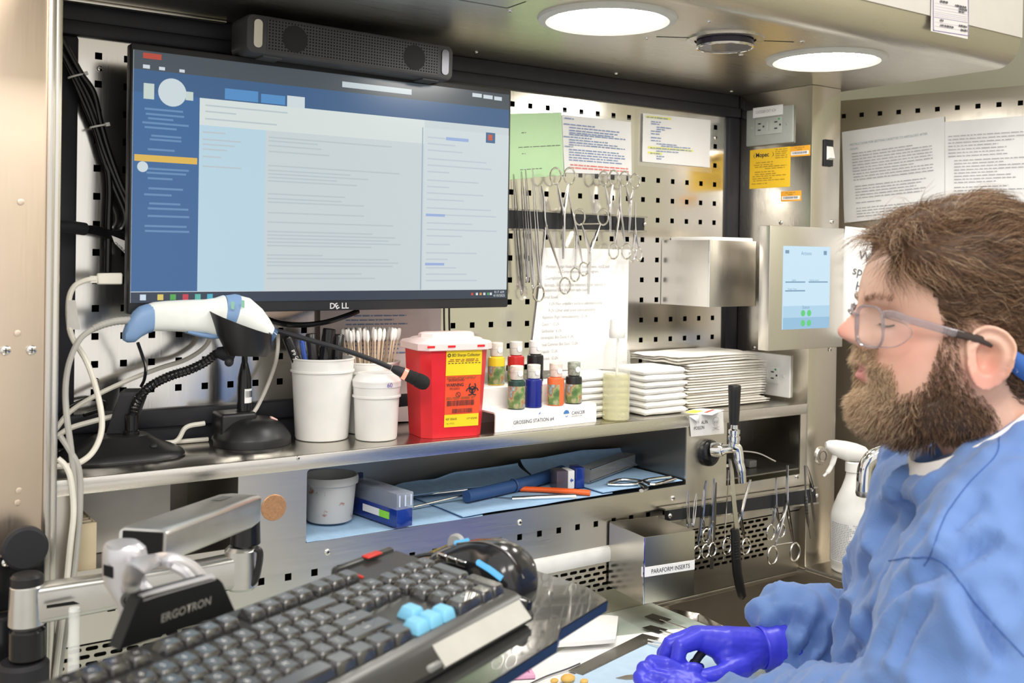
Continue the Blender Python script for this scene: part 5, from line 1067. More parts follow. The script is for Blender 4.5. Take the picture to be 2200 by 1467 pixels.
scissors('fine_scissors', 'fine scissors with top rings, left of the right-hand pair', 'scissors', (1298, 383), (1318, 381), (1309, 452), (1311, 500), 15, IY, .0028)
scissors('fine_scissors', 'fine scissors with its rings highest at the right end of the strip', 'scissors', (1343, 384), (1364, 389), (1354, 440), (1351, 500), 15.5, IY-.003, .0028)
scissors('blunt_scissors', 'blunt scissors hanging tip up with rings below the strip', 'scissors', (1319, 540), (1345, 540), (1331, 450), (1332, 398), 16, IY-.008, .0036)
scissors('small_scissors', 'smallest scissors at the strip\'s right end, rings down', 'scissors', (1359, 548), (1372, 546), (1364, 500), (1364, 434), 14, IY-.006, .0026, el=.6)
# ---- lower strip
LY = -.212; LG = 'instruments on the lower strip'
mag('magnetic_tool_strip', 'black magnetic strip with steel rails above the sink', (1437, 1096), (1752, 1049), (1754, 1079), (1439, 1119), -.2055, .012)
forceps('fine_forceps', 'thin forceps at the left end of the lower strip, beside the insert box', (1477, 1052), (1478, 1130), LY, .0015, .0024, LG); forceps('fine_forceps', 'thin forceps leaning left, second on the lower strip', (1496, 1060), (1488, 1128), LY, .0015, .0022, LG)
scissors('curved_scissors', 'curved scissors behind the insert box on the lower strip', 'scissors', (1498, 1188), (1516, 1150), (1508, 1110), (1517, 1032), 14, LY-.003, .003, curve=-.003, group=LG, el=.75)
scissors('ringed_clamp', 'slim clamp with a low ring right of the insert box', 'clamp', (1517, 1184), (1530, 1180), (1528, 1120), (1534, 1026), 14, LY-.006, .0026, group=LG, el=.75)
o = thing('flat_scalpel', 'flat grey scalpel handle hanging from the lower strip', 'scalpel', ony(1528, 1220, LY), group=LG)
b = MB(); a_, c_ = ony(1538, 1036, LY-.002), ony(1528, 1222, LY-.002); s_ = Vector((.004, 0, 0)); m_ = a_.lerp(c_, .45); dvv = Vector((0, -.0016, 0)); b.loft([[a_-s_*.2, a_+s_*.2, a_+s_*.2+dvv, a_-s_*.2+dvv], [m_-s_, m_+s_, m_+s_+dvv, m_-s_+dvv], [c_-s_*.9, c_+s_*.9, c_+s_*.9+dvv, c_-s_*.9+dvv]]); b.build('handle', plain('dull_grey_metal', (.16, .15, .14), .35, .9), o, world=True)
o = thing('dissecting_probe', 'thin straight steel probe rod on the lower strip', 'probe', ony(1554, 1205, LY), group=LG); b = MB(); b.tube([ony(1566, 1010, LY), ony(1560, 1100, LY), ony(1554, 1206, LY)], [.0006, .0011, .0009], 8); b.build('rod', INSTR, o, world=True)
scissors('long_scissors', 'scissors with rings either side of the black knife handle', 'scissors', (1563, 1173), (1602, 1173), (1590, 1108), (1612, 1030), 17, LY-.006, .0034, group=LG, el=.7)
KF = thing('dissecting_knife', 'long knife with a ribbed black handle hanging below the tap', 'knife', ony(1594, 1286, LY-.012), group=LG)
b = MB(); Yk = LY-.014; S_ = [((1567, 985), .0022), ((1571, 1010), .0042), ((1576, 1080), .0052), ((1583, 1139), .0052)]; b.loft([[ony(*p, Yk)+Vector((x*w, y, 0)) for x, y in ((-1, 0), (1, 0), (1, -.0016), (-1, -.0016))] for p, w in S_]); b.build('blade', INSTR, KF, world=True)
hp_ = [((1578, 1136), .0085, .0055), ((1580, 1150), .0095, .0065), ((1581, 1190), .0098, .007), ((1584, 1230), .0094, .007), ((1590, 1262), .0098, .007), ((1594, 1280), .0088, .0065), ((1594, 1287), .004, .003)]
b = MB(); b.loft([[ony(*p, Yk)+Vector((math.cos(t)*w, math.sin(t)*d_, 0)) for t in [2*math.pi*k/18 for k in range(18)]] for p, w, d_ in hp_]); hk = b.build('handle', BLACK, KF, 'ribbed black handle', world=True)
for k in range(7): b = MB(); c = ony(1576+k*.3, 1162+k*6, Yk)+Vector((0, -.0066, 0)); b.tube([c+Vector((-.005, .0006, 0)), c+Vector((.004, 0, 0))], .0009, 6); b.build('grip_rib', BLACKG, hk, world=True)
for p in ((1585, 1149), (1588, 1186)): b = MB(); b.lathe([(.0018, 0), (.0016, .0006), (0, .0008)], 10, ony(*p, Yk)+Vector((0, -.0066, 0)), (0, -1, 0)); b.build('rivet', SCREWM, hk, world=True)
scissors('small_scissors', 'small scissors left of the large clamp over the sink', 'scissors', (1657, 1144), (1677, 1138), (1666, 1088), (1668, 1026), 16, LY, .0028, group=LG, el=.75)
scissors('large_clamp', 'large clamp with wide rings hanging over the sink corner', 'clamp', (1661, 1193), (1707, 1185), (1690, 1082), (1692, 999), 19, LY-.006, .0034, group=LG, el=.78, catch=True)
o = forceps('ribbed_forceps', 'forceps with a ribbed pad at the far right end of the strip', (1733, 1000), (1745, 1050), -.222, .002, .0026, LG); 
b = MB(); 
a_, m1, m2, c1, c2 = ony(1729, 1000, -.224), ony(1731, 1060, -.224), ony(1733, 1100, -.224), ony(1741, 1157, -.224), ony(1753, 1152, -.224)
MB().tube(spl([a_, m1, m2, c1], 5), [.002]*6+[.0045]*4+[.0038]*3+[.001]*3, 8, flat=.4).build('leg', plain('ribbed_steel', (.32, .31, .29), .4, 1), o, world=True); MB().tube(spl([ony(1738, 1040, -.222), ony(1746, 1095, -.222), c2], 5), [.001]*2+[.0034]*6+[.001]*3, 8, flat=.4).build('leg', INSTR, o, world=True)
for k in range(6): c = ony(1731+k*.5, 1068+k*7, -.2275); MB().tube([c-Vector((.0042, 0, 0)), c+Vector((.0042, 0, 0))], .0006, 5).build('pad_rib', DARK, o, world=True)
# ================================================================== tap, sign, insert box
TPX = ony(1520, 972, SY); TAP = thing('formalin_tap', 'chrome draft tap with a tall black handle and black wall flange', 'tap', TPX)
b = MB(); b.lathe([(.0228, 0), (.0235, .004), (.0225, .009), (.016, .013), (.013, .0135), (0, .0135)], 36, TPX, (0, -1, 0)); b.build('wall_flange', BLACKG, TAP, 'black rubber wall flange', world=True)
t1 = ony(1530, 966, SY-.014); t2 = ony(1552, 966, SY-.030); t3 = ony(1577, 962, SY-.048)
b = MB(); b.tube([t1, t1.lerp(t2, .5), t2], [.0125, .0130, .0115], 24); b.tube([t2, t2.lerp(t3, .4), t3], [.0095, .0075, .0085], 20); b.build('shank', CHROME, TAP, world=True)
b = MB(); b.tube(spl([t3+Vector((-.004, 0, .004)), t3+Vector((.004, -.004, -.002)), ony(1588, 990, SY-.056), ony(1593, 1012, SY-.060), ony(1595, 1036, SY-.060)], 6), [.0095]*7+[.0088]*6+[.0078]*6+[.0070]*6, 20); b.build('spout', CHROME, TAP, world=True)
t4 = ony(1577, 962, SY-.048)
b = MB(); b.lathe([(.008, 0), (.0095, .004), (.0095, .014), (.0105, .0145), (.0105, .021), (.0085, .022), (.0085, .0255), (.0100, .026), (.0100, .0315), (.0065, .034), (.0060, .042)], 24, t4+Vector((0, 0, -.001))); b.build('bonnet', CHROME, TAP, world=True)
b = MB(); b.lathe([(.0080, 0), (.0085, .006), (.0095, .025), (.0108, .058), (.0110, .066), (.0100, .068), (0, .068)], 24, t4+Vector((0, .001, .040))); b.build('handle', BLACK, TAP, 'tall black handle', world=True)
P4 = [ony(*p, SY-.0016) for p in ((1480, 893), (1553, 884), (1555, 931), (1484, 938))]
o = thing('warning_sign', 'peeling white formalin poison sign with a skull above the tap', 'sign', P4[3]); sheet('sheet', plain('sign_grey_white', (.74, .73, .71), .5), o, quad_fn(P4, .0006, Vector((0, -1, 0)), 1), 6, 4, .0005)
nn = Vector((0, -1, 0)); letter('ALIN', .0085, INK, o, ony(1507, 911, SY-.0036), P4[1]-P4[0], (0, 0, 1), xs=.85); letter('POISON', .0085, INK, o, ony(1491, 924, SY-.0036), P4[1]-P4[0], (0, 0, 1), xs=.82)
b = MB(); fl_ = [ony(*p, SY-.004) for p in ((1480, 893), (1502, 890), (1497, 908))]; b.poly([fl_[0], fl_[1], fl_[2]+Vector((0, -.006, 0))]); cu = b.build('peeled_corner', PAPER, o, world=True); cu.modifiers.new('s', 'SOLIDIFY').thickness = .0004
b = MB(basis(ony(1538, 908, SY-.0038), P4[1]-P4[0], (0, 0, 1))); band_ring(b, 0, .003, .0072, .0004); band_ring(b, -.0028, .0015, .0014, .0010, n=12); band_ring(b, .0028, .0015, .0014, .0010, n=12); b.poly([(-.0008, -.002, 0), (.0008, -.002, 0), (0, .0002, 0)])
for s in (-1, 1): b.poly([(-.009*s, -.0125, 0), (-.0084*s, -.0133, 0), (.009*s, -.0075, 0), (.0084*s, -.0067, 0)])
band_ring(b, 0, -.0045, .0035, .0004, 180, 360, 12); b.build('skull_symbol', TXG, o, world=True, flip=False)
# insert box
BX = [ony(1313, 1122, VY-.002), ony(1399, 1156, VY-.001)]
bl_ = ony(1313, 1122, VY-.003); z1_ = bl_.z; dpth = .088; 
o = thing('insert_box', 'open steel box labelled paraform inserts hanging above the worktop', 'box', (bl_.x+.05, VY-.05, z1_-.105))
Mb = Matrix.Translation((bl_.x-.004, VY-.0035, z1_)) @ Matrix.Rotation(R(-7), 4, 'Z'); wx, hz_ = .098, .104; dy = -.098; t_ = .0014; BXM = steel('box_steel', (.66, .63, .57), .24, (25, 25, 3), .03, .05)
def bx_(name, *a): b = MB(Mb); b.box(*a); return b.build(name, BXM, o, world=True)
bx_('side_panel', 0, t_, dy, 0, -hz_, 0); bx_('side_panel', wx-t_, wx, dy, 0, -hz_, 0); bx_('front_panel', 0, wx, dy-t_, dy, -hz_, 0); bx_('back_panel', t_, wx-t_, -t_, 0, -hz_, .002); bx_('bottom', t_, wx-t_, dy, -t_, -hz_, -hz_+t_)
b = MB(Mb); b.tube([(0, dy-t_, -hz_), (0, dy-t_, 0)], .0014, 6); b.build('edge_bead', CHROME, o, world=True)
b = MB(Mb); b.box(-.0008, wx, dy-t_-.0008, dy-t_-.0001, -.062, -.047); b.box(-.0012, -.0001, dy-t_-.0006, dy+.004, -.062, -.047); b.build('paper_label', PAPER, o, world=True)
letter('PARAFORM INSERTS', .0098, INK, o, Mb @ Vector((.013, dy-t_-.0013, -.058)), (Mb.to_3x3() @ Vector((1, 0, 0))), (0, 0, 1), xs=.85)
rnd = random.Random(4)
for k in range(7):
    c = Mb @ Vector((.012+rnd.uniform(0, .05), -.02-rnd.uniform(0, .06), -.045+rnd.uniform(0, .012))); b = MB(Matrix.Translation(c) @ Matrix.Rotation(rnd.uniform(0, 3), 4, 'Z') @ Matrix.Rotation(rnd.uniform(-.5, .5), 4, 'X')); b.box(-.016, .016, -.012, .012, -.002, .002, .001); tag(b.build('paraform_insert', WHITE), 'white plastic insert heaped in the steel insert box', 'insert', 'inserts in the steel box')
# ================================================================== what lies in the tool bay
FZ = -.2733
def fl(px, py, dz=0): return onz(px, py, FZ+dz)
BLU = plain('pad_blue', (.36, .55, .78), .9, var=.06, vs=80, bmp=.5, bs=1500)
def floor_pad(label, x0_, x1_, y0_, y1_, z, seed, group=None, droop=0, mat=BLU, amp=.002, rz=0):
    def fn(u, v):
        x = x0_+(x1_-x0_)*u; y = y0_+(y1_-y0_)*v+.003*mnoise.noise(Vector((u*3, seed, 0))); zz = z+amp*(mnoise.noise(Vector((u*3+seed, v*2.5, seed*.3)))+.5)
        if v < .12: zz -= droop*(1-v/.12)
        return Vector((x, y+(u-.5)*rz, zz))
    o = sheet('absorbent_pad', mat, None, fn, 18, 10, .0012); return tag(o, label, 'absorbent pad', group)
floor_pad('blue absorbent pad under the grey tub at the bay\'s left end', .232, .515, -.184, -.03, FZ+.0014, 2, amp=.0022, rz=.0)
floor_pad('blue absorbent pad in the middle of the tool bay', .478, .770, -.185, -.035, FZ+.0058, 5, amp=.0010, rz=.004)
floor_pad('blue absorbent pad under the silver pliers at the bay\'s right end', .748, .926, -.184, -.04, FZ+.0092, 8, amp=.0010)
DBL = BLU
def back_pad(label, top, seed):
    """pad slumped against the bay back; top: pixel line of its upper edge on the back plane"""
    T = [ony(px, py, -.012) for px, py in top]
    def fn(u, v):
        k = u*(len(T)-1); i = min(int(k), len(T)-2); t = T[i].lerp(T[i+1], k-i); y = -.012-.05*v**1.5+.004*mnoise.noise(Vector((u*4+seed, v*2, 0)))
        return Vector((t.x, y, t.z+(FZ+.0135-t.z)*v**.8))
    return tag(sheet('absorbent_pad', BLU, None, fn, 24, 8, .0012), label, 'absorbent pad')
back_pad('blue pad folded up against the bay back, left piece', [(815, 1062), (860, 1040), (900, 1033), (935, 1030), (975, 1016), (1020, 1010), (1070, 1003), (1113, 996)], 3)
back_pad('blue pad folded up against the bay back, right piece', [(1118, 988), (1160, 985), (1205, 976), (1250, 968), (1300, 966), (1340, 962), (1382, 958)], 9)
# grey tub
c = fl(708, 1118, .004); c = Vector((c.x, c.y, FZ+.0052))
tb = thing('stained_tub', 'small grey plastic tub with rusty splashes in the bay corner', 'tub', c)
m, t, p_ = nt('tub_grey'); n1 = noise_node(t, 55, 3); mx = t.nodes.new('ShaderNodeMix'); mx.data_type = 'RGBA'; t.links.new(maprange(t, n1.outputs[0], 0, .9, .64, .70), mx.inputs[0]); mx.inputs[6].default_value = (.50, .50, .50, 1); mx.inputs[7].default_value = (.28, .07, .03, 1); t.links.new(mx.outputs[2], p_.inputs['Base Color']); p_.inputs['Roughness'].default_value = .4
b = MB(); b.lathe([(0, .0004), (.030, .0004), (.0325, .002), (.0375, .054), (.0405, .055), (.0412, .061), (.0400, .066), (.0375, .066), (.0365, .060), (.0310, .004), (0, .004)], 44); b.build('wall', m, tb)
# blue cassette box
a_, c_, d_ = fl(852, 1137, .004), fl(888, 1130, .004), fl(760, 1108, .004)
ax = (c_-a_); ax.z = 0; wd_ = ax.length*.95; ax.normalize(); ay = Vector((-ax.y, ax.x, 0)); Mx = basis(a_+Vector((0, 0, .0008)), ax, ay)
o = thing('blade_box', 'blue plastic box with a clear lid and green label', 'box', a_); TBL = plain('clear_blue', (.010, .035, .24), .12, var=.15, vs=40, coat=.5); CLR = glass('clear_lid', (.75, .82, .95), .05, 1.45, .28)
def bb_(name, mat, *g, lbl=None, bev=.0015): b = MB(Mx); b.box(*g, bev); return b.build(name, mat, o, lbl, world=True)
bb_('base', TBL, 0, wd_, 0, .120, 0, .026, lbl='dark translucent blue base'); bb_('inner_tray', plain('inner_dark_blue', (.008, .016, .07), .3), .002, wd_-.002, .014, .118, .026, .046); bb_('lid', CLR, -.0008, wd_+.0008, -.0008, .121, .0255, .049, lbl='clear lid')
for k in range(3): bb_('lid_rib', plain('clear_rib', (.55, .65, .85), .15), .003+k*(wd_-.008)/2, .005+k*(wd_-.008)/2, -.0014, -.0006, .030, .046, bev=0)
b = MB(Mx); b.box(-.0012, -.0002, .018, .085, .010, .020); b.build('paper_label', PAPER, o, world=True); b = MB(Mx); b.box(-.0014, -.0003, .018, .042, .010, .020); b.build('green_label', plain('label_green', (.28, .72, .06), .5), o, 'bright green label', world=True)
b = MB(Mx); b.box(.004, wd_-.004, .122, .128, .03, .056); b.build('hinge_tab', MATS['inner_dark_blue'], o, world=True)
# blue-handled tool
def rod(name, label, cat, pts, r, mat, parts=(), n=14, group=None, flat=1.0):
    o = thing(name, label, cat, pts[-1], group=group); P_ = spl(pts, 6); rr = r if not isinstance(r, (list, tuple)) else [r[0]+(r[1]-r[0])*i/(len(P_)-1) for i in range(len(P_))]
    b = MB(); b.tube(P_, rr, n, flat=flat); b.build('handle', mat, o, world=True); return o
BH = plain('handle_blue', (.035, .09, .24), .45)
o = rod('blue_handled_cutter', 'tool with a thick blue handle and long steel rods', 'cutting tool', [fl(1002, 1066, .018), fl(1075, 1050, .018), fl(1140, 1034, .019), fl(1208, 1012, .021)], [.0095, .0105], BH)
for (p, q) in (((888, 1089), (1004, 1062)), ((884, 1066), (1004, 1052))): b = MB(); b.tube([fl(*p, .008), fl(*q, .016)], .0017, 8); b.build('rod', INSTR, o, world=True)
b = MB(); cc = fl(1104, 1043, .019); dd = (fl(1140, 1034, .019)-fl(1075, 1050, .018)).normalized(); b.lathe([(.0108, -.002), (.0116, 0), (.0108, .002)], 16, cc, dd); b.build('collar', BH, o, world=True)
o = rod('scalpel', 'silver scalpel handle lying at the front of the bay', 'scalpel', [fl(1100, 1071, .008), fl(1150, 1069, .009), fl(1200, 1067, .009), fl(1236, 1066, .009)], [.0048, .0062], plain('satin_silver', (.66, .66, .65), .3, 1), flat=.7)
b = MB(); b.tube([fl(1043, 1067, .007), fl(1102, 1071, .008)], [.0012, .0030], 8, flat=.5); b.build('neck', INSTR, o, world=True)
o = rod('orange_handled_blade', 'orange plastic tool handle beside the silver scalpel', 'knife', [fl(1118, 1050, .012), fl(1170, 1052, .012), fl(1220, 1055, .012), fl(1268, 1059, .011)], [.0055, .0062], plain('handle_orange', (.90, .13, .02), .4), flat=.75)
# little clear blue dispensers, rails and pliers
a_, c_ = fl(1196, 1052, .008), fl(1256, 1048, .008); ax = (c_-a_); ax.z = 0; ax.normalize(); ay = Vector((-ax.y, ax.x, 0)); Mx = basis(a_, ax, ay)
o = thing('blade_dispenser', 'small clear and blue blade dispenser with an arrow print', 'dispenser', a_)
for nm, mt, x0_, x1_ in (('smoky_end', plain('smoky_clear', (.10, .085, .11), .15), 0, .020), ('white_face', PAPER, .020, .032), ('blue_end', TBL, .034, .050)): b = MB(Mx); b.box(x0_, x1_, 0, .03, 0, .030 if nm != 'blue_end' else .034, .0015); b.build(nm, mt, o, world=True)
b = MB(Mx); b.poly([(.0265, -.0004, .010), (.0235, -.0004, .014), (.0265, -.0004, .018)]); b.box(.0262, .0295, -.0006, -.0002, .0125, .0155); b.build('arrow_print', plain('arrow_blue', (.05, .12, .45), .5), o, world=True)
o = thing('clear_rail', 'long clear plastic rail box running along the back of the bay', 'rail', fl(1262, 1046, .01)); p0, p1 = fl(1262, 1040, .012), fl(1440, 985, .012); p1 = Vector((.915, -.055, FZ+.015)); p0 = Vector((p0.x, p0.y+.012, FZ+.014)); dv_ = (p1-p0); sd_ = Vector((-dv_.y, dv_.x, 0)).normalized()*.014; b = MB(); U_ = Vector((0, 0, .022)); b.loft([[p0-sd_, p0+sd_, p0+sd_+U_, p0-sd_+U_], [p1-sd_, p1+sd_, p1+sd_+U_, p1-sd_+U_]]); b.build('shell', glass('smoke_clear', (.35, .34, .32), .08, 1.45, .45), o, world=True)
for z_ in (.002, .022): b = MB(); b.tube([p0-sd_+Vector((0, 0, z_)), p1-sd_+Vector((0, 0, z_))], .0013, 6); b.build('edge', INSTR, o, world=True)
o = thing('pliers', 'silver bone cutter pliers at the right end of the bay', 'pliers', fl(1380, 1045, .011)); 
for pts, rr in (([(1306, 1038), (1335, 1030), (1375, 1033), (1405, 1040), (1450, 1028)], .0036), ([(1306, 1040), (1330, 1041), (1365, 1039), (1392, 1030), (1440, 1024)], .0034), ([(1375, 1040), (1388, 1048), (1378, 1054)], .0042)):
    b = MB(); P_ = spl([fl(p[0], p[1], .014) for p in pts], 5); b.tube(P_, rr, 9, flat=.7); b.build('arm', INSTR, o, world=True)
b = MB(); P_ = spl([ony(1352, 937, -.02), ony(1390, 938, -.06), ony(1440, 950, -.12), ony(1480, 962, -.155)], 12); b.tube(P_, [.0062+.0006*(i % 2) for i in range(len(P_))], 12); tag(b.build('corrugated_hose', RUBBER), 'black corrugated hose running to the tap inside the bay', 'hose')
# right-hand bay
c = Vector((1.10, -.10, FZ)); o = thing('drain_ring', 'chrome ring fitting lying in the right-hand bay', 'ring', c); b = MB(); b.lathe([(.022, .001), (.024, .004), (.022, .009), (.017, .011), (.016, .006), (.0155, .001)], 32); b.build('ring', CHROME, o); b = MB(); b.lathe([(0, .004), (.0155, .004)], 24); b.build('mesh', DARK, o)
b = MB(); b.box(1.142, 1.162, -.14, -.12, FZ+.0005, FZ+.014, .002); tag(b.build('small_block', plain('block_grey', (.12, .12, .12), .4)), 'small dark grey block beside the chrome ring', 'block')
b = MB(); b.tube(spl([(1.07, -.12, FZ+.03), (1.10, -.14, FZ+.036), (1.15, -.15, FZ+.030), (1.19, -.16, FZ+.012)], 8), .0012, 7); tag(b.build('thin_wire', plain('wire_pale', (.55, .52, .46), .4)), 'thin pale wire looping across the right-hand bay', 'wire')
# left bay
MB_ = MB(); MB_.box(-.045, .080, -.085, -.055, -.2733, -.168, .003); tag(MB_.build('white_carton', plain('carton_white', (.72, .70, .66), .7, var=.05)), 'white carton standing in the left bay behind the swing arm', 'carton')
o = thing('tube_rack', 'beige plastic tube rack at the left edge of the left bay', 'rack', (-.052, -.11, FZ)); BEI = plain('rack_beige', (.60, .50, .34), .6)
for (y0_, y1_) in ((-.172, -.169), (-.100, -.097)): MB().box(-.066, -.036, y0_, y1_, FZ+.0003, FZ+.062).build('end_wall', BEI, o, world=True)
for x in (-.066, -.038): MB().box(x, x+.002, -.169, -.100, FZ+.0003, FZ+.03).build('side_wall', BEI, o, world=True)
for zz in (.030, .060):
    for k in range(6): MB().box(-.066, -.036, -.169+k*.0135, -.167+k*.0135, FZ+zz, FZ+zz+.002).build('cross_bar', BEI, o, world=True)
    for x in (-.066, -.0515, -.038): MB().box(x, x+.002, -.169, -.100, FZ+zz, FZ+zz+.002).build('long_bar', BEI, o, world=True)
# ================================================================== cables
def cable(name, label, pts, r, mat, cat='cable', n=8, parent=None, group=None):
    b = MB(); b.tube(spl(pts, 8), r, n); o = b.build(name, mat)
    return tag(o, label, cat, group)
CW = plain('cable_white', (.74, .71, .63), .5); CG = plain('cable_grey', (.40, .39, .36), .5); CB = BLACKG
Yb = -.016
bd = thing('cable_bundle', 'black power cables tied together with white zip ties left of the monitor', 'cables', ony(210, 270, Yb))
for k, (dx, P_) in enumerate([(0, [(128, 88), (150, 135), (168, 165), (195, 215), (213, 272), (228, 330), (236, 400), (234, 480), (232, 585)]), (4, [(126, 96), (148, 140), (164, 170), (188, 220), (208, 275), (226, 330), (250, 390), (275, 450), (290, 520)]), (8, [(132, 80), (158, 128), (176, 160), (202, 200), (218, 268), (236, 330), (262, 400), (285, 440), (300, 480)]), (2, [(126, 104), (146, 145), (160, 175), (180, 222), (204, 278), (222, 340), (244, 400), (268, 460), (262, 490), (240, 500)])]):
    b = MB(); b.tube(spl([ony(px, py, Yb-.004*(k % 3)-.002) for px, py in P_], 6), .0036 if k else .0044, 9); b.build('cord', CB, bd, world=True)
for (px, py, a) in ((164, 163, -20), (211, 271, -15)):
    c = ony(px, py, Yb-.006); b = MB(); n_ = 16; ex = Vector((math.cos(R(-a)), 0, math.sin(R(-a)))); ey = Vector((0, 1, 0)); b.tube([c+ex*(.0105*math.cos(2*math.pi*k/n_))+ey*(.0085*math.sin(2*math.pi*k/n_)) for k in range(n_)], .0013, 6, closed=True); b.build('zip_tie', WHITE, bd, 'white zip tie', world=True)
    b = MB(basis(c+ex*.0105+Vector((0, -.003, 0)), ex, (0, 0, 1))); b.box(-.002, .004, -.0025, .0025, -.002, .002, .0006); b.build('zip_tie_head', WHITE, bd, world=True)
b2 = thing('cable_bundle', 'black sleeved cables coming in level at the pegboard\'s left edge', 'cables', ony(180, 490, -.03))
b = MB(); b.tube(spl([ony(122, 488, -.05), ony(150, 488, -.04), ony(182, 492, -.03)], 6), .0085, 12); b.build('sleeve', BLACKM, b2, world=True)
for k in range(4): b = MB(); b.tube(spl([ony(180, 488+k*3, -.03), ony(205, 489+k*4, -.026), ony(235, 497+k*4, -.022), ony(275, 505+k*6, -.02), ony(300, 515+k*6, -.02)], 5), .0028, 7); b.build('cord', CB, b2, world=True)
q = [ony(*p, -.034) for p in ((240, 506), (268, 517), (272, 548), (246, 522))]; b = MB(); b.loft([q, [p+Vector((0, .0005, 0)) for p in q]]); tgp = tag(b.build('cable_tag', PAPER), 'white bar-coded paper tag on the black cables', 'tag')
letter('CN27918', .0055, INK, tgp, ony(244, 523, -.0348), ony(270, 546, -.0348)-ony(244, 523, -.0348), (.25, 0, 1), xs=.8)
us = thing('usb_cable', 'white cable with a flat plug pushed into the monitor\'s side', 'cable', ony(205, 600, -.07)); Yu = -.085
b = MB(); q = [ony(208, 587, Yu), ony(262, 586, Yu), ony(262, 611, Yu), ony(208, 611, Yu)]; b.loft([[p+Vector((0, -.004, 0)) for p in q], [p+Vector((0, .004, 0)) for p in q]]); o_ = b.build('plug', CW, us, world=True); o_.modifiers.new('b', 'BEVEL').width = .0015
for k in range(3): b = MB(); c = ony(197+k*4, 600, Yu); b.tube([c+Vector((0, 0, -.0045)), c+Vector((0, 0, .0045))], .0028, 8); b.build('strain_relief', CW, us, world=True)
b = MB(); b.tube(spl([ony(205, 600, Yu), ony(185, 602, Yu), ony(160, 615, Yu), ony(148, 645, Yu), ony(149, 700, Yu), ony(158, 730, -.10), ony(185, 775, -.115), ony(205, 830, -.125), ony(218, 890, -.14), ony(216, 935, -.15), ony(196, 975, -.158), ony(160, 998, -.165), ony(120, 1002, -.165)], 8), .0036, 9); b.build('cord', CW, us, world=True)
b = MB(); q0 = ony(151, 645, Yu-.004); q1 = ony(153, 708, Yu-.004); b.loft([[q0+Vector((-.004, 0, 0)), q0+Vector((.006, -.002, 0)), q0+Vector((.006, .002, 0)), q0+Vector((-.004, .003, 0))], [q1+Vector((-.005, 0, 0)), q1+Vector((.010, -.002, 0)), q1+Vector((.010, .002, 0)), q1+Vector((-.005, .003, 0))]]); b.build('sleeve_tag', plain('tag_grey', (.60, .58, .55), .6), us, world=True)
o = thing('ribbed_scanner_cable', 'grey ribbed cord curling from the scanner grip down past the shelf', 'cable', ony(150, 800, -.13))
b = MB(); P_ = spl([ony(278, 688, -.112), ony(250, 690, -.114), ony(222, 697, -.118), ony(200, 706, -.12)], 10); b.tube(P_, [.0050-.0009*(i/len(P_))+(.0005 if i % 3 == 0 else 0) for i in range(len(P_))], 10); b.build('ribbed_sleeve', CG, o, world=True)
b = MB(); b.tube(spl([ony(202, 705, -.12), ony(172, 728, -.13), ony(150, 775, -.15), ony(141, 830, -.17), ony(143, 890, -.19), ony(152, 960, -.196), ony(160, 1030, -.196), ony(160, 1100, -.197), ony(150, 1180, -.197), ony(142, 1260, -.20), ony(120, 1400, -.20), ony(112, 1520, -.20)], 8), .0036, 9); b.build('cord', CG, o, world=True)
cable('hanging_cable', 'second grey cord hanging beside the side post in front of the shelf end', [ony(128, 935, -.192), ony(150, 968, -.196), ony(170, 1010, -.1975), ony(172, 1090, -.1985), ony(166, 1170, -.198), ony(158, 1240, -.20), ony(146, 1330, -.205), ony(128, 1440, -.205), ony(122, 1520, -.205)], .0034, CG)
cable('hanging_cable', 'pale cord hanging closest to the side post edge', [ony(124, 985, -.194), ony(140, 1000, -.197), ony(152, 1030, -.200), ony(158, 1100, -.2015), ony(150, 1180, -.203), ony(138, 1300, -.205), ony(120, 1440, -.208), ony(112, 1520, -.208)], .0034, CW)
cable('beige_cable', 'beige cord rising from the shelf corner to behind the scanner cup', [ony(118, 925, -.05), ony(150, 885, -.045), ony(205, 850, -.04), ony(280, 815, -.035), ony(345, 790, -.03), ony(400, 772, -.028), ony(440, 745, -.026), ony(456, 715, -.025)], .0034, CW)
cable('beige_cable', 'beige cord lying low from the post to behind the scanner base', [ony(118, 940, -.06), ony(150, 920, -.055), ony(200, 905, -.05), ony(250, 893, -.045)], .0036, CW)
cable('white_cable', 'white cord on the shelf with a small plug at the microphone block', [Vector((.06, -.032, SZ+.004)), Vector((.10, -.034, SZ+.006)), ony(400, 918, -.034), ony(440, 909, -.036)], .0034, CW)
cable('white_cable', 'white cord lying flat along the shelf behind the two black bases', [Vector((-.05, -.03, SZ+.0036)), Vector((.02, -.026, SZ+.0036)), Vector((.08, -.022, SZ+.0036)), Vector((.15, -.024, SZ+.0036))], .0032, CW)
cable('black_cable', 'thin black cord dropping from the scanner grip to the cable block', [ony(296, 736, -.10), ony(306, 765, -.095), ony(313, 790, -.085), ony(310, 815, -.075), ony(303, 830, -.068)], .0022, CB)
cable('black_cable', 'black cord drooping under the monitor\'s lower edge', [ony(560, 680, -.05), ony(600, 694, -.055), ony(650, 698, -.06), ony(700, 692, -.065), ony(745, 678, -.07), ony(770, 668, -.07)], .0040, CB)
cable('black_cable', 'thin black cord loop at the pegboard\'s lower left corner', [ony(120, 900, -.03), ony(150, 872, -.02), ony(190, 858, -.014), ony(225, 862, -.014), ony(220, 878, -.02), ony(180, 892, -.03)], .0024, CB)
for k, px in enumerate((954, 965)): cable('thin_black_cable', 'left thin black cord hanging below the monitor by the sharps container' if not k else 'right thin black cord hanging below the monitor by the sharps container', [ony(px, 650, -.03), ony(px, 680, -.03), ony(px+1, 720, -.03), ony(px+3, 770, -.03)], .0016, CB)
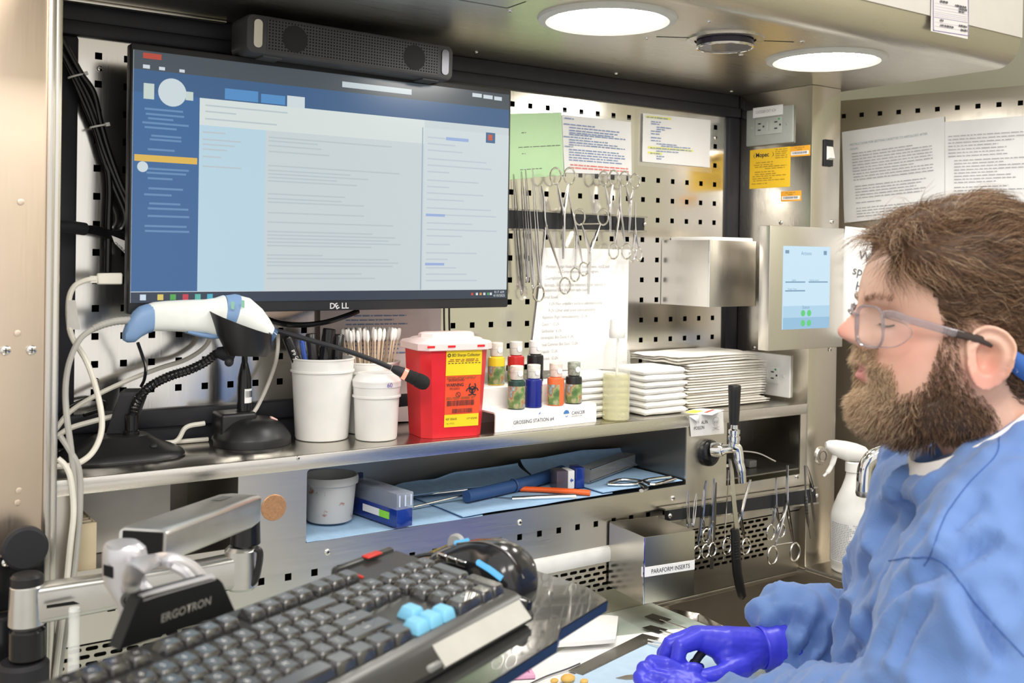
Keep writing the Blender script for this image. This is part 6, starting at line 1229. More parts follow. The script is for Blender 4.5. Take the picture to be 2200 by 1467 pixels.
cable('white_cable', 'white cord curving down beside the pen bucket to the microphone', [ony(588, 690, -.03), ony(597, 720, -.03), ony(594, 770, -.03), ony(578, 820, -.035), ony(556, 868, -.045), ony(545, 886, -.050)], .0030, CW)
# ================================================================== sink tap and disinfectant bottle on the side ledge
o = thing('sink_spout', 'polished chrome sink spout behind the man\'s collar', 'tap', at(1860, 1060, 1.80)); DS = 1.80
b = MB(); P_ = spl([at(2010, 940, DS+.05), at(1950, 957, DS+.03), at(1905, 968, DS+.01), at(1876, 980, DS), at(1860, 1002, DS), at(1856, 1030, DS), at(1855, 1056, DS)], 8); b.tube(P_, .0125, 20); b.build('pipe', CHROME, o, world=True)
b = MB(); c = at(1855, 1054, DS); b.lathe([(.0128, 0), (.0132, -.004), (.0118, -.009), (.004, -.012), (0, -.012)], 20, c); b.build('aerator', STEELD, o, world=True)
b = MB(); b.lathe([(.018, 0), (.018, .02), (.0135, .03)], 20, at(2010, 940, DS+.05)-Vector((0, 0, .0))); b.cyl(at(2010, 940, DS+.05), Vector((at(2010, 940, DS+.05).x, at(2010, 940, DS+.05).y, -.4625)), .014); b.build('riser', CHROME, o, world=True)
c = onz(1846, 1238, -.4625); c = Vector((c.x+.02, c.y+.03, -.4622)); 
SBt = thing('disinfectant_bottle', 'white trigger spray bottle with a printed label on the side ledge', 'spray bottle', c); SBW = plain('bottle_white', (.84, .83, .79), .4)
b = MB(); b.lathe([(0, .0005), (.036, .0005), (.0395, .004), (.0395, .014), (.0415, .018), (.0415, .100), (.0400, .108), (.0365, .120), (.029, .140), (.022, .156), (.0165, .172), (.0145, .182), (.0145, .200), (0, .200)], 40); b.build('body', SBW, SBt)
vd = Vector((CAM.x-c.x, CAM.y-c.y, 0)).normalized(); va = math.atan2(vd.y, vd.x)
b = MB(); b.grid(lambda u, v: Vector((math.cos(va-1.2+2.4*u)*.0417, math.sin(va-1.2+2.4*u)*.0417, .022+.076*v)), 16, 1); b.build('label', PAPER, SBt, flip=False)
b = MB(); rnd = random.Random(8)
for r_ in range(22):
    u = .04
    while u < .96:
        w = rnd.uniform(.015, .06); z_ = .025+r_*.0032; f_ = lambda u_, z: Vector((math.cos(va+1.2-2.4*u_)*.04195, math.sin(va+1.2-2.4*u_)*.04195, z))
        if not (.47 < u < .52): b.poly([f_(u, z_), f_(min(.97, u+w), z_), f_(min(.97, u+w), z_+.0014), f_(u, z_+.0014)])
        u += w+.012
b.build('label_print', TXG, SBt, flip=False, smooth=0)
b = MB(); b.lathe([(.0165, .186), (.0165, .203), (.0135, .205)], 24); b.build('collar', SBW, SBt)
LF = -RT.copy(); LF.z = 0; LF.normalize(); dpv = Vector((LF.y, -LF.x, 0)); rg = []
for s, zb, zt, w in ((-.026, .2155, .226, .008), (-.020, .207, .2325, .011), (-.004, .204, .2385, .0125), (.015, .205, .2425, .0125), (.034, .212, .2445, .0115), (.048, .222, .2435, .009), (.054, .228, .240, .006)):
    zc, hh = (zb+zt)/2, (zt-zb)/2; rg.append([LF*s+dpv*(w*math.cos(t))+Vector((0, 0, zc+hh*math.sin(t))) for t in [2*math.pi*k/18 for k in range(18)]])
b = MB(); b.loft(rg); b.build('spray_head', SBW, SBt)
b = MB(); b.tube(spl([LF*.036+Vector((0, 0, .216)), LF*.041+Vector((0, 0, .200)), LF*.048+Vector((0, 0, .186)), LF*.057+Vector((0, 0, .176))], 5), [.0055]*6+[.0045]*6+[.0025]*4, 10, flat=.7); b.build('trigger', SBW, SBt)
# ================================================================== things on the worktop
def wt(px, py, dz=.0): return onz(px, py, ZW+dz)
def flat_poly(name, label, cat, px, z0_, th, mat, group=None, amp=.0):
    P_ = [wt(*p, z0_) for p in px]; b = MB(); b.loft([P_, [p+Vector((0, 0, th)) for p in P_]]); return tag(b.build(name, mat), label, cat, group)
def quad_pad(name, label, cat, px4, z0_, th, mat, seed, amp=.0015):
    P_ = [wt(*p, z0_) for p in px4]; f0 = quad_fn(P_, 0)
    def fn(u, v): p = f0(u, v); return p+Vector((0, 0, amp*(mnoise.noise(Vector((u*3+seed, v*3, seed)))+.6)+th))
    return tag(sheet(name, mat, None, fn, 16, 14, th), label, cat)
quad_pad('white_towel', 'white paper towel spread beneath the blue pad on the worktop', 'paper towel', [(1240, 1378), (1485, 1350), (1620, 1420), (1040, 1500)], .0003, .0008, PAPER, 3, .0004)
quad_pad('work_pad', 'pale blue absorbent pad under the gloved hands', 'absorbent pad', [(1330, 1392), (1500, 1372), (1900, 1640), (1000, 1600)], .0022, .001, plain('pad_pale_blue', (.52, .68, .84), .9, var=.04, vs=70, bmp=.4, bs=1500), 6, .0006)
o = quad_pad('gauze_square', 'crumpled white gauze square with a faint brown stain beside the tray', 'gauze', [(1212, 1338), (1328, 1342), (1322, 1392), (1180, 1404)], .0024, .006, None, 11, .003)
m, t, p_ = nt('gauze_stained'); tc = t.nodes.new('ShaderNodeTexCoord'); gr = t.nodes.new('ShaderNodeTexNoise'); gr.inputs['Scale'].default_value = 22; t.links.new(tc.outputs['Object'], gr.inputs['Vector']); t.links.new(mixcol(t, maprange(t, gr.outputs[0], 0, .5, .62, .78), (.88, .87, .84), (.62, .48, .36)), p_.inputs['Base Color']); p_.inputs['Roughness'].default_value = .9; o.data.materials.clear(); o.data.materials.append(m)
o = thing('steel_ruler', 'flat steel ruler lying across the blue pad', 'ruler', wt(1310, 1405, .0042)); P_ = [wt(*p, .0046) for p in ((1380, 1362), (1417, 1371), (1252, 1451), (1221, 1441))]; b = MB(); b.loft([P_, [p+Vector((0, 0, .0009)) for p in P_]]); b.build('blade', steel('ruler_steel', (.34, .33, .31), .35), o, world=True)
b = MB(); a_, c_ = P_[1], P_[2]; ed = (P_[0]-P_[1]).normalized(); 
for k in range(40): q = a_.lerp(c_, (k+.5)/40)+Vector((0, 0, .0012)); dq = (c_-a_).normalized()*.00025; L_ = .005 if k % 5 == 0 else .003; b.poly([q-dq, q+dq, q+dq+ed*L_, q-dq+ed*L_])
b.build('graduations', INK, o, world=True, flip=False, smooth=0)
for k, (pl, hd, lb) in enumerate(((((1385, 1325), (1402, 1319), (1442, 1331), (1424, 1338)), ((1418, 1331), (1480, 1352)), 'dark flat spatula with a steel handle, farther one on the worktop'), (((1380, 1349), (1398, 1344), (1434, 1353), (1416, 1360)), ((1418, 1354), (1475, 1370)), 'dark flat spatula with a steel handle, nearer one on the worktop'))):
    o = thing('tissue_spatula', lb, 'spatula', wt(*pl[0], .001), group='spatulas on the worktop'); P_ = [wt(*p, .004) for p in pl]; b = MB(); b.loft([P_, [p+Vector((0, 0, .001)) for p in P_]]); b.build('blade', plain('blade_dark', (.045, .042, .040), .35, .7), o, world=True); b = MB(); b.tube([wt(*hd[0], .006), wt(*hd[1], .008)], .0013, 7); b.build('handle', INSTR, o, world=True)
o = thing('clear_forceps', 'clear plastic forceps pointing at the ruler end', 'forceps', wt(1440, 1385, .006))
for dy_ in (0, 7): b = MB(); b.tube([wt(1392, 1374+dy_, .007), wt(1445, 1386+dy_, .010)], [.0012, .0022], 7); b.build('leg', plain('clear_milky', (.72, .72, .70), .25), o, world=True)
PK = plain('cassette_pink', (.82, .42, .62), .5); o = thing('tissue_cassette', 'pink plastic tissue cassette at the tray\'s front edge', 'cassette', wt(1115, 1450, .003)); Pk = [wt(*p, .0032) for p in ((1098, 1428), (1135, 1432), (1150, 1458), (1072, 1462))]; fk = quad_fn(Pk, 0)
for (u0, v0, u1, v1) in ((0, 0, 1, .14), (0, .8, 1, 1), (0, .14, .12, .8), (.88, .14, 1, .8), (.12, .44, .88, .52)): b = MB(); q = [fk(u0, v0), fk(u1, v0), fk(u1, v1), fk(u0, v1)]; b.loft([q, [p+Vector((0, 0, .005)) for p in q]]); b.build('wall', PK, o, world=True)
q = [fk(0, 0), fk(1, 0), fk(1, 1), fk(0, 1)]; b = MB(); b.loft([q, [p+Vector((0, 0, .0012)) for p in q]]); b.build('floor', PK, o, world=True)
o = thing('probe', 'thin curved steel probe on the blue pad', 'probe', wt(1190, 1446, .004)); b = MB(); b.tube(spl([wt(1140, 1468, .005), wt(1175, 1452, .005), wt(1215, 1438, .006), wt(1246, 1425, .008)], 6), .0012, 7); b.build('rod', plain('probe_grey', (.3, .3, .3), .3, .9), o, world=True)
o = thing('pointed_scalpel', 'pointed scalpel blade on the pad left of the gloved hand', 'scalpel', wt(1350, 1452, .004)); P_ = [wt(*p, .0048) for p in ((1323, 1457), (1345, 1451), (1385, 1447), (1385, 1459), (1345, 1460))]; b = MB(); b.loft([P_, [p+Vector((0, 0, .0007)) for p in P_]]); b.build('blade', STEELD, o, world=True)
TIS = plain('tissue_orange', (.80, .48, .12), .5, bmp=.4, bs=300)
for (px, py, r_, lb) in ((1191, 1466, .005, 'small peach tissue piece, leftmost on the pad'), (1220, 1464, .009, 'yellow-orange tissue piece, largest on the pad'), (1255, 1467, .005, 'small pale tissue piece, rightmost on the pad')):
    c = wt(px, py, .0042); b = MB(); b.ball(c+Vector((0, 0, r_*.5)), r_, (1.2, 1, .6), 14, 8); o = b.build('tissue_piece', TIS); tag(o, lb, 'tissue')
# clear tube standing in front of the arm
o = thing('clear_tube', 'clear plastic tube standing upright left of the bracket plate', 'tube', at(152, 1520, 1.02)); p0, p1 = at(155, 1560, 1.02), at(160, 1312, 1.02); b = MB(); b.tube([p0, p0.lerp(p1, .5), p1], [.0058, .0054, .0052], 18); b.build('wall', glass('tube_clear', (.9, .92, .9), .03, 1.5, .45), o, world=True); b = MB(); b.tube([p1, p1+Vector((0, 0, .003))], [.0056, .0050], 18); b.build('rim', plain('tube_rim', (.7, .72, .70), .15), o, world=True)
# ================================================================== the man at the worktop
SKIN = None
PER = thing('person', 'bearded man in a blue gown, clear glasses and violet gloves working at the worktop', 'person', at(2060, 1467, 1.10))
HA = R(-4); HS = .000482
HO = at(2074, 697, 1.09)
_L = Vector((-RT.x, -RT.y, 0)).normalized(); _C = Vector((-FW.x, -FW.y, 0)).normalized()
HF = (_L*math.cos(HA)+_C*math.sin(HA)).normalized(); HL = Vector((0, 0, 1)).cross(HF)      # forward, the man's left (towards the camera)
HZv = Vector((0, 0, 1)); PT = R(0)                                                           # slight downward tilt
HF2 = (HF*math.cos(PT)-HZv*math.sin(PT)); HU = (HZv*math.cos(PT)+HF*math.sin(PT))
def H(f, l, z): return HO+HF2*f+HL*l+HU*z
def interp(x, T):
    if x <= T[0][0]: return T[0][1]
    for (a, b_), (c, d) in zip(T, T[1:]):
        if x <= c: t = (x-a)/(c-a); t = t*t*(3-2*t) if 0 else t; return b_+(d-b_)*t
    return T[-1][1]
FB = [(-.112, .050), (-.104, .082), (-.097, .097), (-.085, .1035), (-.070, .103), (-.060, .104), (-.045, .1055), (-.030, .1045), (-.018, .1015), (0, .0985), (.015, .1005), (.0265, .1060), (.0434, .1045), (.062, .0980), (.080, .084), (.095, .064), (.106, .040), (.113, .015), (.117, -.004)]
NO = [(-.030, 0), (-.0235, .005), (-.0200, .0185), (-.0140, .0295), (-.0065, .0325), (0, .0265), (.006, .0200), (.013, .0125), (.020, .0070), (.028, .0020), (.036, 0)]
NW = [(-.024, .0130), (-.012, .0115), (0, .0085), (.015, .0070), (.03, .0080)]
BK_ = [(-.112, -.045), (-.095, -.060), (-.07, -.068), (-.04, -.078), (-.01, -.090), (.02, -.097), (.05, -.096), (.075, -.084), (.095, -.062), (.108, -.036), (.117, -.006)]
WD = [(-.112, .030), (-.104, .044), (-.095, .0525), (-.08, .0590), (-.06, .0640), (-.04, .0680), (-.02, .0710), (0, .0730), (.02, .0755), (.045, .0765), (.065, .0735), (.085, .063), (.100, .046), (.110, .027), (.117, .004)]
def sm(x, T):   # smooth lookup
    return (interp(x-.004, T)+2*interp(x, T)+interp(x+.004, T))/4
def head_pt(th, z):
    """th: 0 front, +pi/2 the man's left side, pi back"""
    fF, fB, w = sm(z, FB), sm(z, BK_), sm(z, WD); fc = .005; c, s = math.cos(th), math.sin(th); e = 2.35 if c > 0 else 2.1
    k = (abs(c)**e+abs(s)**e)**(-1/e); f = fc+((fF-fc) if c > 0 else (fc-fB))*c*k; l = w*s*k
    if c > 0:
        nz = sm(z, NO); nw = sm(z, NW); f += nz*math.exp(-(l/nw)**2*1.15)
        f += .0045*math.exp(-((abs(l)-.0115)/.0058)**2-((z+.0165)/.0065)**2)                       # nostril wings
        f -= .0115*math.exp(-((abs(l)-.032)/.014)**2-((z-.0055)/.0115)**2)                         # eye sockets
        f += .0050*math.exp(-((abs(l)-.033)/.0095)**2-((z-.0035)/.0065)**2)                        # closed-down lids over the eyes
        f += .0035*math.exp(-((abs(l)-.030)/.018)**2-((z-.0235)/.006)**2)                          # brow
        f += .0030*math.exp(-((abs(l)-.046)/.014)**2-((z+.020)/.014)**2)                           # cheek
        f += .0050*math.exp(-(l/.021)**2-((z+.0415)/.0042)**2)+.0065*math.exp(-(l/.019)**2-((z+.0555)/.0050)**2)-.0045*math.exp(-(l/.023)**2-((z+.0480)/.0022)**2)   # lips
        f -= .0040*math.exp(-(l/.020)**2-((z+.066)/.005)**2)
    return f, l
b = MB(); NTH = 128; zs = [-.112+.229*(i/110) for i in range(111)]
rg = []
for z in zs: rg.append([H(*head_pt(2*math.pi*k/NTH, z), z) for k in range(NTH)])
b.loft(rg)
# ears
def ear(b, side):
    c = (.010, .0705*side, -.024); n_ = 40; rings = []
    OUT = [(0, .0165), (25, .0185), (50, .0245), (75, .0300), (95, .0325), (120, .0310), (150, .0270), (180, .0205), (215, .0215), (245, .0275), (268, .0320), (290, .0300), (320, .0200), (360, .0165)]
    for r_, hh in ((1.0, -.004), (1.02, .001), (1.01, .0040), (.96, .0055), (.90, .0050), (.82, .0012), (.72, .0022), (.62, .0050), (.52, .0030), (.38, -.0055), (.22, -.0095), (.05, -.0105)):
        ring = []
        for k in range(n_):
            a = 360*k/n_; R_ = interp(a, OUT)*r_; h_ = hh
            ang = R(a-4); fx, zz = math.cos(ang)*R_, math.sin(ang)*R_            # angle 0 towards the face, 90 up
            lob = 1 if 225 < a < 315 else 0
            if lob and r_ > .4: h_ = .0042
            if a < 40 or a > 330: h_ = min(h_, .003) if r_ > .6 else h_
            out = .006+.016*max(0, -math.cos(R(a+8)))*r_                          # the back edge stands off the head
            ring.append(H(c[0]+fx-.002, c[1]+side*(h_+out), c[2]+zz-.004))
        rings.append(ring)
    back = [[H(c[0]+(math.cos(R(360*k/n_-4))*interp(360*k/n_, OUT))*.75-.002, c[1]-side*.004, c[2]+math.sin(R(360*k/n_-4))*interp(360*k/n_, OUT)*.75-.004) for k in range(n_)]]
    b.loft(back+rings)
ear(b, 1); ear(b, -1)
def ball_chain(b, pts, rad, n=14, flat=None):
    for (p, r_) in zip(pts, rad): b.ball(p, r_, n=n, m=10)
    for (p, q, r0, r1) in zip(pts, pts[1:], rad, rad[1:]): b.cyl(p, q, r0, r1, n)
# neck and (hidden) upper trunk, so that the body is one figure
NB = [H(-.012, 0, -.055), H(-.022, 0, -.090), H(-.045, 0, -.130), H(-.070, 0, -.175), H(-.095, 0, -.23)]
ball_chain(b, NB, [.060, .059, .060, .064, .075], 20)
body = b.build('body', plain('tmp', (.8, .6, .5)), None, world=False)
mr_ = body.modifiers.new('r', 'REMESH'); mr_.mode = 'VOXEL'; mr_.voxel_size = .0019; mr_.use_smooth_shade = True
ms_ = body.modifiers.new('s', 'SMOOTH'); ms_.factor = .5; ms_.iterations = 4
modifiers_apply(body); body.data.transform(root_matrix(PER).inverted()); body.parent = PER
m, t, p_ = nt('skin')
tc = t.nodes.new('ShaderNodeTexCoord')
def near(pt, r0, r1):
    """soft mask around a point of the person, in the body's own coordinates"""
    v = root_matrix(PER).inverted() @ pt; d = t.nodes.new('ShaderNodeVectorMath'); d.operation = 'DISTANCE'; d.inputs[1].default_value = v; t.links.new(tc.outputs['Object'], d.inputs[0]); return maprange(t, d.outputs['Value'], 1, 0, r0, r1)
def over(base, fac, col, k=1.0):
    mx = t.nodes.new('ShaderNodeMix'); mx.data_type = 'RGBA'; mul = t.nodes.new('ShaderNodeMath'); mul.operation = 'MULTIPLY'; mul.inputs[1].default_value = k; t.links.new(fac, mul.inputs[0]); t.links.new(mul.outputs[0], mx.inputs[0]); t.links.new(base, mx.inputs[6]); mx.inputs[7].default_value = (*col, 1); return mx.outputs[2]
n1 = noise_node(t, 45, 4); colr = mixcol(t, maprange(t, n1.outputs[0], 0, 1), (.72, .43, .32), (.80, .52, .41))
colr = over(colr, near(H(.075, .055, -.020), .006, .045), (.78, .34, .27), .55); colr = over(colr, near(H(.125, 0, -.010), .004, .022), (.78, .33, .27), .6); colr = over(colr, near(H(.010, .085, -.045), .006, .03), (.82, .34, .28), .7)
for (f_, l_, z_) in ((.110, 0, -.0425), (.110, .010, -.0435), (.110, -.010, -.0435), (.110, 0, -.0550), (.109, .010, -.0540), (.109, -.010, -.0540)): colr = over(colr, near(H(f_, l_, z_), .0065, .0105), (.66, .24, .23), .8)
t.links.new(colr, p_.inputs['Base Color']); p_.inputs['Roughness'].default_value = .46; p_.inputs['Subsurface Weight'].default_value = .25; p_.inputs['Subsurface Radius'].default_value = (.012, .004, .002); p_.inputs['Subsurface Scale'].default_value = .6
bump(t, p_, noise_node(t, 900, 2).outputs[0], .10, .0004); body.data.materials.clear(); body.data.materials.append(m)
# ------------------------------------------------ hair, beard, brows: real strands over a short undercoat
HAIRC = [plain('hair_dark', (.045, .022, .012), .40, var=.25, vs=200), plain('hair_brown', (.14, .072, .038), .38, var=.25, vs=200), plain('hair_light', (.33, .195, .108), .36, var=.25, vs=200), plain('hair_golden', (.70, .52, .34), .38, var=.2, vs=200)]
class Strands:
    """strand tubes gathered as plain lists, built in one go"""
    def __init__(s): s.V = []; s.F = []
    def add(s, pts, r):
        m_ = len(pts); o = len(s.V); tn = pts[-1]-pts[0]; x, y = ortho(tn)
        for i, p in enumerate(pts):
            rr = r*(1-.8*i/(m_-1)); s.V += [p+x*rr, p-x*(rr*.5)+y*(rr*.87), p-x*(rr*.5)-y*(rr*.87)]
        for i in range(m_-1):
            a = o+3*i
            for k in range(3): q = (k+1) % 3; s.F.append((a+k, a+q, a+3+q, a+3+k))
    def build(s, name, mat, parent, kind='stuff'):
        me = bpy.data.meshes.new(name); Mi = root_matrix(parent).inverted(); me.from_pydata([Mi @ v for v in s.V], [], s.F); me.materials.append(mat); me.polygons.foreach_set('use_smooth', [True]*len(me.polygons)); return link(name, me, parent, None, kind)
def strand(b, pts, r): b.add(pts, r)
# head surface sampled once, then looked up
GT, GZn, GZ0, GZ1 = 240, 160, -.112, .117
GP = [[None]*(GZn+1) for _ in range(GT)]
for i_ in range(GT):
    for j_ in range(GZn+1): z_ = GZ0+(GZ1-GZ0)*j_/GZn; f_, l_ = head_pt(2*math.pi*i_/GT, z_); GP[i_][j_] = Vector((f_, l_, z_))
def hloc(th, z):
    a = (th/(2*math.pi) % 1)*GT; i_ = int(a) % GT; u = a-int(a); k_ = max(0, min(GZn-.001, (z-GZ0)/(GZ1-GZ0)*GZn)); j_ = int(k_); v = k_-j_; i2 = (i_+1) % GT
    return (GP[i_][j_]*(1-u)+GP[i2][j_]*u)*(1-v)+(GP[i_][j_+1]*(1-u)+GP[i2][j_+1]*u)*v
def hnormal(th, z):
    z = max(GZ0+.002, min(GZ1-.002, z)); p = hloc(th, z); a1 = hloc(th+.06, z)-hloc(th-.06, z); a2 = hloc(th, z+.0025)-hloc(th, z-.0025); n_ = a1.cross(a2)
    if n_.length < 1e-9: n_ = Vector((0, 0, 1))
    n_.normalize()
    if n_.dot(p-Vector((0, 0, 0))) < 0: n_ = -n_
    return H(*p), (HF2*n_.x+HL*n_.y+HU*n_.z)
def head_fl(th, z): p = hloc(th, z); return p.x, p.y
HLN = [(0, .080), (.35, .072), (.60, .060), (.80, .049), (1.0, .038), (1.08, .032), (1.13, .002), (1.25, -.006), (1.31, .004), (1.55, .006), (1.70, -.018), (1.85, -.055), (2.2, -.086), (2.8, -.098), (3.1416, -.100)]
def scalp(th, z): return z > interp(abs(th), HLN)
rnd = random.Random(77)
def hair_vol(th, z):
    """how far the hair mass stands off the skull"""
    top = max(0, min(1, (z-.035)/.05)); fr = max(0, math.cos(th)); return .005+.0095*top*(0.75+.45*fr)+.003*max(0, math.sin(abs(th)))*top
# undercoat: hair mass shell
b = MB(); NA, NZ = 96, 44; G = {}
for i in range(NA):
    th = -math.pi+2*math.pi*i/NA
    for j in range(NZ+1):
        z = -.095+.2115*j/NZ; p, n_ = hnormal(th, min(z, .1155)); hl = interp(abs(th), HLN); ed = max(0, min(1, (z-hl)/.014)); wv = .0035*mnoise.noise(p*70)+.002*mnoise.noise(p*160)
        G[i, j] = (b.v(p+n_*(-.002+(hair_vol(th, z)*.80+.002+wv)*ed)), z > hl-.006)
for i in range(NA):
    for j in range(NZ):
        q = [G[i, j], G[(i+1) % NA, j], G[(i+1) % NA, j+1], G[i, j+1]]
        if all(x[1] for x in q): b.f([x[0] for x in q])
hair = b.build('hair', plain('hair_under', (.075, .038, .020), .55, var=.35, vs=260), PER, 'wavy brown hair', world=True, smooth=180)
bs = [Strands() for _ in range(4)]
N_H = 14000; k = 0
while k < N_H:
    th = rnd.uniform(-math.pi, math.pi); z = -.092+.207*rnd.random()**.72; 
    if th < 0 and z < .05 and rnd.random() < .75: continue
    if not scalp(th, z): continue
    k += 1
    p, n_ = hnormal(th, min(z, .1150)); top = max(0, min(1, (z-.03)/.06)); fr = max(0, math.cos(th))*top
    flow = (-HF2*(.95-.75*fr)+HU*(.10*top-.38*(1-top))+HF2*.50*max(0, fr-.55)-HU*.45*max(0, fr-.55))
    clump = Vector((mnoise.noise(p*38), mnoise.noise(p*38+Vector((7, 3, 1))), mnoise.noise(p*38+Vector((2, 9, 5)))))
    flow = (flow+clump*.85+Vector((rnd.gauss(0, .08), rnd.gauss(0, .09), rnd.gauss(0, .09)))); flow = flow-n_*flow.dot(n_)*.85; flow.normalize()
    L_ = (.022+.030*top-.012*max(0, fr-.4))*rnd.uniform(.7, 1.25); vol = hair_vol(th, z)*rnd.uniform(.85, 1.28)*(1.12 if rnd.random() < .06 else 1); ph = rnd.uniform(0, 6.28); side = n_.cross(flow); pts = []
    for i in range(6):
        s = i/5; up_ = vol*math.sin(min(1, s*1.35)*math.pi/2)*(1-.35*max(0, s-.6)/.4); pts.append(p+n_*(up_+.0005)+flow*(L_*s)+side*(.0050*math.sin(s*6+clump.y*9+ph*.25)*s)+HU*(-.004*s*s*(1-top)))
    r_ = rnd.random(); lightness = .35*top+.35*fr; mi = 0 if r_ > .74+lightness*.4 else (1 if r_ > .36+lightness*.38 else (2 if r_ > .05+lightness*.12 else 3)); strand(bs[mi], pts, .00036 if mi < 3 else .00030)
for mi in range(4): bs[mi].build('hair_strands', HAIRC[mi], hair)
# beard
CHK = [(0, -.062), (.40, -.062), (.62, -.060), (.80, -.068), (.95, -.061), (1.05, -.050), (1.11, -.026), (1.15, .010), (1.27, .010), (1.33, -.032), (1.45, -.056), (1.75, -.078), (2.0, -.096), (2.3, -.112)]
def beardy(th, z):
    a = abs(th); f, l = head_fl(th, z)
    if a < .62 and -.0385 < z < -.0215 and abs(l) < .034 and not (abs(l) < .012 and z > -.0255): return 1    # moustache
    if a < .9 and -.062 < z <= -.0375 and .0235 < abs(l) < .047: return 1                                    # beside the mouth
    if a < .4 and -.062 < z < -.038: return 0
    return 1 if (a < 2.25 and z < interp(a, CHK)) else 0
b = MB(); G = {}
for i in range(NA):
    th = -2.3+4.6*i/(NA-1)
    for j in range(41):
        z = -.112+.125*j/40; p, n_ = hnormal(th, z); on = beardy(th, z); nb = (min(beardy(th+dx, z+dz) for dx in (-.14, 0, .14) for dz in (-.011, 0, .011)) if on else 0)*4; on = 1 if nb else 0; low = max(0, min(1, (-.05-z)/.04)); G[i, j] = (b.v(p+n_*((.0022+low*.0045+.0012*mnoise.noise(p*130)) if on else -.003)), True)
for i in range(NA-1):
    for j in range(40):
        q = [G[i, j], G[i+1, j], G[i+1, j+1], G[i, j+1]]
        if all(x[1] for x in q): b.f([x[0] for x in q])
m_b, t, p_ = nt('beard_undercoat'); tc = t.nodes.new('ShaderNodeTexCoord'); c0 = mixcol(t, maprange(t, noise_node(t, 300, 3).outputs[0], 0, 1), (.045, .024, .014), (.085, .046, .026)); c0 = over(c0, near(H(.115, .0, -.050), .012, .062), (.50, .34, .20), .95); t.links.new(c0, p_.inputs['Base Color']); p_.inputs['Roughness'].default_value = .6
beard = b.build('beard', m_b, PER, 'full beard, golden at the chin and darker along the jaw', world=True, smooth=180)
bs = [Strands() for _ in range(4)]; k = 0; N_B = 13000
while k < N_B:
    th = rnd.uniform(-1.0, 2.2) if rnd.random() < .85 else rnd.uniform(-.7, .7); z = rnd.uniform(-.112, .008)
    if not beardy(th, z): continue
    dep = sum(beardy(th+dx, z+dz) for dx, dz in ((-.10, 0), (.10, 0), (0, .008), (0, -.008), (0, .016), (.15, .01)))
    if rnd.random() > .12+.88*(dep/6)**1.6: continue
    k += 1; p, n_ = hnormal(th, z); f, l = head_fl(th, z); a = abs(th); mo = (z > -.042 and a < .62); low = max(0, min(1, (-.05-z)/.05))
    if mo: flow = HF2*.35-HU*.75+HL*(1 if l > 0 else -1)*.45; L_ = .0105*rnd.uniform(.7, 1.2); lift = .0042
    else: flow = -HU*(.9-.3*low)+HF2*(.55*low*max(0, math.cos(th)))-HF2*.25*(a > .9)+n_*.15; L_ = (.0085+.0065*low*(1 if a < .9 else .6))*rnd.uniform(.7, 1.3); lift = .0035+.0050*low
    if a > .95: L_ *= .72; lift *= .6
    cl = Vector((mnoise.noise(p*60), mnoise.noise(p*60+Vector((5, 1, 2))), mnoise.noise(p*60+Vector((1, 8, 3))))); flow = flow+cl*.6+Vector((rnd.gauss(0, .16), rnd.gauss(0, .16), rnd.gauss(0, .16))); flow = (flow-n_*min(0, flow.dot(n_))).normalized(); ph = rnd.uniform(0, 6.28); side = n_.cross(flow)
    pts = [p+n_*(lift*math.sin(min(1, s*1.4)*1.57)+.0004)+flow*(L_*s)+side*(.0016*math.sin(s*5+ph)*s) for s in (0, .25, .5, .75, 1)]
    gold = max(0, 1.28-(p-H(.115, 0, -.050)).length/.068); r_ = rnd.random(); mi = 3 if r_ < gold*1.05 else (2 if r_ < gold*1.3+.22 else (1 if r_ < .68+gold else 0)); strand(bs[mi], pts, .00030)
for mi in range(4): bs[mi].build('beard_strands', HAIRC[mi], beard)
bw = Strands()
for k in range(260):
    s = rnd.choice((-1, 1)); l0 = rnd.uniform(.012, .050); z0 = .0235+.004*math.sin((l0-.012)/.038*2.4)+rnd.gauss(0, .0016); th = math.atan2(l0*s, .085)
    for _ in range(6): f, l = head_fl(th, z0); th += (l0*s-l)*6
    p, n_ = hnormal(th, z0); fl_ = (HL*s*.8-HF2*.1+HU*.35+Vector((rnd.gauss(0, .15),)*3)).normalized(); strand(bw, [p+n_*.0006, p+n_*.0022+fl_*.004, p+n_*.0018+fl_*.008], .00022)
bw.build('eyebrows', HAIRC[2], PER)
b = MB()
for s in (-1, 1):
    ls = []
    for k in range(9):
        l0 = s*(.0215+.0026*k); z0 = .0002-.0016*math.sin(k/8*3.14); th = math.atan2(l0, .085)
        for _ in range(6): f, l = head_fl(th, z0); th += (l0-l)*6
        p, n_ = hnormal(th, z0); ls.append(p+n_*.0010)
        b.tube([p, p+n_*.004-HU*.002, p+n_*.0065-HU*.0035], [.0003, .0002, .0001], 4)
    b.tube(ls, .0008, 5)
b.build('eyelashes', HAIRC[0], PER, kind='stuff', world=True)
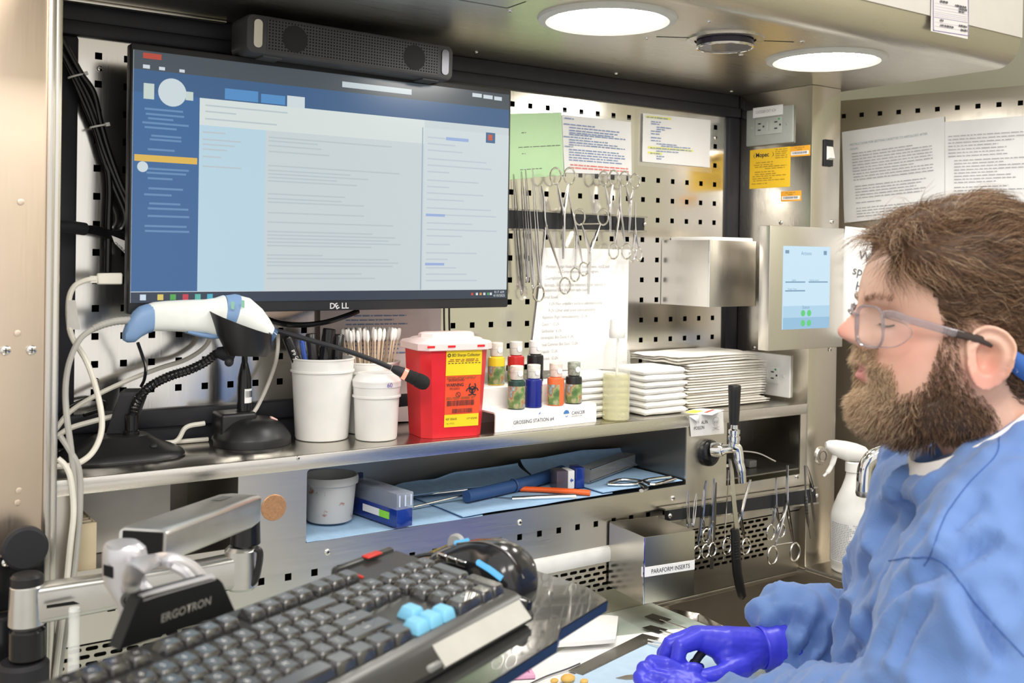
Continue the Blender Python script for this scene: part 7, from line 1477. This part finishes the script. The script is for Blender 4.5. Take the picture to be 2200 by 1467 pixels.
# ------------------------------------------------ glasses, strap
GL = MB(); GLM = plain('frame_clear', (.62, .58, .62), .08, var=.1, trans=.75, ior=1.45)
b = MB()
def lens_pt(a, s):   # rounded-square lens outline
    c_, s_ = math.cos(a), math.sin(a); k = (abs(c_)**3.4+abs(s_)**3.4)**(-1/3.4); l = .0335+.0235*c_*k; z = -.002+.0205*s_*k*(1.0 if s_ > 0 else 1.0); return H(.1125-.30*max(0, l-.012), l*s, z)
for s in (-1, 1): b.tube([lens_pt(2*math.pi*k/36, s) for k in range(36)], .0014, 8, closed=True, flat=1.5)
b.tube(spl([H(.1120, -.0105, .008), H(.1180, 0, .0125), H(.1120, .0105, .008)], 6), .0018, 8)
for s in (-1, 1):
    b.tube(spl([H(.0985, s*.0565, .012), H(.092, s*.066, .0125), H(.080, s*.0735, .008), H(.055, s*.0775, .001), H(.030, s*.0800, -.006)], 6), .0017, 8, flat=2.2)
    b.tube(spl([H(.0980, s*.0570, .009), H(.080, s*.0735, .002), H(.077, s*.0735, -.008), H(.088, s*.065, -.019), H(.100, s*.050, -.0215)], 6), .0006, 6)
gl = b.build('glasses', GLM, PER, 'clear plastic safety glasses', world=True)
for s in (-1, 1):
    b = MB(); b.tube(spl([H(.036, s*.0800, -.0045), H(.016, s*.0800, -.009), H(.002, s*.0785, -.014)], 5), .0024, 8, flat=1.6)
    b.build('temple_tip', plain('temple_dark', (.05, .035, .03), .3), gl, world=True)
b = MB()
for s in (-1, 1): c_ = H(.1165-.30*.0215, .0335*s, -.002); V_ = [b.v(lens_pt(2*math.pi*k/36, s)) for k in range(36)]; b.f(V_)
b.build('lens', glass('lens_glass', (.95, .97, .98), .02, 1.45, .10), gl, world=True)
b = MB(); q = [H(.098, .0575, .010), H(.080, .0740, .006), H(.078, .0740, -.008), H(.088, .0655, -.0185), H(.099, .0530, -.0205)]; b.poly(q); b.build('side_shield', glass('shield_glass', (.9, .85, .84), .05, 1.45, .13), gl, world=True)
b = MB(); S0 = [H(-.006, .0790, -.018), H(-.020, .0790, -.030), H(-.040, .077, -.044), H(-.062, .068, -.056), H(-.085, .045, -.066), H(-.098, 0, -.070)]
P_ = spl(S0, 5); V_ = []
for i, p in enumerate(P_): tn = (P_[min(i+1, len(P_)-1)]-P_[max(i-1, 0)]).normalized(); n_ = (p-H(-.01, 0, p.z*0)).normalized(); w_ = n_.cross(tn).normalized()*(.006+.004*min(1, i/6)); V_.append((b.v(p+w_+n_*.004), b.v(p-w_+n_*.004)))
for q, r_ in zip(V_, V_[1:]): b.f([q[0], r_[0], r_[1], q[1]])
m, t, p_ = nt('strap_print'); n1 = noise_node(t, 110, 2); t.links.new(mixcol(t, maprange(t, n1.outputs[0], 0, 1, .56, .60), (.03, .12, .42), (.65, .74, .85)), p_.inputs['Base Color']); p_.inputs['Roughness'].default_value = .7
o = b.build('head_strap', m, PER, 'blue printed strap behind the ear', world=True); o.modifiers.new('s', 'SOLIDIFY').thickness = .0012
# ------------------------------------------------ shirt and gown
SHIRT = plain('shirt_white', (.84, .80, .77), .85, var=.03, bmp=.3, bs=700)
b = MB(); rg = []
for k_, (df, dz, rs) in enumerate(((-.002, -.010, .90), (0, 0, .97), (.001, .002, 1.0), (.001, 0, 1.03), (-.001, -.014, 1.08), (-.002, -.024, 1.12))):
    c_ = H(-.012+df, 0, -.102+dz); rg.append([c_+(HF2*.062-HU*.043)*(rs*math.cos(a))+HL*(.0655*rs*math.sin(a)) for a in [2*math.pi*k/48 for k in range(48)]])
b.loft(rg, caps=False); b.build('shirt_collar', SHIRT, PER, 'white shirt collar', world=True)
GOWN = None; m, t, p_ = nt('gown_blue'); n1 = noise_node(t, 12, 3); c0 = mixcol(t, maprange(t, n1.outputs[0], 0, 1), (.105, .205, .48), (.135, .25, .55)); t.links.new(c0, p_.inputs['Base Color']); p_.inputs['Roughness'].default_value = .72; p_.inputs['Sheen Weight'].default_value = .25
w1 = t.nodes.new('ShaderNodeTexWave'); w1.inputs['Scale'].default_value = 260; w2 = t.nodes.new('ShaderNodeTexWave'); w2.inputs['Scale'].default_value = 260; w2.bands_direction = 'Z'; tcw = t.nodes.new('ShaderNodeTexCoord'); t.links.new(tcw.outputs['Object'], w1.inputs['Vector']); t.links.new(tcw.outputs['Object'], w2.inputs['Vector']); ad = t.nodes.new('ShaderNodeMath'); t.links.new(w1.outputs['Fac'], ad.inputs[0]); t.links.new(w2.outputs['Fac'], ad.inputs[1]); bump(t, p_, ad.outputs[0], .25, .0005); GOWN = m
b = MB()
SPX = [at(2110, 1000, 1.13), at(2105, 1060, 1.14), at(2090, 1180, 1.15), at(2085, 1330, 1.15), at(2095, 1520, 1.15), at(2110, 1900, 1.15)]
def trunk(c_, rl, rf, n=28): return [c_+HF*(rf*math.cos(a)*(abs(math.cos(a))**2.3+abs(math.sin(a))**2.3)**(-1/2.3))+HL*(rl*math.sin(a)*(abs(math.cos(a))**2.3+abs(math.sin(a))**2.3)**(-1/2.3)) for a in [2*math.pi*k/n for k in range(n)]]
def tilt_ring(f_, z_, fv, uv, lv, n=28): c_ = H(f_, 0, z_); return [c_+(HF*fv-HU*uv)*math.cos(a)+HL*(lv*math.sin(a)) for a in [2*math.pi*k/n for k in range(n)]]
b.loft([tilt_ring(-.014, -.114, .058, .040, .072), tilt_ring(-.016, -.126, .070, .038, .098), tilt_ring(-.018, -.148, .082, .030, .132), trunk(SPX[1]-HF*.004, .165, .090), trunk(SPX[2], .185, .104), trunk(SPX[3], .188, .118), trunk(SPX[4], .19, .135), trunk(SPX[5], .20, .15), trunk(Vector((SPX[5].x, SPX[5].y, -.72)), .19, .15), trunk(Vector((SPX[5].x, SPX[5].y, -.98)), .19, .14)])
SHL_ = at(2190, 1165, 1.0); ELL = at(2020, 1580, .93); WRL = at(1560, 1570, 1.28)
SHR_ = at(2035, 1140, 1.30); ELR = at(1880, 1420, 1.46); WRR = at(1716, 1372, 1.45)
ball_chain(b, [SPX[1]+HL*.10+HU*.0, SHL_, SHL_.lerp(ELL, .5)+HF*.01, ELL, ELL.lerp(WRL, .5), WRL], [.070, .080, .076, .066, .058, .050], 22)
ball_chain(b, [SPX[1]-HL*.09, SHR_, SHR_.lerp(ELR, .5), ELR, ELR.lerp(WRR, .45)+Vector((0, 0, .004)), ELR.lerp(WRR, .80)+Vector((0, 0, .006)), WRR+Vector((.0, 0, .004))], [.07, .070, .066, .060, .057, .058, .060], 22)
gown = b.build('gown', GOWN, None); mr_ = gown.modifiers.new('r', 'REMESH'); mr_.mode = 'VOXEL'; mr_.voxel_size = .0056; mr_.use_smooth_shade = True; ms_ = gown.modifiers.new('s', 'SMOOTH'); ms_.factor = .5; ms_.iterations = 10; modifiers_apply(gown)
# cloth folds pushed into the mesh: long creases running along each limb and across the chest
me = gown.data; nv = len(me.vertices); co = np.empty(nv*3, 'f'); no = np.empty(nv*3, 'f'); me.vertices.foreach_get('co', co); me.vertices.foreach_get('normal', no); co = co.reshape(-1, 3); no = no.reshape(-1, 3)
dirA = (ELL-SHL_).normalized(); dirB = (WRR-ELR).normalized()
def ridged(v): return 1-abs(v)*2
for i in range(nv):
    p = Vector(co[i]); tA = dirA if (p-SHL_).dot(-FW) > -.10 else dirB
    q1 = p-tA*(p.dot(tA)*.72); q2 = p-HZv*(p.z*.35)
    d = .013*ridged(mnoise.noise(q1*12+Vector((3, 1, 7))))+.0075*ridged(mnoise.noise(q2*24+Vector((9, 2, 4))))+.0022*mnoise.noise(p*70)
    dn = (p-WRR).length
    if dn < .18: d += .008*math.sin((p-WRR).dot(dirB)*120+5*mnoise.noise(p*22))*(1-dn/.18)+.006*ridged(mnoise.noise(p*34))*(1-dn/.18)
    co[i] += no[i]*(d-.004)
# individual creases where the cloth is pulled: a valley with a soft ridge on its upper side
from mathutils.bvhtree import BVHTree
bvh0 = BVHTree.FromPolygons([Vector(c_) for c_ in co], [list(pl.vertices) for pl in me.polygons])
CREASE = [([(1960, 1050), (1905, 1125), (1865, 1205), (1838, 1285)], 1.0), ([(2045, 1005), (1990, 1058), (1935, 1118)], .8), ([(1992, 1125), (1932, 1198), (1885, 1285), (1862, 1370)], 1.2), ([(1945, 1250), (1885, 1328), (1838, 1395), (1805, 1460)], 1.1), ([(2035, 1215), (1965, 1238), (1905, 1288)], .9), ([(1955, 1262), (1922, 1340), (1893, 1425)], .9), ([(2005, 1280), (1955, 1352), (1925, 1445)], .8), ([(2065, 1250), (2105, 1330), (2155, 1425)], .7), ([(2150, 1150), (2080, 1190), (2020, 1225)], .7), ([(1768, 1325), (1745, 1380), (1712, 1425)], .8), ([(1700, 1300), (1678, 1345), (1655, 1385)], .8), ([(1735, 1310), (1720, 1345)], .7), ([(2110, 1060), (2060, 1130), (2030, 1190)], .6), ([(1830, 1250), (1818, 1330), (1806, 1400)], .9)]
for px_l, amp in CREASE:
    P3 = []
    for p in spl([Vector((x, y, 0)) for x, y in px_l], 6):
        h = bvh0.ray_cast(CAM, ray(p.x, p.y).normalized())
        if h[0]: P3.append(h[0])
    if len(P3) < 3: continue
    A = np.array([tuple(p) for p in P3]); n_seg = len(A)-1; best = np.full(nv, 9.0); sgn = np.zeros(nv); fad = np.zeros(nv)
    for k in range(n_seg):
        a_, e_ = A[k], A[k+1]-A[k]; w = co-a_; tt = np.clip((w@e_)/(e_@e_), 0, 1); dvec = w-tt[:, None]*e_; dd = np.sqrt((dvec**2).sum(1)); upd = dd < best
        best[upd] = dd[upd]; side = np.cross(e_/np.linalg.norm(e_), no); sgn[upd] = (dvec*side).sum(1)[upd]; fad[upd] = ((k+tt)/n_seg)[upd]
    env = np.sin(np.clip(fad, 0, 1)*np.pi)**.5; facing = np.clip((no*np.array(tuple(-FW))).sum(1)+.35, 0, 1)
    dsp = 1.7*amp*env*facing*(-.011*np.exp(-(sgn/.0065)**2)+.0085*np.exp(-((sgn-.015)/.010)**2))*np.exp(-(np.maximum(best-abs(sgn), 0)/.01)**2)*(best < .06)
    co += no*dsp[:, None].astype('f')
me.vertices.foreach_set('co', co.ravel()); me.update(); me.polygons.foreach_set('use_smooth', [True]*len(me.polygons)); me.transform(root_matrix(PER).inverted()); gown.parent = PER; gown['label'] = 'blue non-woven isolation gown with seams'
# seams lie on the cloth surface
from mathutils.bvhtree import BVHTree
bvh = BVHTree.FromPolygons([Vector(c_) for c_ in co], [list(pl.vertices) for pl in me.polygons])
def seam(px, name='seam', r_=.0006):
    pts = []
    for (x, y) in px:
        h = bvh.ray_cast(CAM, ray(x, y).normalized())
        if h[0]: pts.append(h[0]+h[1]*.0004)
    if len(pts) > 2: b = MB(); b.tube(pts, r_, 6); b.build(name, plain('seam_blue', (.05, .12, .36), .8), gown, world=True)
def line(pp, n=40): out = []; P_ = spl([Vector((x, y, 0)) for x, y in pp], 10); return [(p.x, p.y) for p in P_]
seam(line([(2148, 938), (2138, 980), (2080, 1040), (2030, 1110), (2000, 1190), (1985, 1215)])); seam(line([(1910, 1205), (1960, 1198), (2025, 1208), (2100, 1300), (2200, 1410)]))

# trousers and shoes below the gown hem (outside the frame, so that the figure stands on the floor)
HB = Vector((SPX[5].x, SPX[5].y, 0)); TRS = plain('trousers_navy', (.03, .04, .07), .8)
for s_ in (-1, 1):
    b = MB(); c_ = HB+HL*(.085*s_); ball_chain(b, [c_+HZv*-.86, c_+HZv*-1.08, c_+HF*.01+HZv*-1.33], [.080, .062, .050], 18); b.build('trouser_leg', TRS, PER, world=True)
    b = MB(); b.loft([[c_+HF*f_+HL*(w_*math.cos(a))+HZv*(ZF+.001+h_*(.5+.5*math.sin(a))) for a in [2*math.pi*k/16 for k in range(16)]] for f_, w_, h_ in ((-.075, .030, .06), (-.06, .038, .085), (0, .042, .085), (.08, .048, .055), (.15, .042, .045), (.175, .024, .030))]); b.build('shoe', BLACKM, PER, world=True)
# ------------------------------------------------ gloved hands
GLV = plain('nitrile_violet', (.060, .062, .70), .34, var=.06, vs=60, bmp=.12, bs=260)
def a3(x): return at(*x)
def hand(name, label, chains, palm, parent=PER, vox=.0017):
    b = MB()
    for pts, rad in chains: ball_chain(b, [a3(p) for p in pts], rad, 12)
    for pts, rad in palm: ball_chain(b, [a3(p) for p in pts], rad, 16)
    o = b.build(name, GLV, None); mr_ = o.modifiers.new('r', 'REMESH'); mr_.mode = 'VOXEL'; mr_.voxel_size = vox; mr_.use_smooth_shade = True; ms_ = o.modifiers.new('s', 'SMOOTH'); ms_.factor = .5; ms_.iterations = 10; modifiers_apply(o)
    me = o.data
    for p, v in zip([(v.co.copy(), v.normal.copy()) for v in me.vertices], me.vertices):
        p, nn_ = p; v.co = p+nn_*(.0003*mnoise.noise(p*170)+.0005*mnoise.noise(Vector((p.x*120, p.y*120, p.z*300)))*min(1, max(0, mnoise.noise(p*30)+.4)))
    me.polygons.foreach_set('use_smooth', [True]*len(me.polygons)); me.transform(root_matrix(PER).inverted()); o.parent = PER; o['label'] = label; return o
# right hand: back of the hand towards the camera, fingers curled down over the held tool
hand('glove', 'violet glove on the right hand', [
    ([(1500, 1372, 1.385), (1462, 1388, 1.372), (1455, 1418, 1.366), (1474, 1436, 1.366)], [.0135, .0108, .0095, .0082]),
    ([(1494, 1366, 1.402), (1440, 1384, 1.395), (1428, 1414, 1.392), (1446, 1436, 1.392)], [.0138, .0110, .0098, .0085]),
    ([(1500, 1366, 1.420), (1446, 1378, 1.418), (1424, 1404, 1.415), (1436, 1428, 1.412)], [.0130, .0105, .0092, .0080]),
    ([(1512, 1370, 1.438), (1466, 1378, 1.440), (1440, 1396, 1.438), (1440, 1414, 1.435)], [.0115, .0092, .0082, .0072]),
    ([(1590, 1432, 1.375), (1548, 1450, 1.355), (1512, 1456, 1.350), (1486, 1446, 1.352)], [.0165, .0130, .0108, .0085])],
    [([(1505, 1372, 1.388), (1560, 1385, 1.393), (1610, 1390, 1.405)], [.0160, .0235, .0260]), ([(1502, 1370, 1.405), (1558, 1384, 1.412), (1612, 1390, 1.415)], [.0165, .0240, .0260]), ([(1512, 1374, 1.425), (1565, 1388, 1.428), (1615, 1392, 1.422)], [.0150, .0215, .0250]),
     ([(1560, 1405, 1.385), (1590, 1425, 1.385), (1612, 1402, 1.40)], [.0190, .0200, .0230]), ([(1610, 1392, 1.412), (1640, 1392, 1.418), (1678, 1386, 1.424), (1715, 1382, 1.430)], [.0265, .0268, .0275, .0275])])
# left hand: nearer, its knuckles just inside the frame, wrist running out below
hand('glove', 'violet glove on the left hand', [
    ([(1420, 1434, 1.372), (1402, 1424, 1.362), (1432, 1428, 1.352), (1462, 1440, 1.350)], [.0135, .0110, .0098, .0085]),
    ([(1408, 1440, 1.362), (1384, 1438, 1.350), (1398, 1452, 1.338), (1430, 1458, 1.336)], [.0138, .0110, .0098, .0085]),
    ([(1404, 1456, 1.352), (1376, 1456, 1.340), (1384, 1472, 1.328), (1412, 1480, 1.326)], [.0130, .0105, .0092, .0080]),
    ([(1408, 1474, 1.342), (1382, 1476, 1.330), (1384, 1492, 1.322), (1404, 1500, 1.320)], [.0115, .0092, .0082, .0072]),
    ([(1490, 1474, 1.362), (1500, 1452, 1.356), (1494, 1440, 1.352), (1478, 1436, 1.350)], [.0155, .0120, .0102, .0085])],
    [([(1424, 1436, 1.368), (1462, 1466, 1.352), (1505, 1505, 1.330)], [.0160, .0230, .0260]), ([(1412, 1446, 1.358), (1450, 1478, 1.342), (1495, 1515, 1.322)], [.0165, .0235, .0260]), ([(1412, 1466, 1.346), (1446, 1492, 1.332), (1490, 1525, 1.315)], [.0150, .0215, .0250]), ([(1500, 1510, 1.325), (1530, 1535, 1.30), (1565, 1560, 1.285)], [.0270, .0280, .029])])
# rolled glove cuff on the right wrist
b = MB(); c0 = at(1632, 1392, 1.416); c1 = at(1700, 1384, 1.427); dd = (c1-c0).normalized(); x_, y_ = ortho(dd); rg = []
for k in range(13):
    s = k/12; c_ = c0.lerp(c1, s*1.05); r_ = .0275+.0022*s+.0005*math.sin(k*2.4); rg.append([c_+x_*(r_*math.cos(a)*(1+.02*math.sin(3*a+k)))+y_*(r_*math.sin(a)*(1+.02*math.sin(3*a+k))) for a in [2*math.pi*j/32 for j in range(32)]])
b.loft(rg, caps=False); o = b.build('glove_cuff', GLV, PER, 'rolled violet glove cuff', world=True); o.modifiers.new('s', 'SOLIDIFY').thickness = .0008
# the tool held between the hands
o = thing('held_tool', 'small dark tool gripped between the gloved hands', 'tool', at(1490, 1430, 1.372)); b = MB(); b.tube(spl([at(1470, 1452, 1.368), at(1488, 1432, 1.372), at(1500, 1412, 1.380), at(1512, 1398, 1.388)], 5), [.007]*8+[.0055]*8, 12); b.build('grip', BLACKM, o, world=True)
b = MB(); b.ball(at(1503, 1434, 1.376), .006, (1.3, .8, 1)); b.build('bright_tip', CHROME, o, world=True)
